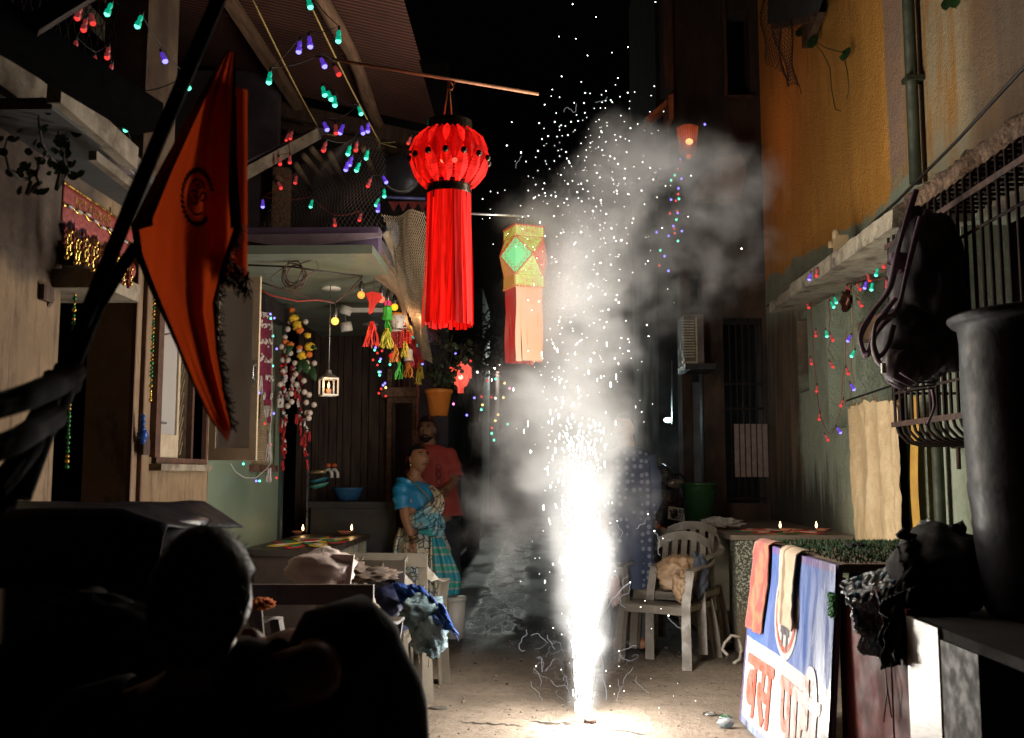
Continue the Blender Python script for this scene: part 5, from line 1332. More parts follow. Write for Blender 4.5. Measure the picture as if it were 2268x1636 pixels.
# dark hanging bag with purple-grey straps
bag_m = M('black_bag_cloth', (.013,.012,.014), (.022,.018,.022), 6, .55, bump=.3)
strap_m = M('mauve_strap', (.17,.10,.14), (.10,.06,.09), 12, .5)
YBg = 4.55
bg_ = thing('rucksack', 'black rucksack with mauve straps hanging on the window cage', 'bag', PY(2040, 700, YBg))
def lump(mb, u, v, y, ru, rv, ry, seed, amp=.25, fr=2.2, **k): 
    crumple(mb, PY(u, v, y), (ru*y/FPX, ry, rv*y/FPX), seed, 36, 24, amp, fr, **k)
mb = MB(); lump(mb, 2055, 650, YBg, 85, 190, .14, 3, .22); lump(mb, 2015, 760, YBg-.03, 72, 88, .12, 6, .18); obj('body', mb, bag_m, bg_)
mb = MB(); lump(mb, 1995, 815, YBg-.10, 42, 46, .06, 8, .12); obj('pocket', mb, M('maroon_black_mesh', (.05,.03,.035), (.03,.02,.022), 40, .5), bg_)
def ribbon(pts, w, m, nm, par, y):
    P_ = [PY(u, v, y + (e[0] if e else 0)) for u, v, *e in pts]
    sm = []
    for i in range(len(P_)-1):
        p0 = P_[max(i-1,0)]; p1 = P_[i]; p2 = P_[i+1]; p3 = P_[min(i+2, len(P_)-1)]
        for k in range(6):
            t_ = k/6; sm.append(.5*((2*p1) + (-p0+p2)*t_ + (2*p0-5*p1+4*p2-p3)*t_*t_ + (-p0+3*p1-3*p2+p3)*t_**3))
    sm.append(P_[-1]); L, Rr = [], []
    for i, p in enumerate(sm):
        d = (sm[min(i+1,len(sm)-1)] - sm[max(i-1,0)]).normalized(); s_ = d.cross(Vector((.35,1,.1))).normalized(); tw = .35*math.sin(i*.25); s_ = (s_*math.cos(tw) + Vector((0,1,0))*math.sin(tw))
        ww = w*(.85+.15*math.sin(i*.5)); L.append(p - s_*ww); Rr.append(p + s_*ww)
    n = len(sm); mb = MB()
    th = Vector((0,.006,0))
    mb.add(L + Rr + [q + th for q in L] + [q + th for q in Rr], [(i, i+1, n+i+1, n+i) for i in range(n-1)] + [(2*n+i, 3*n+i, 3*n+i+1, 2*n+i+1) for i in range(n-1)] + [(i, 2*n+i, 2*n+i+1, i+1) for i in range(n-1)] + [(n+i, n+i+1, 3*n+i+1, 3*n+i) for i in range(n-1)], 0, True)
    return obj(nm, mb, m, par)
ribbon([(2030,420),(2005,500),(1988,560),(1970,640),(1935,690),(1908,740),(1912,775),(1922,785),(1935,740),(1955,700),(1985,660)], .014, strap_m, 'strap', bg_, YBg-.16)
ribbon([(2040,480),(2010,600),(1990,680),(1955,720),(1935,755),(1945,790),(1965,770),(1980,720)], .013, strap_m, 'strap', bg_, YBg-.2)
ribbon([(1985,560),(1990,600),(2000,570),(1975,590)], .03, strap_m, 'strap', bg_, YBg-.15)
ribbon([(1985,700),(1945,710),(1935,760),(1945,800),(1958,812)], .012, M('grey_webbing', (.25,.2,.2), (.15,.12,.12), 20, .5), 'webbing', bg_, YBg-.22)
obj('buckle', MB().box(PY(1953,805,YBg-.24), PY(1961,828,YBg-.225)), white_pl, bg_)
mb = MB(); 
for k in range(3): mb.tube([PY(1965+k*14, 845-k*14+10*math.sin(k), YBg-.17), PY(2010+k*10, 868-k*10, YBg-.16), PY(2070, 860-k*6, YBg-.15)], .004, 5)
obj('piping', mb, strap_m, bg_)
ribbon([(2065,860),(2070,900),(2055,940)], .008, strap_m, 'loose_strap', bg_, YBg-.02)

# dark painted cabinet along the right edge
cb = thing('metal_cabinet', 'long low cabinet with dark red doors and one bare bright metal panel', 'cabinet', (1.5, 3.4, 0))
xc = 1.20; ztb = .82
maroon = M('maroon_paint', (.15,.028,.022), (.10,.02,.017), 4, .7, Specular_IOR_Level=.15, dirt=(.06,.015,.012), bump=.15)
bright = NT('scratched_bare_metal')
bc2 = bright.mix(bright.ramp(bright.noise(5, 6, .75, bright.map((1,1,3))), .3, .7), (.28,.25,.22), (.19,.165,.145))
bright.bump(bright.noise(30, 4, .6, bright.map((1,1,5))), .2, .003)
bright_m = bright.set(Base_Color=bc2, Roughness=.38, Metallic=.25)
def cby(u): return xc*FPX/(u-1190)
obj('carcass', MB().box((xc+.02, cby(2128), .02), (1.95, cby(1836), ztb-.03)), M('cabinet_dark', (.03,.02,.02), rough=.7), cb)
obj('door', MB().box((xc, cby(1945)+.002, .03), (xc+.018, cby(1838), ztb+.05)), maroon, cb)
obj('door', MB().box((xc, cby(1984)+.004, .03), (xc+.018, cby(1948)-.002, ztb+.02)), maroon, cb)
obj('panel', MB().box((xc-.004, cby(2050), .03), (xc+.018, cby(1984), ztb-.0)), bright_m, cb)
obj('panel', MB().box((xc, cby(2130), .02), (xc+.018, cby(2050)-.003, ztb-.032)), M('rusty_dark_panel', (.06,.045,.03), (.025,.02,.015), 12, .7), cb)
obj('top_slab', MB().box((xc+.005, 2.3, ztb-.03), (2.1, cby(1990), ztb+.0)), M('stone_top', (.025,.02,.018), (.015,.012,.01), 6, .9, bump=.4, Specular_IOR_Level=.08), cb)
wr = MB(); a = PX(1958, 1455, xc-.02)
wr.tube([a, PX(1962,1500,xc-.02), PX(1975,1590,xc-.02)], .0025, 4); wr.tube([a, PX(1965,1530,xc-.03), PX(1957,1600,xc-.03)], .0025, 4)
solo('loose_wire', wr, wire_m, 'thin loose black wires dangling in front of the dark red doors', 'wire', org=a)
# drum on the cabinet
dc = Vector((1.70, 3.3, 0)); dm_m = NT('grey_blue_plastic_drum')
dcol = dm_m.mix(dm_m.ramp(dm_m.noise(3, 4, .6), .3, .7), (.018,.018,.024), (.011,.011,.015)); dm_m.bump(dm_m.m('ADD', dm_m.noise(4, 3, .5), dm_m.m('MULTIPLY', dm_m.noise(40, 3, .5), .15)), .25, .03)
drum_m = dm_m.set(Specular_IOR_Level=.15, Base_Color=dcol, Roughness=dm_m.ramp(dm_m.noise(9,5,.7), .3, .7, .35, .6))
dr_ = thing('water_drum', 'tall dark plastic drum with flared lip standing on the cabinet', 'drum', (dc.x, dc.y, ztb))
prof_d = [(0, ztb+.004), (.235, ztb+.004), (.245, ztb+.03), (.268, 1.10), (.272, 1.12), (.268, 1.14), (.278, 1.22), (.280, 1.24), (.276, 1.26), (.285, 1.55), (.283, 1.72), (.288, 1.765), (.305, 1.775), (.318, 1.79), (.318, 1.80), (.30, 1.81), (.27, 1.80), (.26, 1.5)]
obj('body', MB().lathe((dc.x, dc.y, 0), prof_d, 48), drum_m, dr_)
# heap of black cloth and crinkled plastic on the stall
def sheet_fold(q, seed, amp, nu=40, nv=34, thick=.003, sharp=1.0, fr=1.0):
    A, B_, C_, D = [PY(*p) for p in q]
    def f(a, b):
        w1 = mnoise.noise(Vector((a*3.2*fr, b*1.6*fr, seed))); w2 = 1 - abs(mnoise.noise(Vector((a*7*fr + w1, b*3*fr, seed+4))))*2; w3 = 1 - abs(mnoise.noise(Vector((a*15*fr, b*9*fr + w1*2, seed+9))))*2
        o = amp*(w1*1.2 + sharp*(.5*w2 + .22*w3))
        e = amp*.5*mnoise.noise(Vector((a*4, b*4, seed+20)))
        return A.lerp(B_, a).lerp(D.lerp(C_, a), b) + Vector((e, -o, o*.25 + e*.5))
    return MB().grid(f, nu, nv, thick=thick)
hp = thing('cloth_heap', 'heap of dark cloth sliding over the corner of the cabinet top', 'cloth', (1.5, 3.6, ztb))
blk = M('black_cloth', (.010,.008,.008), (.016,.012,.011), 9, .8, bump=.4, Specular_IOR_Level=.2)
mb = MB(); lump(mb, 2085, 1265, 3.62, 95, 95, .22, 2, .16, 1.8, fold=.05); obj('cloth', mb, blk, hp)
obj('cloth', sheet_fold([(1975,1215,3.6),(2120,1160,3.6),(2110,1390,3.5),(1990,1370,3.4)], 3, .07), blk, hp)
obj('cloth', sheet_fold([(1950,1330,3.42),(2025,1300,3.42),(2008,1450,3.36),(1958,1480,3.36)], 7, .05), blk, hp)
obj('cloth', sheet_fold([(1935,1310,3.5),(2010,1290,3.5),(1990,1475,3.4),(1955,1482,3.4)], 11, .05), blk, hp)
mb = MB(); mb.tube([PY(1988,1190,3.6), PY(2000,1182,3.6), PY(2015,1192,3.6), PY(2035,1190,3.6)], [.012,.022,.018,.01], 8); obj('handle_loop', mb, blk, hp)
pb = NT('clear_crinkled_plastic')
pbc = pb.mix(pb.ramp(pb.noise(11, 4, .6), .5, .56), (.34,.36,.38), (.14,.34,.48))
pb.bump(pb.noise(22, 5, .8, dist=1.5), .6, .02)
plast_m = pb.set(Base_Color=pbc, Roughness=.18, Coat_Weight=.4, Coat_Roughness=.08, Alpha=.86)
pg = thing('plastic_bag', 'crinkled clear plastic bag with blue print drooping off the stall', 'plastic bag', PY(1920, 1340, 3.75))
obj('upper_fold', sheet_fold([(1856,1292,3.85),(1985,1250,3.8),(1990,1330,3.62),(1868,1342,3.66)], 5, .045, sharp=1.5), plast_m, pg)
obj('hanging_fold', sheet_fold([(1866,1318,3.7),(1960,1310,3.7),(1955,1420,3.62),(1905,1412,3.62)], 8, .04, sharp=1.5), plast_m, pg)
obj('hanging_fold', sheet_fold([(1880,1350,3.66),(1956,1370,3.66),(1950,1462,3.6),(1898,1450,3.6)], 14, .04, sharp=1.6), plast_m, pg)
obj('upper_fold', sheet_fold([(1985,1232,3.78),(2040,1195,3.78),(2060,1240,3.7),(1990,1275,3.7)], 21, .03, sharp=1.5), plast_m, pg)
mb = MB(); lump(mb, 2055, 1168, 3.75, 20, 13, .05, 14, .5, 3)
obj('bundle', mb, plast_m, pg)
# stall table with turf mat and the leaning banner
stl = thing('stall_table', 'low stall table covered with a dark green turf mat', 'table', (1.6, 4.7, 0))
zt = .925
obj('top', MB().box((1.20, 4.02, zt-.035), (2.12, 5.42, zt)), M('stall_board', (.22,.15,.10), (.14,.09,.06), 5, .8), stl)
for x, y in ((1.26, 4.08), (1.26, 5.3), (2.03, 4.08), (2.03, 5.3)): obj('leg', MB().box((x, y, 0), (x+.05, y+.05, zt-.037)), wood_dark, stl)
mb = MB(); random.seed(17)
for k in range(5200):
    x, y = random.uniform(1.22, 2.1), random.uniform(4.03, 5.4); h = random.uniform(.008,.02); a = random.uniform(0,6.28); w = .004
    mb.add([(x-w*math.cos(a), y-w*math.sin(a), zt+.001), (x+w*math.cos(a), y+w*math.sin(a), zt+.001), (x+random.uniform(-.006,.006), y+random.uniform(-.006,.006), zt+h)], [(0,1,2)])
turf_m = M('green_turf', (.015,.07,.02), (.01,.04,.012), 8, .8, bump=0)
tag(solo('turf_mat', mb, turf_m, 'dark green artificial turf blades covering the stall top', 'turf'), kind='stuff')
mb = MB()
for k in range(420):
    a = random.random(); p = PX(1848, 1315 + 50*a, 1.16) + Vector((random.uniform(-.01,.01), random.uniform(-.03,.03), 0)); mb.tube([p, p + Vector((-.012, random.uniform(-.012,.012), random.uniform(-.015,.005)))], .0025, 3)
tag(solo('turf_fringe', mb, M('bright_turf', (.02,.22,.03), (.015,.12,.02), 20, .6, bump=0), 'strip of bright green turf hanging over the stall corner', 'turf'), kind='stuff')
mb = MB(); lump(mb, 1895, 1218, 4.9, 26, 14, .08, 3, .5, 3); mb.box(PY(1858,1226,4.95) , PY(1935,1230,4.75))
solo('burnt_lamp', mb, M('charred', (.008,.008,.008), rough=.9), 'charred black lump on a tray lying on the turf mat', 'tray', org=PY(1895,1218,4.9))
# banner
bnr = thing('hoarding_board', 'blue and white vinyl signboard leaning against the stall, showing red letters', 'signboard', (1.05, 4.7, 0))
Bl0, Bl1 = Vector((1.05, 5.38, .005)), Vector((1.15, 5.34, .925))       # far bottom, far top
Br0, Br1 = Vector((1.10, 4.00, .005)), Vector((1.16, 3.985, .925))     # near bottom, near top
def B(s, t_, o=0.0):
    p = Bl0.lerp(Br0, s).lerp(Bl1.lerp(Br1, s), t_)
    w = .006*math.sin(s*9 + t_*2) + .004*mnoise.noise(Vector((s*6, t_*3, 1)))
    return p + Vector((-(w + o), 0, 0))
vin = lambda n, c, c2: M(n, c, c2, 2.2, .30, bump=.35, bscale=12, bd=.006, stretch=(1,2.5,.6), dirt=tuple(x*.75 for x in c2))
blu = vin('blue_vinyl', (.07,.13,.36), (.09,.13,.31)); wht = vin('white_vinyl', (.55,.52,.49), (.46,.43,.41)); lbl = vin('pale_blue_vinyl', (.20,.26,.42), (.25,.28,.40)); prp = vin('violet_vinyl', (.12,.08,.24), (.16,.12,.24)); redv = M('red_print', (.62,.09,.06), (.56,.14,.11), 9, .35, bump=.1)
def band(t0, t1, m, nm, o=0, s0=0, s1=1, nu=40):
    return obj(nm, MB().grid(lambda a, b: B(s0+(s1-s0)*a, t0+(t1-t0)*b, o), nu, 14), m, bnr)
obj('frame_board', MB().hexa([B(0,0,-.012), B(1,0,-.012), B(1,1,-.012), B(0,1,-.012)], [B(0,0,-.03), B(1,0,-.03), B(1,1,-.03), B(0,1,-.03)]), M('board_edge', (.05,.03,.08), rough=.7), bnr)
band(.0, .04, lbl, 'vinyl_band'); band(.04, .475, wht, 'vinyl_band'); band(.475, .965, blu, 'vinyl_band'); band(.965, 1.0, prp, 'vinyl_band')
band(0, 1, prp, 'violet_edge', .0015, 0, .012, 2); band(0, .46, prp, 'violet_edge', .0015, .0, .02, 2)
WB, HB = 1.37, .925
def disc(r0, r1, m, nm, o, cs=.515, ct=.715, n=40):
    mb = MB(); vs = []
    for k in range(n):
        a = 2*math.pi*k/n
        for r in (r0, r1): vs.append(B(cs + r*math.cos(a)/WB, ct + r*math.sin(a)/HB, o))
    return obj(nm, mb.add(vs, [(2*k, 2*k+1, 2*((k+1) % n)+1, 2*((k+1) % n)) for k in range(n)]), m, bnr)
disc(0.0005, .222, wht, 'white_roundel', .003); disc(.165, .192, redv, 'red_ring', .0045)
mb = MB()
def brect(s0, t0, s1, t1, o=.0048): mb.add([B(s0,t0,o), B(s1,t0,o), B(s1,t1,o), B(s0,t1,o)], [(0,1,2,3)])
brect(.455, .595, .575, .635); brect(.475, .53, .495, .60); brect(.535, .52, .56, .60); brect(.46, .655, .56, .80)
obj('grey_symbol', mb, M('grey_print', (.10,.09,.10), rough=.4), bnr)
# bold letters: outline thickened by stacking offset copies is avoided; the glyphs are simply widened
def blet(text, s0, t0, size, sx=.9, bold=0.012):
    vs, fs = glyphs(text, 1.0); m_ = MB()
    for i, (dx, dy) in enumerate(((0,0),(bold,0),(-bold,0),(0,bold),(0,-bold),(bold,bold),(-bold,-bold))):
        m_.add([B(s0 + (v.x*size*sx + dx)/WB, t0 + (v.y*size + dy)/HB, .003 + .0003*i) for v in vs], fs)
    return m_
obj('lettering', blet('बस', .075, .085, .45, .78, .010), redv, bnr)
obj('lettering', blet('प', .50, .085, .45, .78, .010), M('half_faded_red_print', (.58,.16,.13), (.54,.24,.2), 9, .35), bnr)
obj('lettering', blet('ाटी', .66, .085, .45, .78, .010), M('faded_red_print', (.60,.28,.25), (.56,.38,.34), 9, .35), bnr)
# the two towels over the board
def towel(s0, s1, tlow, m, nm, label, seed, par=None):
    g = thing(nm, label, 'towel', B((s0+s1)/2, 1, .03))
    def f(a, b):
        s = s0 + (s1-s0)*a
        if b < .12: p = B(s, 1, 0); q = b/.12; return p + Vector((.05*(1-q) + .0, 0, .012 + .004*math.sin(q*3)))
        t_ = 1.0 + (tlow - 1.0)*(b-.12)/.88
        return B(s, t_, .016 + .005*math.sin(a*9 + seed) * min(1,(b-.12)*3) + .008*mnoise.noise(Vector((a*4, b*7, seed)))) + Vector((0, .012*math.sin(b*6+seed), 0))
    obj('cloth', MB().grid(f, 24, 50, thick=.006), m, g); return g
tw1 = NT('orange_velvet_towel'); n_ = tw1.noise(7, 5, .7, tw1.map((1,1.4,.6)), dist=.8)
c1_ = tw1.mix(tw1.ramp(n_, .48, .58), (.26,.022,.012), (.22,.095,.03)); c1_ = tw1.mix(tw1.ramp(n_, .60, .72), c1_, (.20,.09,.025)); 
c1_ = tw1.mix(tw1.m('SUBTRACT', 1, tw1.ramp(tw1.xyz(tw1.pos())[2], .43, .45)), c1_, (.13,.05,.03))
tw1.bump(tw1.noise(150, 3, .6), .9, .006); tw1m = tw1.set(Base_Color=c1_, Roughness=.85, Sheen_Weight=.3)
tw2 = NT('cream_ribbed_towel'); yv = tw2.xyz(tw2.pos())[1]
wv = tw2.n('ShaderNodeTexWave'); wv.inputs['Scale'].default_value = 60; wv.bands_direction = 'Z'; tw2.put(wv.inputs[0], tw2.pos())
st2 = tw2.ramp(tw2.m('ABSOLUTE', tw2.m('SUBTRACT', yv, 4.66)), .012, .03, 1, 0)
c2_ = tw2.mix(tw2.ramp(tw2.noise(6, 5, .7), .35, .65), (.46,.36,.26), (.37,.28,.19)); c2_ = tw2.mix(st2, c2_, (.20,.13,.08))
tw2.bump(wv.outputs[0], .5, .004); tw2m = tw2.set(Base_Color=c2_, Roughness=.85)
towel(.06, .25, .53, tw1m, 'velvet_towel', 'orange and brown patterned towel hung over the far end of the signboard', 2)
towel(.43, .66, .645, tw2m, 'ribbed_towel', 'cream ribbed towel with brown stripe hung over the middle of the signboard', 5)

# green tub, striped cloth, motorbike
def tub(c, rb, rt, h, m, label, nm='tub', **k):
    return solo(nm, MB().lathe(c, [(0,0),(rb,0),(rt*.97,h*.9),(rt,h*.93),(rt*1.05,h*.95),(rt*1.06,h),(rt*.98,h),(rt*.9,h*.9),(rb*.95,.02),(0,.02)], 36), m, label, nm, org=c, **k)
YT = 9.0; c = PY(1547, 1145, YT); c.z = cz+.036
hgt = PY(1547,1070,YT).z - c.z
obj_t = tub(Vector((PY(1547,1000,YT).x, YT, c.z)), .13, .155, hgt, M('green_plastic', (.02,.065,.022), (.015,.05,.018), 5, .35, bump=0), 'deep green plastic tub standing on the far end of the counter')
mb = MB(); lump(mb, 1595, 1158, 8.1, 38, 10, .10, 4, .5, 2.6, fold=.3)
solo('striped_cloth', mb, M('grey_striped_cloth', (.36,.34,.31), (.2,.19,.17), 3, .9, stretch=(12,1,1)), 'crumpled grey and white cloth lying on the counter edge', 'cloth', org=PY(1595,1158,8.1))
mk = thing('motorbike', 'dark parked motorbike draped with a marigold garland, number plate MH01 L8877', 'motorbike', PY(1480, 1290, 9.6))
YM = 9.6
bk = M('bike_black', (.015,.015,.017), (.03,.03,.03), 5, .25)
def wheel(u, r):
    c = PY(u, 1300, YM); c.z = r; w_ = obj('wheel', MB().lathe(c, [(r*.62,-.04),(r*.9,-.05),(r,-.02),(r,.02),(r*.9,.05),(r*.62,.04),(r*.62,-.04)], 28, axis=Matrix.Rotation(R(90),3,'Y') @ Matrix.Rotation(R(0),3,'X')), M('tyre', (.012,.012,.012), rough=.8), mk)
    obj('rim', MB().lathe(c, [(.02,-.02),(r*.6,-.03),(r*.6,.03),(.02,.02)], 20, axis=Matrix.Rotation(R(90),3,'Y')), steel, w_)
wheel(1470, .30)
mb = MB(); lump(mb, 1478, 1130, YM, 34, 52, .5, 3, .12, 1.6); lump(mb, 1468, 1060, YM, 26, 30, .3, 5, .15, 1.6); obj('body', mb, bk, mk)
mb = MB().tube([PY(1430,1062,YM-.2), PY(1455,1050,YM-.1), PY(1480,1055,YM), PY(1505,1050,YM-.1), PY(1520,1064,YM-.2)], .012, 6); obj('handlebar', mb, steel_dark, mk)
mb = MB(); mb.ball(PY(1497,1072,YM-.45), .05, 0, 12, 8, (1.6,.5,.9)); obj('headlight', mb, M('lamp_glass', (.3,.26,.2), rough=.1, metal=.5), mk)
mb = MB().tube([PY(1455,1200,YM-.3), PY(1462,1290,YM-.3)], .022, 8).tube([PY(1485,1200,YM-.3), PY(1480,1290,YM-.3)], .022, 8); obj('fork', mb, steel, mk)
pq = [PY(1479,1150,YM-.5), PY(1518,1156,YM-.5), PY(1521,1128,YM-.5), PY(1481,1122,YM-.5)]
npl = obj('number_plate', MB().hexa(pq, [p + Vector((0,.008,0)) for p in pq]), M('plate_white', (.55,.53,.48), (.45,.43,.4), 9, .4), mk)
def plmap(x, y): return pq[0].lerp(pq[1], x).lerp(pq[3].lerp(pq[2], x), y) + Vector((0,-.004,0))
for tx_, x0_, y0_ in (('MH01', .24, .54), ('L8877', .20, .08)):
    vs, fs = glyphs(tx_, 1.0); m_ = MB()
    for dx in (0, .008, -.008): m_.add([plmap(x0_ + v.x*.26 + dx, y0_ + v.y*.54) + Vector((0,-.0002*(dx+1),0)) for v in vs], fs)
    obj('lettering', m_, black_m, npl)
obj('emblem', MB().sheet([plmap(.05,.6), plmap(.16,.6), plmap(.16,.74), plmap(.05,.74)]), M('navy_print', (.03,.03,.1), rough=.5), npl)
random.seed(8); mg = M('marigold', (.7,.22,.02), (.6,.1,.02), 40, .8)
for k in range(13):
    a = k/12; p = PY(1448 + 62*a, 1160 + 22*math.sin(a*2.4) + random.uniform(-2,2), YM-.6); fl_ = MB(); crumple(fl_, p, (.028,.028,.024), k, 10, 6, .3, 4); obj('marigold', fl_, mg, mk)
# things lying on the ground at right
for i, (u, v, l) in enumerate(((1572,1583,'flattened tin cap lying on the paving nearest the fountain'), (1603,1588,'round tin lid with green print beside the signboard foot'), (1602,1599,'round tin lid with yellow print just below the green one'))):
    p = PZ(u, v, .0); z0 = gz(p.x, p.y); g = thing('tin_lid', l, 'tin lid', (p.x, p.y, z0))
    obj('rim', MB().lathe((p.x, p.y, z0), [(.0,.002),(.036,.002),(.038,.008),(.034,.010),(.033,.006),(0,.006)], 20), steel, g)
    obj('print', MB().lathe((p.x, p.y, z0+.0065), [(0,0),(.024,0)], 14), [M('dull_print', (.2,.18,.15)), M('green_print', (.05,.2,.07)), M('yellow_print', (.5,.42,.05))][i], g)
p = PZ(1608, 1612, 0); mb = MB(); crumple(mb, (p.x, p.y, .025), (.04,.03,.022), 5, 16, 10, .4, 3)
solo('crumpled_wrap', mb, plast_m, 'small crumpled clear wrapper by the signboard foot', 'wrapper', org=(p.x, p.y, 0))
for i, (u, v, l) in enumerate(((1310,1462,'grey scrap of burnt paper behind the fountain'),(975,1512,'flat dark scrap near the front chair leg'),(972,1573,'dark greenish scrap lying nearer than the chair legs'),(1312,1445,'x'))[:3]):
    p = PZ(u if i else 1314, v if i else 1480+0, 0); mb = MB(); crumple(mb, (p.x, p.y, .010), (.05,.025,.009), i+3, 14, 8, .5, 3)
    solo('paper_scrap', mb, M('scrap', (.14,.12,.10), (.05,.045,.04), 30, .8), l, 'scrap', org=(p.x, p.y, 0))
a = PZ(1618, 1425, 0); rp = [Vector((1.28, 7.0, .35)), Vector((1.22, 6.98, .34)), Vector((1.18, 6.9, .2)), Vector((1.16, 6.8, .05)), Vector((1.2, 6.7, .02)), Vector((1.25, 6.75, .02))]
rp = [PY(1640,1412,7.0), PY(1620,1408,7.0), PY(1605,1425,7.0), PY(1600,1440,6.95), PY(1612,1452,6.9)]
solo('rope_end', MB().tube(rp, .011, 6), M('pale_rope', (.45,.4,.34), (.3,.26,.22), 40, .9), 'frayed pale rope trailing down by the counter kerb', 'rope', org=rp[0])
solo('rope_end', MB().tube([PY(1636,1414,7.02), PY(1642,1440,7.0), PY(1638,1462,6.95), PY(1625,1470,6.9)], .011, 6), M('pale_rope', (.45,.4,.34), (.3,.26,.22), 40, .9), 'second frayed pale rope looping down beside the first', 'rope', org=rp[0])
# metallic tassel on the wall string
g = thing('foil_tassel', 'dark bow with shiny striped foil strips hanging between the vents', 'tassel', PX(*C8(520, 380), 2.16))
mb = MB(); random.seed(12)
crumple(mb, PX(*C8(520, 365), 2.16), (.03,.08,.07), 3, 16, 10, .5, 3); obj('bow', mb, M('dark_tinsel', (.05,.02,.015), (.1,.03,.01), 30, .3, metal=.6), g)
ft = NT('striped_foil'); fz = ft.xyz()[2]; w2 = ft.n('ShaderNodeTexWave'); w2.bands_direction = 'Z'; w2.inputs['Scale'].default_value = 9
fc = ft.mix(ft.ramp(w2.outputs[0], .2, .4), (.25,.03,.20), (.65,.40,.08)); fc = ft.mix(ft.ramp(w2.outputs[0], .7, .8), fc, (.05,.07,.4)); ft_m = ft.set(Base_Color=fc, Roughness=.25, Metallic=.8)
for k in range(13):
    a, b = PX(*C8(500 + k*4, 410), 2.15), PX(*C8(460 + k*8 + random.uniform(-6,6), 555 + random.uniform(-10,10)), 2.13 + .02*(k % 3))
    e = Vector((.2,1,0)).normalized()*.008
    obj('foil_strip', MB().add([a-e, a+e, b+e, b-e], [(0,1,2,3)]), ft_m, g)

# ------------------------------------------------------------------ fishing nets
def net(name, label, fn, nu, nv, r, m, org, grp=None):
    mb = MB()
    for i in range(nu):
        for j in range(nv):
            a = Vector(fn((i + .5*(j % 2))/nu, j/nv)); 
            for di in (0, 1):
                b = Vector(fn((i + .5*((j+1) % 2) + (di if j % 2 else di-1) + (0 if j % 2 else 0))/nu, (j+1)/nv))
                if (a-b).length < .35: 
                    d = b-a; x = d.orthogonal().normalized()*r; y = d.normalized().cross(x)
                    vs = []
                    for q in (a, b):
                        for k in range(3): vs.append(q + x*math.cos(2.094*k) + y*math.sin(2.094*k))
                    mb.add(vs, [(k, (k+1) % 3, 3+(k+1) % 3, 3+k) for k in range(3)])
    return tag(solo(name, mb, m, label, 'net', org=org), kind='thing')
net_m = M('pale_net_cord', (.42,.33,.22), (.3,.23,.15), 30, .8, bump=0)
def bil(p, sagf=0):
    A, B_, C_, D = [PY(*q) for q in p]
    return lambda a, b: A.lerp(B_, a).lerp(D.lerp(C_, a), b) + Vector((.02*math.sin(b*9+a*5), .06*math.sin(a*7), -sagf*math.sin(math.pi*min(1,max(0,a)))*(1-b)))
net('fishing_net', 'pale fishing net draped from the violet beam down past the paper ornaments', bil([(845,475,5.8),(948,468,5.6),(950,805,7.0),(935,790,7.2)]), 26, 60, .0016, net_m, PY(900,600,6))
net('fishing_net', 'very thin dark net stretched under the roof in front of the poles', bil([(690,330,6.4),(850,300,6.2),(845,520,5.8),(560,520,5.8)]), 30, 30, .0009, M('dim_net', (.2,.16,.14), rough=.8), PY(760,420,6.2))
net('fishing_net', 'bunched brownish net gathered along the edge of the porch beam', bil([(760,560,5.65),(850,540,5.7),(936,790,7.3),(880,640,6.4)]), 26, 46, .0016, M('tan_net', (.30,.19,.10), (.2,.12,.07), 30, .9), PY(850,600,6))
mb = MB().grid(lambda a, b: PY(845 + 14*a + 88*b, 520 + 265*b - 10*a, 5.9 + 1.4*b) + Vector((.01*math.sin(b*20), 0, 0)), 3, 20, thick=.004)
solo('pale_strip', mb, M('tan_sheet', (.26,.20,.13), (.18,.13,.08), 8, .7), 'pale sheet strip hanging along the outer edge of the porch net', 'sheet', org=PY(850,560,5.9))
mb = MB(); lump(mb, 866, 520, 6.6, 18, 32, .05, 3, .3, 2.5); solo('blue_grey_bag', mb, M('blue_grey_bag', (.16,.19,.22), (.1,.12,.15), 5, .4), 'pale blue grey bag caught behind the fishing net', 'bag', org=PY(866,520,6.6))
dark_net = M('brown_black_net', (.06,.035,.025), rough=.9)
net('fishing_net', 'dark torn net hanging down from the roof corner against the orange wall', bil([(1690,-20,8.0),(1745,-10,7.6),(1772,205,7.5),(1745,180,8.0)]), 12, 26, .003, dark_net, PY(1730,100,8))
net('fishing_net', 'upper part of the dark net bunched beside the timber wall', bil([(1685,-40,8.6),(1720,-30,8.2),(1745,190,8.0),(1690,120,8.6)]), 9, 24, .003, dark_net, PY(1700,60,8.4))
# roof scrap in the upper right
rs = thing('roof_corner', 'dark broken roof corner jutting over the orange wall', 'roof', PX(1760, 20, 2.0))
obj('beam', MB().beam(PX(1715,58,2.0), PX(1800,42,2.1), .05, .05), wood_dark, rs)
obj('sheet', MB().hexa([PX(1700,55,1.9), PX(1812,30,1.9), PX(1845,-60,1.9), PX(1700,-60,1.9)], [PX(1700,55,2.28), PX(1812,30,2.28), PX(1845,-60,2.28), PX(1700,-60,2.28)]), M('black_roof', (.02,.022,.018), rough=.9), rs)
obj('bracket', MB().prism([PX(1775,48,2.2), PX(1790,50,2.2), PX(1812,28,2.2), PX(1782,105,2.2), PX(1776,108,2.2)], (.06,0,0)), M('brown_bracket', (.14,.08,.04), (.08,.05,.03), 9, .8), rs)
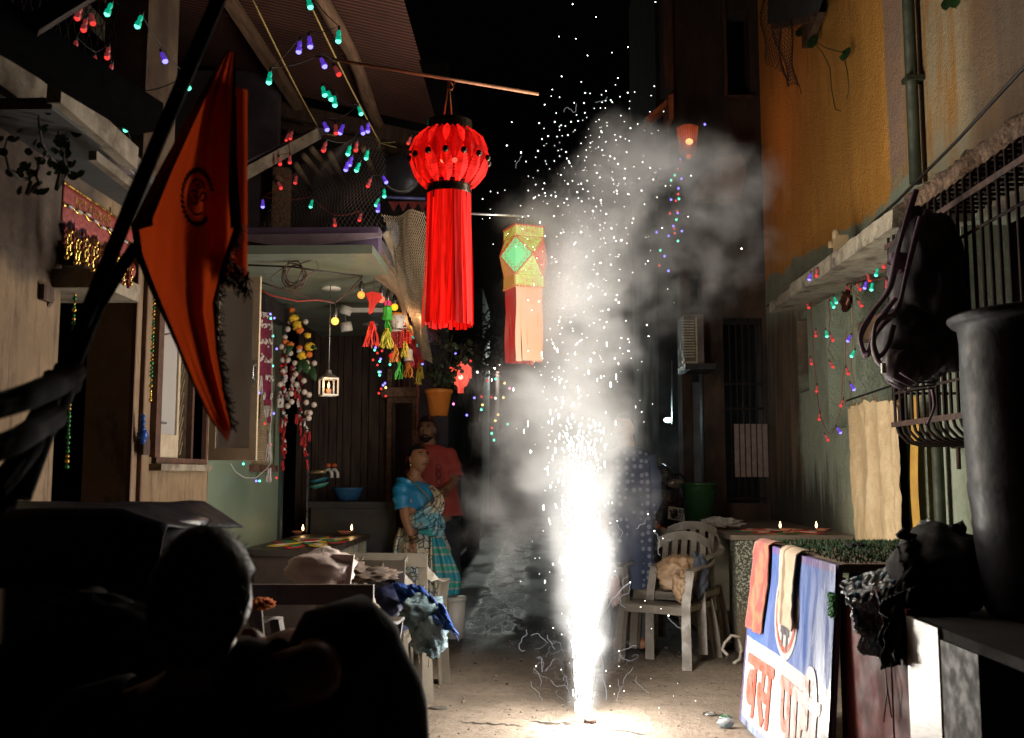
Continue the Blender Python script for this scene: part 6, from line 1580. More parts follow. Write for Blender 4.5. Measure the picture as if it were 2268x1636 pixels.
# ------------------------------------------------------------------ crocheted hanging at the meshed window
tor = thing('crochet_hanging', 'maroon crocheted hanging with rows of white wool tufts at the meshed window', 'wall hanging', PX(*C9(200, 300), XL+.06))
mar = M('maroon_wool', (.20,.012,.05), (.11,.008,.03), 40, .95, bump=.8, bscale=90); wool = M('white_wool', (.62,.56,.54), (.4,.35,.34), 30, .95, bump=.6, bscale=90)
LE = [(130,170),(135,350),(160,600),(190,800),(215,950),(242,1110)]; RE = [(270,240),(268,480),(270,700),(272,880),(272,1000),(268,1110)]
def tp_(a, b):
    s = b*5; i = min(int(s), 4); f = s-i
    l = (LE[i][0]*(1-f)+LE[i+1][0]*f, LE[i][1]*(1-f)+LE[i+1][1]*f); r = (RE[i][0]*(1-f)+RE[i+1][0]*f, RE[i][1]*(1-f)+RE[i+1][1]*f)
    p = PX(*C9(l[0]*(1-a)+r[0]*a, l[1]*(1-a)+r[1]*a), XL+.07); p.x += .012*mnoise.noise(Vector((a*7, b*16, 3))); return p
obj('cloth', MB().grid(tp_, 16, 60, thick=.006), mar, tor)
random.seed(19)
def tuft(mb, p, r, n=7):
    for _ in range(n): mb.ball(p + Vector((random.uniform(-.3,.6)*r, random.gauss(0,.5)*r, random.gauss(0,.6)*r)), r*random.uniform(.35,.6), 0, 6, 4)
for x, y in ((148,300),(188,308),(224,318),(262,322),(155,430),(192,440),(226,452),(256,455),(190,588),(228,600),(260,598),(232,745),(262,742),(262,885),(155,215),(185,222),(212,228),(240,238)):
    mb = MB(); tuft(mb, PX(*C9(x, y), XL+.085), .020 if y > 250 else .013); obj('wool_tuft', mb, wool, tor)
def wtas(p, L, w, m, par, n=14, nm='tassel'):
    mb = MB()
    for _ in range(n):
        q = p + Vector((random.uniform(-.2,.6)*w, random.gauss(0,.25)*w, 0)); mb.tube([q, q + Vector((random.uniform(-.2,.4)*w, random.gauss(0,.6)*w, -L*random.uniform(.8,1))) ], .003, 4)
    obj(nm, mb, m, par)
for x, y, L, w in ((175,725,.13,.03),(205,860,.05,.03),(235,970,.08,.05),(250,1170,.10,.02),(245,1280,.13,.035),(250,1480,.10,.035),(135,470,.10,.02),(145,600,.08,.02)): wtas(PX(*C9(x, y), XL+.09), L, w, wool, tor)
# ------------------------------------------------------------------ red and white woollen garland with pearls and flowers at the porch door
YD = 7.12
def G9(x, y, d=0): return PY(*C9(x, y), YD+d)
gr = thing('door_garland', 'red and white woollen garland hung with pearls, marigolds and leaves at the porch door', 'garland', G9(450, 300))
redw = M('red_wool', (.45,.02,.02), (.28,.01,.012), 40, .95, bump=.8, bscale=90); pearl = M('pearl_ball', (.55,.46,.40), (.48,.40,.35), 8, .28, bump=0, Coat_Weight=.4)
yel_f = M('yellow_marigold', (.75,.50,.03), (.6,.36,.02), 40, .9); mango = M('mango_leaf', (.02,.07,.02), (.015,.045,.015), 12, .4)
for i, (x, y) in enumerate(((428,283),(555,282),(408,343),(385,410),(410,460),(357,487),(393,520),(430,540),(503,522),(367,595),(412,597),(466,622),(370,688),(473,710),(345,795),(480,797),(540,765),(545,858),(437,872),(583,880),(440,938),(408,970),(560,943),(623,962),(565,1028),(590,1028),(580,1072),(625,622),(565,620),(585,668))):
    obj('pearl', MB().ball(G9(x, y, -.05 - .02*(i % 3)), .0215, 0, 12, 8), pearl, gr)
for x, y, m_, r in ((455,250,yel_f,.032),(483,300,yel_f,.03),(585,487,yel_f,.036),(525,560,yel_f,.034),(490,330,yel_f,.03),(570,395,yel_f,.024),(505,350,mg,.03),(440,185,mg,.022),(430,470,mg,.026),(580,550,mg,.024),(505,495,mg,.022),(385,445,mg,.02)):
    mb = MB(); crumple(mb, G9(x, y, -.09), (r,r*.7,r*.8), x, 14, 10, .5, 6, 1.5); obj('marigold', mb, m_, gr)
for x, y, dx, dy, w in ((450,470,-60,90,22),(530,590,40,120,36),(600,640,35,130,30),(590,480,60,25,18),(470,210,20,20,10),(520,600,-20,110,20)):
    a, b = G9(x, y, -.10), G9(x+dx, y+dy, -.12); d = b-a; s_ = Vector((-d.z, 0, d.x)).normalized()*w*.27*YD/FPX; P0 = []
    vs = []
    for k in range(9):
        t_ = k/8; ww = math.sin(math.pi*min(1, .08+t_*.92))**.8; c_p = a + d*t_ + Vector((0,-.02*math.sin(t_*3),0)); vs += [c_p - s_*ww + Vector((0,.008*ww,0)), c_p, c_p + s_*ww + Vector((0,.008*ww,0))]
    obj('leaf', MB().add(vs, [(3*k+j, 3*k+j+1, 3*k+j+4, 3*k+j+3) for k in range(8) for j in (0,1)], 0, True), mango, gr)
for pts in (((375,540),(385,700),(370,850),(375,1000),(365,1200),(368,1380)), ((500,720),(505,880),(515,1000),(530,1120),(555,1300),(560,1400)), ((430,640),(440,760),(410,900))):
    for (xa, ya_), (xb, yb_) in zip(pts, pts[1:]):
        n = max(3, int((yb_-ya_)/26))
        for k in range(n):
            t_ = k/n; x = xa + (xb-xa)*t_ + random.uniform(-14,14); y = ya_ + (yb_-ya_)*t_
            wide = 1.7 if y < 900 and x < 460 else 1.0
            mb = MB(); tuft(mb, G9(x + random.uniform(-16,16)*wide, y, -.03), .013*wide, 6)
            obj('wool_tuft', mb, wool if random.random() < .55 else redw, gr)
            if random.random() < .45: wtas(G9(x, y, -.04), .05, .02, redw if random.random() < .6 else wool, gr, 7)
for x, y in ((365,1420),(560,1410),(480,1040),(520,1220),(505,1130),(580,1180),(345,1110),(360,1290),(470,830)): wtas(G9(x, y, -.04), .075, .018, redw, gr, 14)
obj('white_tag', MB().box(G9(325, 985, -.06), G9(378, 912, -.04)), white_pl, gr)
obj('top_thread', MB().tube([G9(275,215), G9(440,205)], .0015, 4), wire_m, gr)
# ------------------------------------------------------------------ plastic chairs
def smooth_path(P_, n=6):
    P_ = [Vector(p) for p in P_]; sm = []
    for i in range(len(P_)-1):
        p0 = P_[max(i-1,0)]; p1 = P_[i]; p2 = P_[i+1]; p3 = P_[min(i+2, len(P_)-1)]
        for k in range(n):
            t_ = k/n; sm.append(.5*((2*p1) + (-p0+p2)*t_ + (2*p0-5*p1+4*p2-p3)*t_*t_ + (-p0+3*p1-3*p2+p3)*t_**3))
    return sm + [P_[-1]]
def strip(path, w, wd, th, mb=None):
    """a flat moulded strip along a path; wd: width direction(s)"""
    mb = mb or MB(); n = len(path); vs = []
    for i, p in enumerate(path):
        d = (path[min(i+1,n-1)] - path[max(i-1,0)]).normalized(); x = Vector(wd(i/(n-1)) if callable(wd) else wd).normalized(); u = d.cross(x).normalized()
        ww = w(i/(n-1)) if callable(w) else w
        vs += [p - x*ww - u*th, p + x*ww - u*th, p + x*ww + u*th, p - x*ww + u*th]
    fs = [(4*i+a, 4*(i+1)+a, 4*(i+1)+(a+1) % 4, 4*i+(a+1) % 4) for i in range(n-1) for a in range(4)] + [(3,2,1,0), tuple(4*(n-1)+a for a in range(4))]
    return mb.add(vs, fs)
def make_chair(label, m, group, cat='chair', open_back=False):
    g = thing('plastic_chair', label, cat, (0,0,0), group)
    obj('seat', MB().grid(lambda a, b: ((a-.5)*(.44-.04*b), -.22+.42*b, .415 + .012*math.cos((a-.5)*3.1)*-1 - .02*b + (.0 if b > .05 else -.012)), 12, 12, thick=.012), m, g)
    obj('seat_rim', MB().box((-.22,-.235,.345), (.22,-.215,.398)).box((-.232,-.2,.36), (-.212,.2,.40)).box((.212,-.2,.36), (.232,.2,.40)), m, g)
    for sx in (-1, 1):
        pf_ = smooth_path([(sx*.255,-.27,0), (sx*.245,-.25,.25), (sx*.235,-.225,.40), (sx*.245,-.215,.52), (sx*.262,-.20,.635)], 4)
        mb = strip(pf_, lambda t_: .032 - .006*t_, (1,.25*sx,0), .003); strip([p + Vector((-sx*.026,.022,0)) for p in pf_], .022, (.2,1,0), .003, mb)
        obj('leg', mb, m, g)
        pr = smooth_path([(sx*.25,.29,0), (sx*.235,.25,.25), (sx*.22,.205,.42)], 4)
        mb = strip(pr, lambda t_: .032 - .008*t_, (1,-.25*sx,0), .003); strip([p + Vector((-sx*.024,-.02,0)) for p in pr], .02, (.2,1,0), .003, mb)
        obj('leg', mb, m, g)
        pa = smooth_path([(sx*.262,-.225,.632), (sx*.272,-.10,.650), (sx*.272,.06,.655), (sx*.25,.20,.69), (sx*.20,.275,.76), (sx*.12,.31,.81)], 5)
        obj('armrest', strip(pa, lambda t_: .028 - .006*t_, lambda t_: (1,.0,0) if t_ < .6 else (.5,.2,-.9), .006), m, g)
        if open_back: obj('back_post', MB().beam((sx*.20,.205,.40), (sx*.215,.30,.80), .05, .02, up=(0,1,0)), m, g)
    if open_back:
        obj('back_rail', MB().beam((-.24,.30,.795), (.24,.30,.795), .025, .075), m, g)
    else:
        obj('back_rail', strip(smooth_path([(-.19,.27,.79), (-.08,.315,.83), (.08,.315,.83), (.19,.27,.79)], 5), .03, (0,.15,1), .007), m, g)
        for k in range(5):
            x = (k-2)*.072; obj('back_slat', strip(smooth_path([(x*.9,.20,.41), (x,.245,.55), (x,.285,.70), (x,.31,.81)], 4), .022, (1,0,0), .004), m, g)
    return g
ch_d = M('grimy_grey_plastic', (.20,.17,.14), (.11,.092,.075), 6, .5, dirt=(.12,.10,.08), bump=.1)
ch_l = M('cream_chair_plastic', (.19,.165,.13), (.13,.11,.085), 6, .45, bump=.1)
ch_k = M('brown_chair_plastic', (.16,.13,.11), (.1,.08,.07), 6, .45, bump=.1)
def place(g, x, y, rz, z=0): g.location = (x, y, z); g.rotation_euler = (0,0,R(rz)); return g
r1 = place(make_chair('grey plastic armchair holding a crumpled brown paper bag by the counter', ch_d, 'plastic chairs'), .90, 7.05, -32)
r2 = place(copy_tree(r1), .74, 7.45, -38); r2['label'] = 'grey plastic armchair half hidden behind the one with the brown paper bag'
r3 = place(copy_tree(r1), 1.02, 7.30, -28, .06); r3['label'] = 'third plastic armchair pushed in at the back by the counter'
bl1 = place(make_chair('cream plastic chair at left with a blue sheet draped over its side', ch_l, 'plastic chairs', open_back=True), -.93, 5.55, 180)
bl2 = place(make_chair('brown plastic chair piled with cloth, its back towards us', ch_k, 'plastic chairs', open_back=True), -.86, 4.12, 180, .03)
bl3 = place(copy_tree(bl1), -.84, 6.0, 176); bl3['label'] = 'cream plastic chair just behind the one with the blue sheet'
# stuff on the chairs
kp = M('brown_kraft_paper', (.27,.175,.10), (.20,.12,.065), 8, .6, bump=.6, bscale=12, bd=.02)
mb = MB(); lump(mb, 1500, 1268, 6.95, 40, 34, .10, 3, .45, 2.4, fold=.2); lump(mb, 1512, 1302, 6.8, 18, 28, .05, 6, .5, 3, fold=.3)
solo('paper_bag', mb, kp, 'crumpled brown paper bag spilling off the grey armchair seat', 'paper bag', org=PY(1505,1300,6.9))
mb = MB(); lump(mb, 1545, 1275, 6.95, 22, 42, .06, 9, .3, 2.5, fold=.2)
solo('ribbed_cloth', mb, M('navy_ribbed_cloth', (.05,.06,.08), (.03,.035,.05), 12, .8), 'dark navy cloth hanging at the side of the brown paper bag', 'cloth', org=PY(1545,1275,6.95))
mb = MB(); lump(mb, 1362, 1310, 6.9, 13, 30, .03, 2, .3, 3, fold=.2)
solo('small_carrier_bag', mb, M('mauve_bag', (.35,.27,.27), (.28,.2,.2), 8, .6), 'small pale mauve carrier bag hanging in the smoke beside the armchair', 'bag', org=PY(1362,1310,6.9))
wbg = M('white_carrier_plastic', (.75,.64,.60), (.62,.50,.46), 4, .5, bump=.5, bscale=10, bd=.02)
mb = MB(); lump(mb, 712, 1262, 4.25, 66, 42, .13, 4, .28, 1.9, fold=.12); mb.prism([PY(735,1228,4.2), PY(784,1230,4.2), PY(775,1300,4.2), PY(730,1290,4.2)], (0,.02,0))
g = thing('carrier_bag', 'full white carrier bag with a red print standing on the brown chair', 'carrier bag', PY(712,1262,4.25)); obj('body', mb, wbg, g)
obj('red_print', letter_on('शु', lambda x, y: PY(745 + x*24, 1300 - y*22, 4.04)), M('red_ink', (.5,.04,.03), rough=.6), g)
mb = MB(); lump(mb, 815, 1385, 4.35, 26, 55, .14, 5, .3, 2.2, fold=.3); lump(mb, 760, 1345, 4.3, 60, 24, .12, 8, .3, 2.4, fold=.2)
solo('cream_sack', mb, M('cream_sacking', (.50,.42,.31), (.38,.31,.22), 6, .55, bump=.5, bscale=14, bd=.02), 'crumpled cream plastic sacking bulging out at the side of the brown chair', 'sack', org=PY(815,1385,4.35))
mb = MB(); lump(mb, 815, 1272, 5.1, 60, 14, .16, 6, .4, 2.6, fold=.2); lump(mb, 775, 1262, 5.0, 30, 20, .1, 2, .4, 3)
solo('brown_cloth_pile', mb, M('brown_cloth', (.13,.09,.065), (.07,.05,.04), 8, .85), 'pile of brown cloth over the back of the cream chair', 'cloth', org=PY(815,1272,5.1))
dbl = M('dark_blue_sheet', (.012,.02,.08), (.01,.015,.05), 4, .5)
mb = MB(); lump(mb, 860, 1350, 5.25, 62, 50, .16, 11, .25, 2.1, fold=.15); 
solo('dark_blue_bundle', mb, dbl, 'dark blue cloth bundle stuffed on the cream chair seat', 'bundle', org=PY(860,1350,5.25))
bt = NT('blue_polythene'); bcol = bt.mix(bt.ramp(bt.noise(6, 5, .7), .35, .65), (.02,.11,.50), (.015,.05,.26)); bt.bump(bt.noise(12, 6, .75, dist=1), .8, .02); bt_m = bt.set(Base_Color=bcol, Roughness=.3)
def drape(q, seed, amp, nu=30, nv=20, thick=.003):
    A, B_, C_, D = [PY(*p) for p in q]
    return MB().grid(lambda a, b: A.lerp(B_, a).lerp(D.lerp(C_, a), b) + Vector((0,-1,.3))*amp*(mnoise.noise(Vector((a*5, b*4, seed))) + .6*abs(mnoise.noise(Vector((a*11, b*9, seed+4))))), nu, nv, thick=thick)
g = thing('blue_sheet', 'bright blue polythene sheet draped off the cream chair to a point', 'sheet', PY(950,1340,5.1))
obj('fold', drape([(868,1292,5.15),(935,1300,5.1),(1018,1408,4.9),(900,1362,5.1)], 2, .07), bt_m, g)
obj('fold', drape([(930,1302,5.08),(985,1345,5.0),(1017,1420,4.88),(955,1338,5.05)], 6, .05), bt_m, g)
cb_ = NT('pale_blue_polythene'); ccl = cb_.mix(cb_.ramp(cb_.noise(9, 5, .7), .4, .62), (.16,.28,.34), (.36,.50,.55)); cb_.bump(cb_.noise(16, 6, .8, dist=1.2), 1, .03); cb_m = cb_.set(Base_Color=ccl, Roughness=.25)
mb = MB(); lump(mb, 935, 1360, 5.02, 42, 34, .07, 13, .45, 2.3, fold=.25); lump(mb, 950, 1405, 5.0, 34, 40, .05, 15, .45, 2.6, fold=.3); lump(mb, 958, 1437, 4.98, 18, 16, .04, 18, .4, 3)
solo('pale_blue_bag', mb, cb_m, 'crumpled pale blue polythene bag hanging under the bright blue sheet', 'plastic bag', org=PY(945,1390,5))
mb = MB(); a = PY(950,1410,4.97); mb.tube([a, PY(952,1450,4.97), PY(949,1478,4.97)], .003, 4).tube([PY(925,1430,5), PY(928,1470,5)], .003, 4)
solo('bag_string', mb, M('jute_string', (.35,.25,.15)), 'thin strings hanging from the pale blue bag', 'string', org=a)
# white bucket
YU = 7.95; c = PY(1007, 1402, YU); c.z = 0; h_ = PY(1007,1322,YU).z
g = thing('lidded_bucket', 'white plastic bucket with lid standing on the alley floor by the woman', 'bucket', (c.x, c.y, 0))
obj('body', MB().lathe(c, [(0,.0),(.072,.0),(.085,h_*.92),(.082,h_*.92)], 30), white_pl, g)
obj('lid', MB().lathe(c, [(.088,h_*.9),(.092,h_*.9),(.092,h_),(.06,h_+.004),(0,h_+.004)], 30), white_pl, g)
solo('yellow_cloth', MB().grid(lambda a, b: (c.x-.10+.065*a, YU-.12+.01*math.sin(a*9), h_-.02-.20*b), 8, 10, thick=.004), M('ochre_rag', (.42,.28,.08), (.3,.2,.06), 9, .8), 'small ochre rag hanging beside the white bucket', 'rag', org=c)
for i, (u, v, y) in enumerate(((580, 1338, 3.5),)):
    mb = MB(); lump(mb, u, v, y, 26, 12, .05, 5, .4, 4); solo('marigold_heap', mb, mg, 'small heap of orange marigold flowers behind the head of the seated figure', 'flowers', org=PY(u,v,y))

# ------------------------------------------------------------------ dark drums at left
navy = NT('navy_drum'); nc_ = navy.mix(navy.ramp(navy.noise(3,4,.6), .3, .7), (.035,.045,.10), (.025,.03,.07)); navy_m = navy.set(Base_Color=nc_, Roughness=.33)
dc2 = Vector((-1.31, 3.02, 0)); zt2 = 1.15
g = thing('covered_drum', 'big navy plastic drum under a folded dark sheet beside the cream house', 'drum', (dc2.x, dc2.y, 0))
obj('body', MB().lathe(dc2, [(0,.01),(.25,.01),(.27,.1),(.275,.5),(.285,.55),(.275,.6),(.28,1.0),(.27,1.08),(.285,1.09),(.30,1.11),(.30,1.14),(.27,1.15),(0,1.15)], 44), navy_m, g)
sheet_m = M('navy_cover_sheet', (.006,.007,.020), (.004,.005,.012), 5, .6, Specular_IOR_Level=.08, bump=.5, bscale=14, bd=.01)
def cov(a, b):
    x = -2.0 + 1.0*a; y = 2.6 + .8*b; z = 1.185 + .012*mnoise.noise(Vector((x*5, y*5, 2)))
    if a > .86: z -= (a-.86)*.6*(.5+.5*b)
    if b < .1: z -= (.1-b)*2
    return (x, y, z)
obj('cover_sheet', MB().grid(cov, 44, 24, thick=.006), sheet_m, g)
mb = MB(); mb.lathe((-1.95, 2.75, 0), [(0,.01),(.27,.01),(.29,1.0),(.27,1.15),(0,1.15)], 30)
solo('covered_drum', mb, M('black_drum', (.012,.012,.014), rough=.5), 'second drum standing in deep shade under the same sheet', 'drum', org=(-1.95, 2.75, 0))

# ------------------------------------------------------------------ flag and black poles
YF_ = 2.25
fl = thing('saffron_flag', 'saffron triangular flag with a dark sacred emblem and ragged fringe on a slanting pole', 'flag', PY(290, 540, YF_))
satin = NT('saffron_satin'); sf_ = satin.mix(satin.ramp(satin.noise(4, 4, .6, satin.map((3,1,.4))), .3, .7), (.42,.045,.007), (.30,.03,.005))
satin.bump(satin.noise(6, 5, .6, satin.map((5,1,.5))), .4, .02); sat_m = satin.set(Base_Color=sf_, Roughness=.95, Specular_IOR_Level=.05)
tb_ = satin.n('ShaderNodeBsdfTranslucent'); mxs = satin.n('ShaderNodeMixShader'); mxs.inputs[0].default_value = .6
satin.t.links.new(sf_, tb_.inputs[0]); satin.t.links.new(satin.b.outputs[0], mxs.inputs[1]); satin.t.links.new(tb_.outputs[0], mxs.inputs[2]); satin.t.links.new(mxs.outputs[0], satin.out.inputs[0])
dk = M('dark_fringe', (.05,.022,.012), (.03,.015,.01), 30, .9)
EL = [(502,112),(455,190),(400,290),(345,390),(290,500),(300,570),(335,650),(380,745),(425,850),(465,930),(505,980)]      # left edge down to the tip
ER = [(520,118),(522,190),(524,260),(525,340),(530,430),(534,500),(505,575),(477,665),(482,770),(495,860),(512,950)]
def fpt(a, b, o=0.0):
    s = b*(len(EL)-1); i = min(int(s), len(EL)-2); f = s-i
    l = (EL[i][0]*(1-f)+EL[i+1][0]*f, EL[i][1]*(1-f)+EL[i+1][1]*f); r = (ER[i][0]*(1-f)+ER[i+1][0]*f, ER[i][1]*(1-f)+ER[i+1][1]*f)
    y = YF_ + .022*math.sin(a*8 + b*2.5)*min(1, b*3) + .012*math.sin(a*15 - b*4) + .02*mnoise.noise(Vector((a*4, b*3, 2))) - o
    return PY(l[0]*(1-a)+r[0]*a, l[1]*(1-a)+r[1]*a, y)
obj('cloth', MB().grid(lambda a, b: fpt(a, b), 44, 90), sat_m, fl)
def fold2(a, b):
    u0, u1 = 470 + 8*math.sin(b*4), 548; v0, v1 = 250 + 300*b, 330 + 300*b
    return PY((1-a)*u0 + a*u1, 180 + 420*b + 20*a, YF_ + .05 + .02*math.sin(a*8))
obj('rear_fold', MB().grid(fold2, 14, 30), sat_m, fl)
mb = MB(); random.seed(3)
for k in range(420):
    b = random.uniform(.5, 1); p = fpt(1, b); mb.tube([p, p + Vector((random.uniform(.0,.02), random.uniform(-.01,.01), random.uniform(-.022,.006)))], .0012, 3, cap=False)
for k in range(240):
    u = random.uniform(476, 552); v = 560 + (u-476)*.6 + random.uniform(-8,45); p = PY(u, v, YF_+.03); mb.tube([p, p + Vector((random.uniform(-.012,.012), 0, random.uniform(-.03,-.005)))], .0014, 3, cap=False)
tag(obj('fringe', mb, dk, fl), kind='stuff')
for nm, a0, a1, b0, b1 in (('border', 0, .07, .30, 1), ('border', .93, 1, .50, 1), ('border', 0, .20, 0, .42), ('border', .9, 1, 0, .5)):
    obj(nm, MB().grid(lambda a, b: fpt(a0+(a1-a0)*a, b0+(b1-b0)*b, .003), 4, 60), dk, fl)
# emblem: crescents, om and leaf ring
ec = (437, 437); prt = M('flag_print', (.03,.012,.01), rough=.8)
def fuv(a, b):
    s = max(0, min(b, .9999))*(len(EL)-1); i = int(s); f = s-i
    l = (EL[i][0]*(1-f)+EL[i+1][0]*f, EL[i][1]*(1-f)+EL[i+1][1]*f); r = (ER[i][0]*(1-f)+ER[i+1][0]*f, ER[i][1]*(1-f)+ER[i+1][1]*f)
    return l, r
def ept(x, y): # pixel offsets on flag surface
    u, v = ec[0]+x, ec[1]+y; b = (v-110)/870; a = .5
    for _ in range(30):
        l, r = fuv(a, b); a = max(0, min(1, (u-l[0])/(r[0]-l[0]))); b += (v - (l[1]*(1-a)+r[1]*a))/1100
    return fpt(a, b, .012)
mb = MB(); N = 40
for r0, r1, a0, a1 in ((27,30.5,60,330),):
    pts = []
    for k in range(N+1):
        a = R(a0+(a1-a0)*k/N); pts.append((ept(r0*.72*math.cos(a), r0*1.35*math.sin(a)), ept(r1*.72*math.cos(a), r1*1.35*math.sin(a))))
    mb.add([p for q in pts for p in q], [(2*k, 2*k+1, 2*k+3, 2*k+2) for k in range(N)])
for k in range(26):
    a = R(50 + 290*k/25); ca, sa = math.cos(a), math.sin(a); c0_ = (36*.78*ca, 36*1.4*sa); c1_ = (50*.78*math.cos(a+.12), 50*1.4*math.sin(a+.12)); tx_, ty_ = -sa*5, ca*7
    mb.add([ept(*c0_), ept(c0_[0]*.5+c1_[0]*.5+tx_, c0_[1]*.5+c1_[1]*.5+ty_), ept(*c1_), ept(c0_[0]*.5+c1_[0]*.5-tx_, c0_[1]*.5+c1_[1]*.5-ty_)], [(0,1,2,3)])
vs, fs = glyphs('ॐ', 1.0); mb.add([ept((v.x-.42)*48, (.36-v.y)*62) for v in vs], fs)
obj('emblem', mb, prt, fl)
matte_black = M('matt_black_pole', (.005,.005,.006), rough=.9, bump=0, Specular_IOR_Level=.05)
obj('pole', MB().tube([PY(492,-20,2.0), PY(300,430,2.0), PY(150,800,2.0), PY(0,1130,2.0)], .0155, 10), matte_black, fl)
ps = thing('black_pole_stand', 'clump of black crossing poles and arms at the edge of the alley', 'stand', PY(130, 850, 1.9))
for p in ([(300,545,2.1),(215,680,2.05),(140,840,1.95),(60,980,1.9),(10,1120,1.85)], [(-20,905,1.5),(60,880,1.6),(130,850,1.8),(170,825,1.95)], [(-10,1090,1.7),(60,1000,1.8),(110,930,1.9),(155,840,1.95)], [(-20,1000,1.5),(40,975,1.6),(120,925,1.8)], [(120,830,1.9),(95,960,1.85),(40,1100,1.8)]):
    obj('pole', MB().tube([PY(*q) for q in p], [.013,.015,.024,.024,.02][:len(p)] if len(p) == 5 else [.02,.022,.024,.02][:len(p)], 10), matte_black, ps)
mb = MB(); lump(mb, 148, 838, 1.93, 30, 40, .04, 3, .2, 2); obj('clamp', mb, matte_black, ps)
solo('dark_beam', MB().beam(PY(-60,20,2.6), PY(330,265,3.2), .11, .10), matte_black, 'thick unlit beam crossing the top corner of the alley', 'beam', org=PY(0,50,2.6))
solo('dark_beam', MB().beam(PY(70,58,2.7), PY(230,-40,2.8), .05, .05), M('brown_black_beam', (.03,.015,.01), rough=.9), 'thinner brown black beam branching from the thick one', 'beam', org=PY(100,50,2.7))

# ------------------------------------------------------------------ people
def skin_mesh(V, E, root, sub=2):
    """V: name -> (position, radius); continuous surface grown round the joints"""
    names = list(V); idx = {n: i for i, n in enumerate(names)}
    me = bpy.data.meshes.new('body'); me.from_pydata([V[n][0] for n in names], [(idx[a], idx[b]) for a, b in E], [])
    o = bpy.data.objects.new('body', me); col.objects.link(o)
    o.modifiers.new('s', 'SKIN'); 
    for n in names:
        sv = me.skin_vertices[0].data[idx[n]]; r = V[n][1]; sv.radius = r if isinstance(r, tuple) else (r, r); sv.use_root = (n == root)
    m = o.modifiers.new('u', 'SUBSURF'); m.levels = sub; m.render_levels = sub
    dg = bpy.context.evaluated_depsgraph_get(); me2 = bpy.data.meshes.new_from_object(o.evaluated_get(dg))
    mb = MB(); mb.add([v.co.copy() for v in me2.vertices], [tuple(p.vertices) for p in me2.polygons], 0, True)
    bpy.data.objects.remove(o); bpy.data.meshes.remove(me); bpy.data.meshes.remove(me2)
    return mb
def head_frame(c, fwd, up=(0,0,1)):
    f = Vector(fwd).normalized(); u = (Vector(up) - f*f.dot(Vector(up))).normalized(); r = f.cross(u)
    return lambda x, y, z: Vector(c) + r*x + f*y + u*z
def add_head(mb, H, s=1.0, n=40, m=30, wide=1.0):
    vs = []
    def g(x, z, cx_, cz_, sx, sz): return math.exp(-((x-cx_)/sx)**2 - ((z-cz_)/sz)**2)
    for i in range(m+1):
        t_ = math.pi*i/m
        for k in range(n):
            a = 2*math.pi*k/n; dx, dy, dz = math.sin(t_)*math.sin(a), math.sin(t_)*math.cos(a), math.cos(t_)
            x, y, z = dx*.074*wide, dy*.093, dz*.115
            if dz < -.1: x *= 1 - .30*(-dz-.1); y *= 1 - .10*(-dz)
            if dy > 0:
                y += .020*g(x, z, 0, -.018, .010, .022) + .012*g(x, z, 0, -.030, .015, .010)      # nose
                y -= .008*(g(x, z, .030, .012, .016, .010) + g(x, z, -.030, .012, .016, .010))      # eye hollows
                y += .004*(g(x, z, .028, .030, .022, .007) + g(x, z, -.028, .030, .022, .007))      # brows
                y += .007*g(x, z, 0, -.060, .020, .007) + .006*g(x, z, 0, -.090, .022, .014)        # lips, chin
                y += .005*(g(x, z, .042, -.028, .018, .02) + g(x, z, -.042, -.028, .018, .02))
            vs.append(H(x*s, y*s, z*s))
    fs = [(i*n+k, i*n+(k+1) % n, (i+1)*n+(k+1) % n, (i+1)*n+k) for i in range(m) for k in range(n)]
    mb.add(vs, fs, 0, True)
    for sx in (-1, 1):
        for (dx, dy, dz, r, q) in ((.076,-.008,-.004,.017,(.35,.7,1.5)),(.078,-.004,-.022,.010,(.4,.7,1.1))):
            b = len(mb.v); mb.ball((0,0,0), r*s, 0, 10, 7, q)
            for i in range(b, len(mb.v)):
                v_ = mb.v[i]; mb.v[i] = tuple(H(sx*dx*s*wide + v_[0], dy*s + v_[1], dz*s + v_[2]))
    return mb
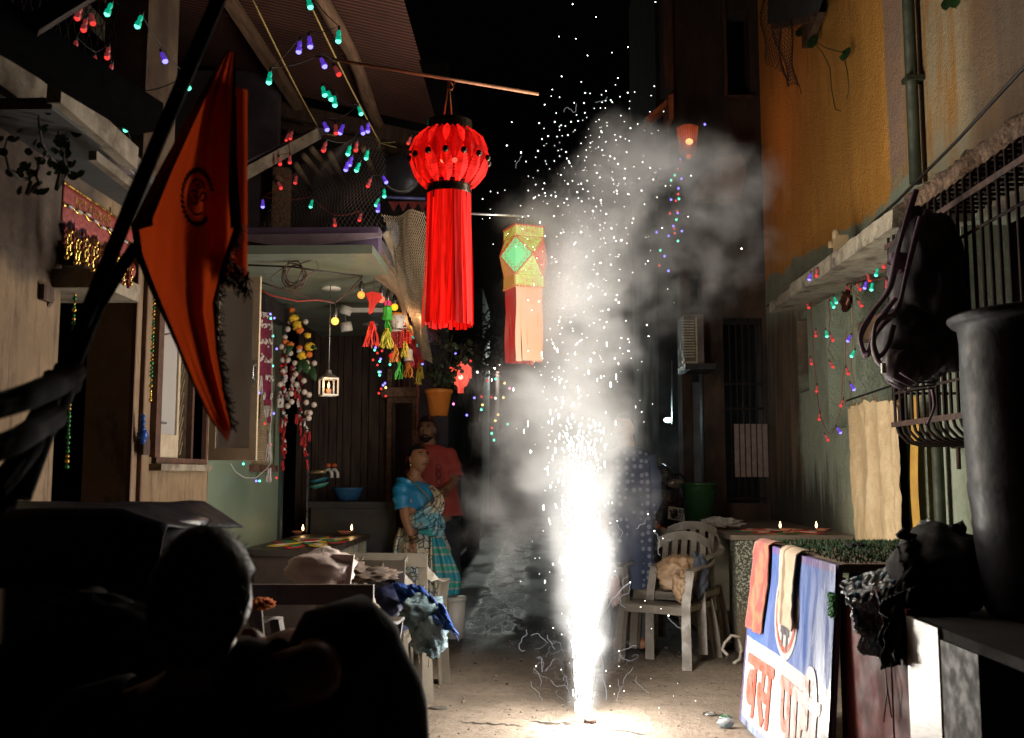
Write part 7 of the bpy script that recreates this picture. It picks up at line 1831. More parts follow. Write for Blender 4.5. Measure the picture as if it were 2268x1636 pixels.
def face_parts(par, H, s=1.0, tache=False, beard=False, bindi=False):
    iris = M('dark_iris', (.02,.01,.008), rough=.15, bump=0); ew = M('eye_white', (.28,.25,.22), rough=.3, bump=0)
    for sx in (-1, 1):
        e = obj('eye', MB().ball(H(sx*.030*s, .079*s, .012*s), .0125*s, 0, 12, 8), ew, par)
        obj('iris', MB().ball(H(sx*.030*s, .0885*s, .014*s), .0060*s, 0, 8, 6), iris, e)
        obj('eyelid', MB().tube([H(sx*.018*s,.083*s,.014*s), H(sx*.030*s,.089*s,.021*s), H(sx*.043*s,.080*s,.013*s)], .0028*s, 6), skin2_m, par)
        obj('eyebrow', MB().tube([H(sx*.014*s,.090*s,.030*s), H(sx*.030*s,.090*s,.036*s), H(sx*.048*s,.077*s,.030*s)], .0042*s, 6), hair_m, par)
    obj('mouth', MB().tube([H(-.024*s,.080*s,-.061*s), H(0,.0965*s,-.058*s), H(.024*s,.080*s,-.061*s)], [.003*s,.0055*s,.003*s], 6), M('lips', (.16,.045,.04), rough=.5), par)
    if tache: obj('moustache', MB().tube([H(-.028*s,.080*s,-.054*s), H(-.012*s,.097*s,-.045*s), H(.012*s,.097*s,-.045*s), H(.028*s,.080*s,-.054*s)], [.003*s,.006*s,.006*s,.003*s], 6), hair_m, par)
    if beard:
        mb = MB(); vs = []
        for i in range(9):
            for k in range(17):
                a = R(-95 + 190*k/16); dz = -.50 - .50*i/8; rr = math.sqrt(max(0, 1-dz*dz)); x, y, z = rr*math.sin(a)*.076*(1-.30*(-dz-.1)), rr*math.cos(a)*.095, dz*.118
                y += .006*math.exp(-((x)/.022)**2 - ((z+.09)/.014)**2)
                vs.append(H(x*s*1.02, y*s*1.02 + .001, z*s))
        obj('beard', mb.add(vs, [(i*17+k, i*17+k+1, (i+1)*17+k+1, (i+1)*17+k) for i in range(8) for k in range(16)], 0, True), hair_m, par)
    if bindi: obj('bindi', MB().ball(H(.002*s, .094*s, .048*s), .0062*s, 0, 8, 6, (1,.5,1)), M('bindi_red', (.7,.02,.02), rough=.6), par)
def hair_cap(par, H, s=1.0, front=.35, bun=False, low=-.25, vol=1.07):
    vs = []; n, m = 36, 18
    for i in range(m+1):
        for k in range(n):
            a = 2*math.pi*k/n; f = math.cos(a)            # f: 1 in front
            tmax = math.acos(max(-1, min(1, front if f > .35 else front + (low-front)*min(1, (.35-f)/.6))))
            t_ = tmax*i/m; x, y, z = math.sin(t_)*math.sin(a)*.074*vol, math.sin(t_)*math.cos(a)*.093*vol - .002, math.cos(t_)*.115*vol
            j = 1 + .02*mnoise.noise(Vector((x*60, y*60, z*60)))
            vs.append(H(x*s*j, y*s*j, z*s*j))
    obj('hair', MB().add(vs, [(i*n+k, i*n+(k+1) % n, (i+1)*n+(k+1) % n, (i+1)*n+k) for i in range(m) for k in range(n)], 0, True), hair_m, par)
    if bun:
        mb = MB(); crumple(mb, H(0, -.11*s, -.03*s), (.045*s,.04*s,.045*s), 2, 16, 10, .15, 3); obj('hair_bun', mb, hair_m, par)
def hand_chain(V, E, nm, wrist, d, side, pal, L=.17, curl=.3, r=.0085, thumb=1):
    """palm and five fingers. d: along the hand, side: across the palm, pal: palm normal"""
    w = Vector(wrist); d = Vector(d).normalized(); side = Vector(side).normalized(); pal = Vector(pal).normalized()
    V[nm+'p'] = (w + d*.045, (.032,.016)); E.append((nm, nm+'p'))
    V[nm+'k'] = (w + d*.078, (.036,.014)); E.append((nm+'p', nm+'k'))
    for i, (o, l) in enumerate(((-.030,.066),(-.010,.078),(.010,.072),(.029,.056))):
        a = w + d*.088 + side*o; V[f'{nm}f{i}a'] = (a, r*1.05); E.append((nm+'k', f'{nm}f{i}a'))
        d1 = (d + pal*curl*.5 + side*o*2.5).normalized(); d2 = (d + pal*curl*1.5 + side*o*1.5).normalized()
        V[f'{nm}f{i}b'] = (a + d1*l*.5, r); V[f'{nm}f{i}c'] = (a + d1*l*.5 + d2*l*.55, r*.75)
        E += [(f'{nm}f{i}a', f'{nm}f{i}b'), (f'{nm}f{i}b', f'{nm}f{i}c')]
    t0 = w + d*.035 - side*.034*thumb + pal*.008; V[nm+'t0'] = (t0, r*1.3); E.append((nm+'p', nm+'t0'))
    V[nm+'t1'] = (t0 + (d*.6 - side*.5*thumb + pal*.4).normalized()*.036, r*1.05); V[nm+'t2'] = (t0 + (d*.85 - side*.35*thumb + pal*.4).normalized()*.066, r*.8)
    E += [(nm+'t0', nm+'t1'), (nm+'t1', nm+'t2')]
def loft(secs, n=40, fold=0, nf=14, seed=0, cap=False, ph=0):
    """secs: (centre, rx, ry) up to down, elliptical rings"""
    mb = MB(); vs = []; m = len(secs)
    for i, s_ in enumerate(secs):
        c = Vector(s_[0]); t_ = i/(m-1); fa = fold*(s_[3] if len(s_) > 3 else t_)
        for k in range(n):
            a = 2*math.pi*k/n; w = 1 + fa*math.sin(a*nf + ph + 1.5*math.sin(t_*3)) + fa*.8*mnoise.noise(Vector((math.cos(a)*2, math.sin(a)*2, t_*3 + seed)))
            vs.append(c + Vector((s_[1]*w*math.cos(a), s_[2]*w*math.sin(a), 0)))
    fs = [(i*n+k, (i+1)*n+k, (i+1)*n+(k+1) % n, i*n+(k+1) % n) for i in range(m-1) for k in range(n)]
    return mb.add(vs, fs, 0, True)
def dense(secs, n=5):
    out = []
    for a, b in zip(secs, secs[1:]):
        for k in range(n):
            t_ = k/n; out.append((Vector(a[0]).lerp(Vector(b[0]), t_), a[1]+(b[1]-a[1])*t_, a[2]+(b[2]-a[2])*t_, (a[3] if len(a) > 3 else 1)*(1-t_) + (b[3] if len(b) > 3 else 1)*t_))
    out.append((Vector(secs[-1][0]), secs[-1][1], secs[-1][2], secs[-1][3] if len(secs[-1]) > 3 else 1)); return out
def limb_sleeve(P_, rs, n=20, fold=.04, seed=0):
    P_ = smooth_path(P_, 5); m = len(P_); rr = [rs[0] + (rs[-1]-rs[0])*i/(m-1) + (.006*math.sin(i*1.3+seed)) for i in range(m)]
    mb = MB().tube(P_, rr, n, cap=False); return mb

# --- woman in a blue saree
YWm = 8.0
def W(u, v, dy=0): return PY(u, v, YWm+dy)
wm = thing('person', 'older woman in a turquoise blouse and patterned blue saree looking up at the sparks', 'person', (W(940,1380).x, YWm, 0))
V = {}; E = []
V['pel'] = (W(940,1215), (.13,.11)); V['wai'] = (W(935,1165), (.125,.10)); V['che'] = (W(925,1105), (.13,.105)); V['nck'] = (W(917,1062,.0), .052); V['hed'] = (W(922,1035), .048)
V['shr'] = (W(893,1082,-.10), .058); V['elr'] = (W(898,1150,-.14), .043); V['wrr'] = (W(917,1200,-.16), .028)
V['shl'] = (W(950,1085,.12), .055); V['ell'] = (W(965,1140,.10), .04); V['wrl'] = (W(962,1170,-.02), .027)
V['hpr'] = (W(928,1235,-.06), .09); V['knr'] = (W(930,1310,-.07), .065); V['anr'] = (W(928,1388,-.07), .04); V['ftr'] = (W(945,1400,-.10), .035)
V['hpl'] = (W(950,1235,.06), .09); V['knl'] = (W(955,1310,.06), .065); V['anl'] = (W(950,1386,.06), .04); V['ftl'] = (W(968,1396,.04), .035)
E += [('pel','wai'),('wai','che'),('che','nck'),('nck','hed'),('che','shr'),('shr','elr'),('elr','wrr'),('che','shl'),('shl','ell'),('ell','wrl'),('pel','hpr'),('hpr','knr'),('knr','anr'),('anr','ftr'),('pel','hpl'),('hpl','knl'),('knl','anl'),('anl','ftl')]
hand_chain(V, E, 'wrr', V['wrr'][0], (W(922,1240)-W(917,1205)), (.75,.6,.1), (.5,-.6,0), curl=.25)
hand_chain(V, E, 'wrl', V['wrl'][0], (.5,-.3,-.6), (.3,.8,.0), (0,0,-1), curl=.4)
bm_ = skin_mesh(V, E, 'pel')
HW = head_frame(W(927,1017,-.01), (.66,-.75,.20)); add_head(bm_, HW, 1.0, wide=1.06)
bm_.tube([W(915,1065), W(919,1050), W(923,1032)], [.06,.052,.055], 14)
obj('body', bm_, skin_m, wm)
face_parts(wm, HW, 1.0, bindi=True); hair_cap(wm, HW, 1.0, front=.52, bun=True, low=-.35)
blouse = M('turquoise_silk', (.015,.26,.50), (.01,.17,.36), 5, .4, bump=.5, bscale=16, bd=.012)
obj('blouse', loft(dense([(W(917,1066), .07, .065, .2), (W(918,1074), .135, .10, .4), (W(920,1090), .165, .135, 1), (W(930,1118), .172, .145, 1), (W(932,1140), .150, .13, 1)], 5), 40, .03, 9, 3), blouse, wm)
obj('sleeve', limb_sleeve([W(898,1072,-.07), W(890,1090,-.11), W(890,1108,-.135), W(893,1126,-.14)], [.078,.066], 24, seed=2), blouse, wm)
sar = NT('printed_saree')
vz = sar.n('ShaderNodeTexVoronoi', feature='DISTANCE_TO_EDGE'); vz.inputs['Scale'].default_value = 13; sar.put(vz.inputs[0], sar.map((1,1,.8)))
v2 = sar.n('ShaderNodeTexVoronoi', feature='DISTANCE_TO_EDGE'); v2.inputs['Scale'].default_value = 9; sar.put(v2.inputs[0], sar.map((1,.7,1), loc=(4,2,1), rot=(0,.7,.2)))
ln = sar.m('MULTIPLY', sar.ramp(vz.outputs[0], .02, .045), sar.ramp(v2.outputs[0], .015, .035))
sb_ = sar.mix(sar.ramp(sar.noise(5, 3, .6), .40, .58), (.55,.62,.62), (.62,.54,.36)); sb_ = sar.mix(sar.ramp(sar.noise(3.5, 3, .6, sar.map(loc=(5,5,5))), .52, .64), sb_, (.16,.44,.55))
sb_ = sar.mix(ln, (.02,.04,.08), sb_); sar.bump(sar.noise(14, 4, .6), .3, .01); sar_m = sar.set(Base_Color=sb_, Roughness=.38)
aqua = M('aqua_silk', (.03,.26,.36), (.05,.36,.36), 4, .35, bump=.3, bscale=14, bd=.01); tealb = NT('banded_silk')
zb2 = tealb.xyz(tealb.pos())[2]; tw_ = tealb.m('SINE', tealb.m('MULTIPLY', zb2, 48)); tc = tealb.mix(tealb.ramp(tw_, -.1, .1), (.03,.30,.40), (.35,.36,.35)); tc = tealb.mix(tealb.ramp(tw_, .6, .7), tc, (.04,.36,.28)); tealb_m = tealb.set(Base_Color=tc, Roughness=.35)
obj('saree_skirt', loft(dense([(W(938,1160), .150,.13,.3), (W(938,1185), .165,.145,.5), (W(940,1215), .205,.18,.7), (W(940,1260), .21,.19,1), (W(945,1320), .20,.18,1.4), (W(950,1372), .215,.19,1.8)], 6), 72, .035, 13, 5), sar_m, wm)
def drp(pts, wds, m, nm, y0=-.02, amp=.012, nu=10):
    """a fold of cloth: pts centre line (u, v, dy), wds half widths in pixels"""
    P_ = smooth_path([W(u, v, dy) for u, v, dy in pts], 6); n = len(P_)
    def f(a, b):
        i = min(int(b*(n-1)), n-2); t_ = b*(n-1)-i; p = P_[i].lerp(P_[i+1], t_); s_ = b*(len(wds)-1); j = min(int(s_), len(wds)-2); w = (wds[j]*(1-(s_-j)) + wds[j+1]*(s_-j))*YWm/FPX
        d = (P_[min(i+1,n-1)]-P_[i]); d = d.normalized() if d.length > 1e-6 else Vector((0,0,-1)); sd = Vector((-d.z, 0, d.x)); sd = sd.normalized() if sd.length > 1e-3 else Vector((1,0,0))
        return p + sd*w*(a-.5)*2 + Vector((0, -.035*math.cos((a-.5)*3.1) + amp*math.sin(a*16 + b*4), 0))
    obj(nm, MB().grid(f, nu*3, 40, thick=.005), m, wm)
drp([(952,1078,-.03),(968,1098,-.10),(966,1122,-.16),(940,1148,-.18),(910,1160,-.13)], [5,10,18,20,14], sar_m, 'saree_drape')
drp([(958,1140,-.14),(966,1165,-.16),(960,1185,-.17)], [16,20,16], sar_m, 'saree_drape')
drp([(928,1178,-.15),(950,1180,-.18),(972,1186,-.14)], [4,6,8], aqua, 'waist_tuck')
drp([(965,1188,-.17),(972,1215,-.20),(982,1250,-.22),(992,1285,-.20),(996,1318,-.18)], [10,18,24,27,20], tealb_m, 'saree_pleat', amp=.016)
drp([(960,1190,-.16),(962,1240,-.18),(966,1300,-.18),(968,1370,-.17)], [6,12,16,18], sar_m, 'saree_pleat', amp=.016)
drp([(893,1170,.05),(888,1200,.0),(886,1235,-.02),(893,1275,-.03)], [10,14,16,10], sar_m, 'saree_pleat')
drp([(897,1232,-.08),(890,1250,-.1),(887,1275,-.08)], [4,9,8], aqua, 'saree_pleat')
for k in range(6):
    c = W(915 + k*.9, 1187 + k*3.0, -.165); obj('bangle', MB().tube([c + Vector((.036*math.cos(a), .034*math.sin(a), .008*math.cos(a))) for a in [2*math.pi*j/14 for j in range(15)]], .0035, 5), [black_m, gold_m, black_m, black_m, gold_m, black_m][k], wm)
mb = MB(); np_ = smooth_path([W(902,1052,-.05), W(915,1068,-.10), W(930,1082,-.15), W(945,1098,-.17), W(952,1108,-.17)], 8)
for p in np_: mb.ball(p, .006, 0, 6, 4)
obj('necklace', mb, M('gold_beads', (.45,.30,.10), rough=.35, metal=.6, bump=0), wm)
obj('earring', MB().ball(HW(.080, -.005, -.048), .008, 0, 8, 6, (.7,.7,1.4)), gold_m, wm)

# --- man in a red T-shirt behind her
YMn = 8.5
def N_(u, v, dy=0): return PY(u, v, YMn+dy)
mn = thing('person', 'bearded man in a faded red T-shirt standing behind the woman with folded hands', 'person', (N_(970,1380).x, YMn, 0))
V = {}; E = []
V['pel'] = (N_(975,1160), (.13,.10)); V['wai'] = (N_(970,1120), (.12,.09)); V['che'] = (N_(960,1035), (.15,.105)); V['nck'] = (N_(950,985), .055); V['hed'] = (N_(946,960), .05)
V['shr'] = (N_(925,1005), .06); V['elr'] = (N_(922,1080,-.05), .045); V['wrr'] = (N_(958,1100,-.22), .03)
V['shl'] = (N_(990,1008), .06); V['ell'] = (N_(1006,1070,-.08), .045); V['wrl'] = (N_(975,1092,-.22), .03)
V['hpr'] = (N_(960,1175), .09); V['knr'] = (N_(962,1270), .06); V['anr'] = (N_(962,1360), .04); V['ftr'] = (N_(960,1378,-.12), .04)
V['hpl'] = (N_(992,1175), .09); V['knl'] = (N_(996,1270), .06); V['anl'] = (N_(998,1360), .04); V['ftl'] = (N_(1002,1378,-.12), .04)
E += [('pel','wai'),('wai','che'),('che','nck'),('nck','hed'),('che','shr'),('shr','elr'),('elr','wrr'),('che','shl'),('shl','ell'),('ell','wrl'),('pel','hpr'),('hpr','knr'),('knr','anr'),('anr','ftr'),('pel','hpl'),('hpl','knl'),('knl','anl'),('anl','ftl')]
hand_chain(V, E, 'wrr', V['wrr'][0], (.7,-.1,.2), (0,0,1), (0,-1,0), curl=.5); hand_chain(V, E, 'wrl', V['wrl'][0], (-.7,-.1,.1), (0,0,1), (0,1,0), curl=.5)
bm_ = skin_mesh(V, E, 'pel'); HM = head_frame(N_(945,953,-.02), (-.05,-1,-.02)); add_head(bm_, HM, 1.0)
bm_.tube([N_(952,990), N_(948,975), N_(946,962)], [.062,.056,.055], 14); obj('body', bm_, skin2_m, mn)
face_parts(mn, HM, 1.0, tache=True, beard=True); hair_cap(mn, HM, 1.0, front=.55, low=-.1)
tee = M('faded_red_cotton', (.32,.045,.035), (.24,.032,.026), 5, .85, bump=.5, bscale=14, bd=.012)
obj('t_shirt', loft(dense([(N_(950,986), .075,.065,.2), (N_(955,994), .15,.09,.3), (N_(958,1008), .185,.115,.5), (N_(962,1040), .185,.135,1), (N_(968,1090), .175,.135,1), (N_(974,1142), .195,.145,1.4)], 5), 44, .028, 8, 2), tee, mn)
obj('sleeve', limb_sleeve([N_(928,1002,0), N_(919,1020,-.01), N_(918,1045,-.02), N_(920,1062,-.04)], [.078,.075], 20, seed=1), tee, mn)
obj('sleeve', limb_sleeve([N_(985,1004,0), N_(997,1020,-.01), N_(1003,1045,-.03), N_(1006,1060,-.05)], [.078,.078], 20, seed=4), tee, mn)
jean = M('dark_jeans', (.02,.024,.035), (.012,.015,.022), 6, .85)
for hp, kn, an in (('hpr','knr','anr'),('hpl','knl','anl')):
    obj('trouser_leg', limb_sleeve([V['pel'][0].lerp(V[hp][0], .8) + Vector((0,0,.06)), V[hp][0], V[kn][0], V[an][0]], [.125,.075], 24), jean, mn)
for i, v in enumerate((1035, 1052, 1068, 1086)):
    c = N_(972, v, -.142)
    if i != 3: obj('shirt_print', MB().tube([c + Vector((.022*math.cos(a), -.004, .024*math.sin(a))) for a in [2*math.pi*j/16 for j in range(17)]], .003, 5), black_m, mn)
    else: obj('shirt_print', MB().box(c - Vector((.02,.004,.022)), c + Vector((.02,.002,.022))), black_m, mn)
# --- man in a patterned kurta inside the smoke
YKt = 7.35
def K(u, v, dy=0): return PY(u, v, YKt+dy)
kt = thing('person', 'man in a navy dotted kurta standing half hidden in the smoke', 'person', (K(1385,1400).x, YKt, 0))
V = {}; E = []
V['pel'] = (K(1395,1180), (.13,.11)); V['che'] = (K(1392,1045), (.15,.11)); V['nck'] = (K(1388,988), .055); V['hed'] = (K(1384,960), .05)
V['shr'] = (K(1352,1015), .06); V['elr'] = (K(1345,1095), .045); V['wrr'] = (K(1340,1155,-.1), .03)
V['shl'] = (K(1428,1018), .06); V['ell'] = (K(1440,1098), .045); V['wrl'] = (K(1425,1165,-.08), .03)
V['hpr'] = (K(1375,1210), .09); V['knr'] = (K(1372,1310), .06); V['anr'] = (K(1370,1415), .04); V['ftr'] = (K(1366,1432,-.12), .04)
V['hpl'] = (K(1412,1210), .09); V['knl'] = (K(1416,1310), .06); V['anl'] = (K(1418,1415), .04); V['ftl'] = (K(1422,1432,-.12), .04)
E += [('pel','che'),('che','nck'),('nck','hed'),('che','shr'),('shr','elr'),('elr','wrr'),('che','shl'),('shl','ell'),('ell','wrl'),('pel','hpr'),('hpr','knr'),('knr','anr'),('anr','ftr'),('pel','hpl'),('hpl','knl'),('knl','anl'),('anl','ftl')]
hand_chain(V, E, 'wrr', V['wrr'][0], (0,-.1,-1), (.2,.9,0), (1,0,0), curl=.3); hand_chain(V, E, 'wrl', V['wrl'][0], (0,-.1,-1), (.2,.9,0), (-1,0,0), curl=.3)
bm_ = skin_mesh(V, E, 'pel'); HK = head_frame(K(1382,950,-.02), (-.55,-.8,.1)); add_head(bm_, HK, 1.0); bm_.tube([K(1388,992), K(1384,965)], [.06,.056], 14)
obj('body', bm_, skin_m, kt); face_parts(kt, HK, 1.0, tache=True); hair_cap(kt, HK, 1.0, front=.55, low=-.1)
dots = NT('dotted_navy_cotton'); vd = dots.n('ShaderNodeTexVoronoi'); vd.inputs['Scale'].default_value = 19; vd.inputs['Randomness'].default_value = .35; dots.put(vd.inputs[0], dots.map((1,.4,1)))
dcl = dots.mix(dots.ramp(vd.outputs['Distance'], .28, .34), (.15,.17,.22), (.025,.035,.075)); dots.bump(dots.noise(12,4,.6), .3, .01); dots_m = dots.set(Base_Color=dcl, Roughness=.8)
obj('kurta', loft(dense([(K(1388,990), .07,.06,.2), (K(1389,1000), .15,.09,.3), (K(1391,1015), .19,.115,.5), (K(1393,1090), .18,.14,1), (K(1393,1180), .19,.155,1.2), (K(1390,1300), .205,.17,1.6)], 6), 48, .03, 9, 7), dots_m, kt)
obj('sleeve', limb_sleeve([K(1354,1012), K(1344,1050), K(1341,1100), K(1338,1145,-.08)], [.08,.055], 20), dots_m, kt)
obj('sleeve', limb_sleeve([K(1426,1014), K(1440,1050), K(1445,1100), K(1430,1150,-.06)], [.08,.06], 20), dots_m, kt)
for hp, kn, an in (('hpr','knr','anr'),('hpl','knl','anl')):
    obj('trouser_leg', limb_sleeve([V[hp][0], V[kn][0], V[an][0]], [.10,.06], 20), M('dull_trousers', (.06,.06,.07), rough=.85), kt)
# --- seated figure in the shade, close to us
YS_ = 1.85
def S_(u, v, dy=0): return PY(u, v, YS_+dy)
se = thing('person', 'dark silhouetted person crouching with one arm round a raised knee, seen from behind', 'person', (S_(455,1600).x, YS_, 0))
V = {}; E = []
hd = S_(452, 1345)
V['pel'] = (hd + Vector((-.04,.0,-.62)), (.15,.12)); V['wai'] = (hd + Vector((-.05,-.02,-.48)), (.13,.11)); V['che'] = (hd + Vector((-.03,-.0,-.30)), (.16,.12)); V['nck'] = (hd + Vector((0,.0,-.13)), .058); V['hed'] = (hd, .05)
V['shr'] = (S_(545,1520,.02), .062); V['elr'] = (S_(728,1485,-.02), .058); V['wrr'] = (S_(640,1425,.25), .036)
V['shl'] = (hd + Vector((-.21,.0,-.22)), .06); V['ell'] = (hd + Vector((-.27,.12,-.44)), .045); V['wrl'] = (hd + Vector((-.15,.30,-.40)), .03)
V['hpr'] = (hd + Vector((.08,.03,-.64)), .10); V['knr'] = (S_(755,1440,.12), .072); V['anr'] = (S_(880,1750,.30), .05); V['ftr'] = (S_(900,1800,.45), .045)
V['hpl'] = (hd + Vector((-.15,.03,-.64)), .10); V['knl'] = (hd + Vector((-.16,.36,-.42)), .07); V['anl'] = (hd + Vector((-.14,.30,-.88)), .045); V['ftl'] = (hd + Vector((-.14,.44,-.95)), .04)
E += [('pel','wai'),('wai','che'),('che','nck'),('nck','hed'),('che','shr'),('shr','elr'),('elr','wrr'),('che','shl'),('shl','ell'),('ell','wrl'),('pel','hpr'),('hpr','knr'),('knr','anr'),('anr','ftr'),('pel','hpl'),('hpl','knl'),('knl','anl'),('anl','ftl')]
hand_chain(V, E, 'wrr', V['wrr'][0], (-.8,.3,-.1), (0,0,1), (0,-1,0), curl=.4); hand_chain(V, E, 'wrl', V['wrl'][0], (.7,.3,-.1), (0,0,1), (0,-1,0), curl=.4)
bm_ = skin_mesh(V, E, 'pel'); HS = head_frame(hd + Vector((0,0,.01)), (.35,.93,.05)); add_head(bm_, HS, 1.02, wide=1.05); bm_.tube([hd + Vector((0,-.01,-.16)), hd + Vector((0,0,-.05))], [.064,.06], 16)
dk_skin = M('shaded_skin', (.30,.14,.08), (.22,.10,.06), 6, .5, bump=.05)
obj('body', bm_, dk_skin, se); face_parts(se, HS, 1.0); hair_cap(se, HS, 1.08, front=.35, low=-.72, vol=1.12)
random.seed(41); mb = MB()
for k in range(900):
    th_, ph_ = random.uniform(0, 6.28), random.uniform(0, 1.9); dx, dy, dz = math.sin(ph_)*math.sin(th_), math.sin(ph_)*math.cos(th_), math.cos(ph_)
    if dy > .35 and dz < .35: continue
    p = HS(dx*.088, dy*.110, dz*.134); q = HS(dx*.094 + random.gauss(0,.006), dy*.117 + random.gauss(0,.006), dz*.141 - .006 + random.gauss(0,.006)); mb.tube([p, q], .0007, 3, cap=False)
tag(obj('hair_strands', mb, hair_m, se), kind='stuff')
dks = M('black_cotton', (.008,.007,.008), (.012,.010,.011), 6, .9, Specular_IOR_Level=.1)
obj('shirt', loft(dense([(hd + Vector((0,0,-.14)), .075,.07,.1), (hd + Vector((-.02,0,-.19)), .19,.11,.3), (hd + Vector((-.03,0,-.27)), .235,.145,.6), (hd + Vector((-.04,0,-.42)), .205,.155,1), (hd + Vector((-.04,0,-.62)), .21,.18,1)], 5), 40, .03, 7, 3), dks, se)
obj('sleeve', limb_sleeve([hd + Vector((.13,0,-.21)), V['shr'][0], V['shr'][0].lerp(V['elr'][0], .4)], [.085,.072], 20), dks, se)
obj('sleeve', limb_sleeve([hd + Vector((-.13,0,-.21)), V['shl'][0], V['shl'][0].lerp(V['ell'][0], .5)], [.085,.072], 20), dks, se)
kn = V['knr'][0]; an = V['anr'][0]
obj('trouser_leg', limb_sleeve([V['hpr'][0], V['hpr'][0].lerp(kn, .6), kn + Vector((0,0,.0)), kn.lerp(an, .3) + Vector((.03,0,0)), an], [.115,.085], 28), dks, se)
obj('trouser_leg', limb_sleeve([V['hpl'][0], V['knl'][0], V['anl'][0]], [.11,.06], 24), dks, se)
sst = thing('wooden_stool', 'low dark stool under the crouching figure', 'stool', (hd.x-.03, YS_+.02, 0)); zst = V['pel'][0].z - .13
obj('seat', MB().box((hd.x-.22, YS_-.14, zst-.03), (hd.x+.16, YS_+.2, zst)), wood_dark, sst)
for dx in (-.2, .12):
    for dy in (-.12, .15): obj('leg', MB().box((hd.x+dx, YS_+dy, 0), (hd.x+dx+.03, YS_+dy+.03, zst-.03)), wood_dark, sst)
dkb = M('black_bundle', (.005,.005,.006), rough=.9, Specular_IOR_Level=.08)
mb = MB(); crumple(mb, PY(190, 1700, 2.1), (.24,.22,.34), 3, 30, 20, .2, 2)
solo('black_covered_bundle', mb, dkb, 'large shapeless bundle under a black cover beside the crouching figure', 'bundle', org=PY(215,1560,2.1))
# ------------------------------------------------------------------ firework fountain: pot, jet, sparks
sh_ = thing('firework_pot', 'small burning conical firework pot on the alley paving', 'firework', (FX, FY, 0))
obj('cone', MB().lathe((FX, FY, 0), [(0,.0),(.035,.0),(.030,.02),(.012,.075),(.006,.08),(0,.08)], 18), M('burnt_card', (.2,.12,.1), (.08,.05,.04), 20, .9), sh_)
spark_m = glow('spark', (1,.97,.92), 12); hot_m = glow('white_hot_jet', (1,.97,.9), 10); trail_m = glow('spark_trail', (.93,.95,1), .45)
random.seed(77)
def SPT(u, v, y=FY): return PY(u, v, y)
mb = MB()   # the dense lower jet: hundreds of thin upright streaks
for k in range(1100):
    t_ = random.random()**1.5; v = 1582 - 640*t_; hw = 13 + 44*t_
    u = 1292 - 6*t_ + random.gauss(0, hw*.45); L = random.uniform(8, 30)*(1-.75*t_); y = FY + random.gauss(0, hw*.4)*.0024
    a, b = SPT(u, v, y), SPT(u + (u-1292)*.05, v-L, y)
    w = random.uniform(.001, .0028)*(1.3-.8*t_); mb.tube([a, b], [w, w*.4], 4, cap=False)
tag(obj('spark_jet', mb, hot_m, sh_), kind='stuff')
mb = MB()   # small bright grains higher in the plume
for k in range(620):
    t_ = random.random()**.85; v = 1500 - 1230*t_
    cu = 1290 - 20*math.sin(t_*3) + 10*t_; hw = 24 + 135*min(1, t_*1.25)
    u = random.gauss(cu, hw*.55); y = FY + random.gauss(0, .12 + .2*t_)
    if 480 < v < 820 and u < 1205 and y > 5.5: y = FY
    r = random.choice((.0009, .0013, .0017, .0024)) * (.85 + .3*random.random())
    p = SPT(u, v, y)
    if random.random() < .35 and t_ < .6: mb.tube([p, p + Vector((0,0,random.uniform(.008,.03)))], r*.8, 4, cap=False)
    else: mb.ball(p, r, 0, 6, 4)
tag(solo('spark_shower', mb, spark_m, 'fine white sparks filling the smoke plume above the firework', 'sparks'), kind='stuff')
def D3p(l): return [(1134 + a/3, b/3, s) for a, b, s in l]
big = D3p([(403,30,3),(558,115,2),(953,15,3),(313,245,2),(425,260,2),(502,371,2.4),(663,352,2),(771,313,2.2),(330,510,3),(461,546,2.2),(268,597,2.2),(261,641,1.4),(316,648,2),(217,697,2.6),(295,754,2),(414,686,2.2),(479,688,2.4),(487,619,2.6),(520,623,1.8),(595,632,1.8),(625,606,2.2),(622,671,1.8),(599,682,2),(588,720,1.8),(620,720,1.8),(546,722,1.6),(656,668,2.6),(667,682,2.4),(687,565,1.6),(704,521,2.4),(717,644,2),(769,618,3),(815,614,1.8),(782,675,1.6),(780,723,1.6),(946,575,2.4),(925,637,1.6),(485,752,2),(430,766,1.4),(393,811,2.6),(440,806,2.6),(470,800,1.4),(497,783,1.4),(579,797,1.8),(558,811,1.4),(314,845,1.6),(316,866,2),(333,905,1.4),(181,820,2.4),(240,907,3),(459,955,1.8),(60,1015,3.8),(158,1047,1.4),(360,1012,2.8),(316,1039,1.6),(364,1055,2.4),(377,1073,2.2),(306,1003,1.4),(439,1040,1.8),(395,1108,1.6),(325,1164,2.2),(157,1229,2),(178,1300,2),(204,1258,1.8),(723,770,1.8),(916,745,1.4),(1007,743,1.6),(972,869,1.4),(746,810,1.4),(835,826,1.8),(595,880,2.8),(681,1056,2.4),(460,1222,2.4),(584,1181,2),(434,1279,3),(590,1333,3),(538,1404,3),(459,1544,4),(727,1598,3.4),(861,1268,2.6),(939,1195,2.2),(772,1292,2),(187,1475,2.2),(235,1355,2)])
big += [(1134 + a/3, 328*3/3 + b/3, s) for a, b, s in ((748,203,3.2),(704,107,2.8),(918,134,2.4),(653,57,2.8),(845,203,1.8),(627,440,2.6),(370,240,2.8),(880,375,1.8),(904,752,2.6),(710,881,2.4),(1034,938,1.6),(1525,670,3.4),(690,1010,3.4),(710,1028,3.6),(641,1075,3),(774,1350,3),(780,1292,1.8),(718,1331,1.8),(613,1194,2.2),(109,1350,2),(203,1400,2),(801,828,1.6),(155,328,2.2),(215,236,2.6),(109,452,2),(57,385,1.8))]
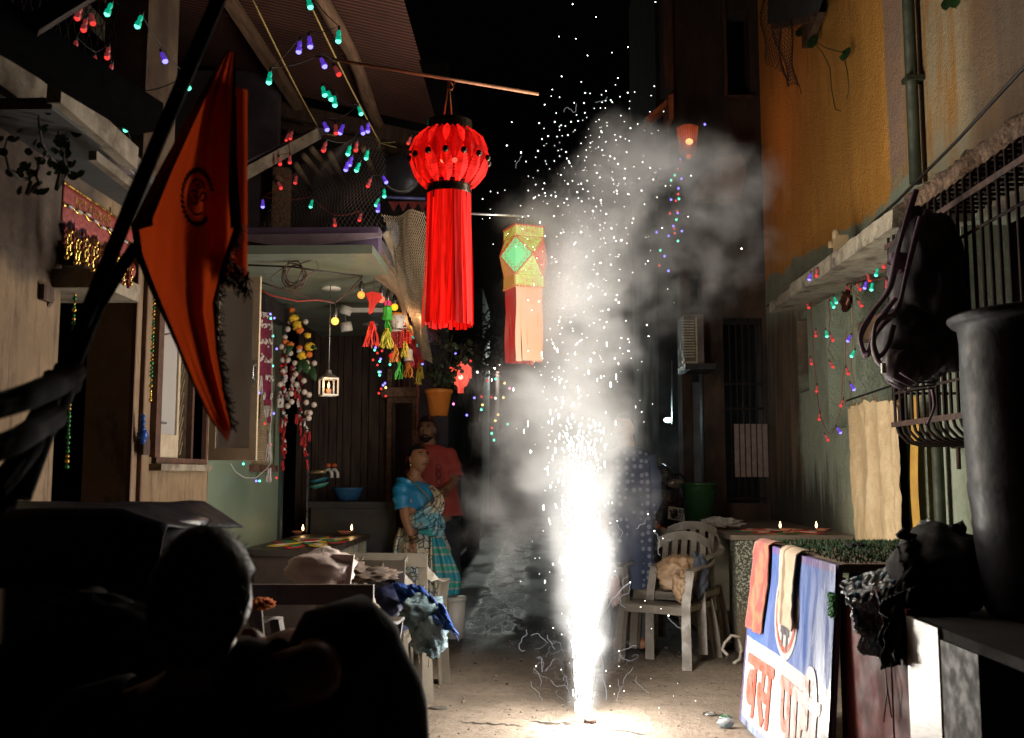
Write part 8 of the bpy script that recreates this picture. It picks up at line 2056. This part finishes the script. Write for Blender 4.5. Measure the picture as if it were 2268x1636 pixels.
big += [(1134 + a/3.003, 1091 + b/3.003, s) for a, b, s in ((785,600,3.4),(905,145,2.6),(947,257,3),(1003,307,1.8),(700,190,2.4),(654,205,2.4),(683,524,2.2),(855,763,2.4),(1041,820,3.6),(712,1056,2.8),(625,1188,2.6),(160,1157,2.8),(586,942,2.2),(885,722,1.6),(991,775,1.4),(928,907,1.6),(711,1157,1.8),(652,1290,2.2),(746,1322,2.4),(680,1342,1.6),(978,1432,2),(1074,1355,1.4),(1220,1387,1.8),(923,1240,1.2),(1102,1270,1.2),(330,945,2),(328,1180,2),(274,902,2.2),(250,531,1.8),(181,543,1.4),(154,438,1.4),(183,438,1.4),(58,593,1.4))]
sg = 'bright sparks flying from the firework'
bmesh_cache = {}
def spark_mesh(r):
    if r in bmesh_cache: return bmesh_cache[r]
    m_ = MB().ball((0,0,0), r, 0, 8, 6); me = bpy.data.meshes.new('spark'); me.from_pydata(m_.v, [], m_.f); me.polygons.foreach_set('use_smooth', m_.sm); me.materials.append(spark_m); bmesh_cache[r] = me; return me
for u, v, s in big:
    y = FY + random.uniform(-.15, .1) if v > 300 else FY + random.uniform(-.2,.3)
    if v > 1450: p = PZ(u, v, .02) if v > 1500 else PY(u, v, FY-.05)
    else: p = PY(u, v, y)
    o = bpy.data.objects.new('spark', spark_mesh(round(.00095*s, 5))); col.objects.link(o); o.location = p
    tag(o, 'small white spark hanging in the air around the firework fountain', 'spark', sg)
# curling trails beside the sparks, their brightness given as emission
mb = MB()
def squig(u, v, n, st, seed, r=.0011, dy=0, up=-1):
    random.seed(seed); a = random.uniform(-.4,.4) + (math.pi/2 if up > 0 else -math.pi/2); P_ = []
    for k in range(n):
        P_.append(PY(u, v, FY + dy)); a += random.gauss(0, .55); a = a*.93 + .07*(math.pi/2 if up > 0 else -math.pi/2)
        u += math.cos(a)*st; v += math.sin(a)*st
    mb.tube(smooth_path(P_, 3), r, 4, cap=False)
for i in range(32):
    random.seed(i+500); s_ = random.choice((-1,-1,1)); squig(1292 + s_*random.uniform(28, 95), random.uniform(1400, 1555), random.randint(8,20), random.uniform(2.5,4.5), i, random.choice((.0003,.0004,.0006,.001)), random.uniform(-.2,.1))
for i, (u, v) in enumerate(((1390,1275),(1395,1290),(1166,1395),(1182,1480),(1262,420),(1276,230),(1345,215),(1155,345),(1430,1150),(1352,1165),(1366,1160),(1380,1520),(1410,1500),(1448,1180),(1480,1365),(1372,1443))):
    squig(u, v, random.randint(8,16), 5 if v > 1000 else 4, 900+i, .0008 if v < 1000 else .001, 0, 1)
P_ = smooth_path([PY(u, v, FY-.1) for u, v in ((1396,1291),(1380,1302),(1365,1320),(1355,1328),(1347,1345),(1335,1362),(1326,1390),(1322,1410))], 4); mb.tube(P_, [.003 - .0016*i/len(P_) for i in range(len(P_))], 5, cap=False)
P_ = smooth_path([PY(u, v, FY-.15) for u, v in ((1324,1425),(1330,1450),(1336,1475),(1334,1500),(1342,1525),(1343,1550))], 4); mb.tube(P_, [.0012 + .0018*i/len(P_) for i in range(len(P_))], 5, cap=False)
tag(obj('spark_trail', mb, trail_m, sh_), kind='stuff')

# ------------------------------------------------------------------ smoke
sm = bpy.data.meshes.new('smoke'); sm.from_pydata([(0,0,0),(1,0,0),(0,1,0)], [], [(0,1,2)])
so_ = bpy.data.objects.new('smoke', sm); col.objects.link(so_); tag(so_, 'pale smoke plume rising and drifting from the firework', 'smoke', kind='stuff')
vm = bpy.data.materials.new('smoke'); vm.use_nodes = True; vt = vm.node_tree; vt.nodes.clear()
vo = vt.nodes.new('ShaderNodeOutputMaterial'); pv = vt.nodes.new('ShaderNodeVolumePrincipled')
pv.inputs['Color'].default_value = (.91,.93,.96,1); pv.inputs['Density'].default_value = 1.0; pv.inputs['Anisotropy'].default_value = .15; pv.inputs['Density Attribute'].default_value = 'density'
vt.links.new(pv.outputs[0], vo.inputs['Volume'])
ng = bpy.data.node_groups.new('smoke_field', 'GeometryNodeTree')
ng.interface.new_socket('Geometry', in_out='OUTPUT', socket_type='NodeSocketGeometry')
go = ng.nodes.new('NodeGroupOutput')
def gn(t, **k):
    x = ng.nodes.new(t)
    for a, b in k.items(): setattr(x, a, b)
    return x
def gput(s, v):
    if isinstance(v, bpy.types.NodeSocket): ng.links.new(v, s)
    else: s.default_value = v
def gm_(op, a, b=None, c=None):
    x = gn('ShaderNodeMath', operation=op); gput(x.inputs[0], a)
    if b is not None: gput(x.inputs[1], b)
    if c is not None: gput(x.inputs[2], c)
    return x.outputs[0]
def gv(op, a, b=None, out=0):
    x = gn('ShaderNodeVectorMath', operation=op); gput(x.inputs[0], a)
    if b is not None: gput(x.inputs[1], b)
    return x.outputs[out]
pos = gn('GeometryNodeInputPosition').outputs[0]
def gnoise(scale, det, vec, colr=False, rough=.55):
    x = gn('ShaderNodeTexNoise'); gput(x.inputs['Vector'], vec); x.inputs['Scale'].default_value = scale; x.inputs['Detail'].default_value = det; x.inputs['Roughness'].default_value = rough
    return x.outputs['Color'] if colr else x.outputs[0]
wv_ = gv('SUBTRACT', gnoise(1.3, 2, pos, True), (.5,.5,.5))
wp = gv('ADD', gv('SUBTRACT', pos, (0,.16,0)), gv('MULTIPLY', wv_, (.50,.5,.45)))
wv2 = gv('SUBTRACT', gnoise(4.0, 2, pos, True), (.5,.5,.5))
wp = gv('ADD', wp, gv('MULTIPLY', wv2, (.16,.16,.16)))
#        u     v     ru   rv   amp  y     ry
BLOBS = [(1292,1490, 46,  150, 1.3, 5.42, .12),
         (1288,1330, 66,  170, 1.4, 5.44, .17),
         (1278,1150,110,  190, 1.25, 5.50, .25),
         (1268, 970,130,  190, 1.15, 5.55, .29),
         (1262, 790,135,  190, 1.1, 5.60, .30),
         (1270, 620,150,  180, 1.1, 5.62, .32),
         (1290, 470,190,  150, 1.0, 5.66, .34),
         (1390, 340,160,  125, 1.15, 5.72, .36),
         (1190, 480,120,   75, .7, 5.72, .25),
         (1500, 330,180,  115, 1.0, 5.85, .36),
         (1610, 400,160,  150, .85, 6.00, .34),
         (1600, 560,140,  150, .70, 6.10, .32),
         (1470, 560,150,  200, .75, 6.00, .34),
         (1470, 800,120,  160, .40, 6.20, .30),
         (1490, 960,130,  130, .35, 6.40, .30),
         (1400, 1080,90,  190, .62, 6.10, .28),
         (1120, 900,120,  170, .75, 6.00, .30),
         (1130,1120,140,  170, .75, 5.90, .32),
         (1100,1290,170,  130, .45, 5.90, .32),
         (1020,1390,170,   90, .34, 5.60, .25),
         (1170,1440,120,  110, .45, 5.60, .25),
         (1010,1080,110,  120, .28, 6.90, .30)]
tot = None
for u, v, ru, rv, amp, y, ry in BLOBS:
    c = PY(u, v, y); k = y/FPX
    d = gv('MULTIPLY', gv('SUBTRACT', wp, tuple(c)), (1/(ru*k), 1/ry, 1/(rv*k)))
    q = gm_('MULTIPLY', gm_('MAXIMUM', gm_('SUBTRACT', 1.0, gm_('MULTIPLY', gv('DOT_PRODUCT', d, d, 1), .55)), 0.0), amp)
    tot = q if tot is None else gm_('MAXIMUM', gm_('MULTIPLY', gm_('ADD', tot, q), .62), gm_('MAXIMUM', tot, q))
n1_ = gnoise(3.4, 6, wp, rough=.62); n2_ = gnoise(9.0, 4, wp, rough=.6)
nn = gm_('ADD', gm_('MULTIPLY', n1_, .72), gm_('MULTIPLY', n2_, .28))
x = gn('ShaderNodeMapRange', interpolation_type='SMOOTHSTEP'); gput(x.inputs[0], gm_('SUBTRACT', tot, gm_('MULTIPLY', gm_('SUBTRACT', nn, .44), 2.9))); x.inputs[1].default_value = .22; x.inputs[2].default_value = 1.25
dens = gm_('MULTIPLY', gm_('MULTIPLY', x.outputs[0], gm_('ADD', tot, .0)), 5.4)
dens = gm_('MULTIPLY', dens, gm_('MINIMUM', 1.0, gm_('MULTIPLY', tot, 3.0)))
# an even, unbroken core round the column of sparks, widening upwards
sx_ = gn('ShaderNodeSeparateXYZ'); gput(sx_.inputs[0], gv('ADD', pos, gv('MULTIPLY', wv2, (.2,.2,.1))))
wz = gm_('ADD', .055, gm_('MULTIPLY', sx_.outputs[2], .125))
rr_ = gm_('DIVIDE', gm_('ADD', gm_('POWER', gm_('SUBTRACT', sx_.outputs[0], gm_('SUBTRACT', FX - .01, gm_('MULTIPLY', sx_.outputs[2], .02))), 2.0), gm_('POWER', gm_('SUBTRACT', sx_.outputs[1], FY + .12), 2.0)), gm_('MULTIPLY', wz, wz))
core = gm_('MULTIPLY', gm_('EXPONENT', gm_('MULTIPLY', rr_, -1.5)), gm_('DIVIDE', 1.0, gm_('ADD', 1.0, gm_('POWER', gm_('MULTIPLY', sx_.outputs[2], .92), 2.2))))
core = gm_('MULTIPLY', core, gm_('MAXIMUM', 0.0, gm_('SUBTRACT', 1.0, gm_('MULTIPLY', sx_.outputs[2], .34))))
dens = gm_('ADD', dens, gm_('MULTIPLY', core, 2.0))
vc = gn('GeometryNodeVolumeCube')
lo, hi = (-1.35, 4.85, 0.02), (2.1, 7.3, 3.9)
gput(vc.inputs['Density'], dens); vc.inputs['Min'].default_value = lo; vc.inputs['Max'].default_value = hi
for nm_, n_ in (('Resolution X', 150), ('Resolution Y', 76), ('Resolution Z', 180)): vc.inputs[nm_].default_value = n_
smn = gn('GeometryNodeSetMaterial'); smn.inputs['Material'].default_value = vm
ng.links.new(vc.outputs[0], smn.inputs[0]); ng.links.new(smn.outputs[0], go.inputs[0])
md = so_.modifiers.new('smoke', 'NODES'); md.node_group = ng
so_.data.materials.append(vm)
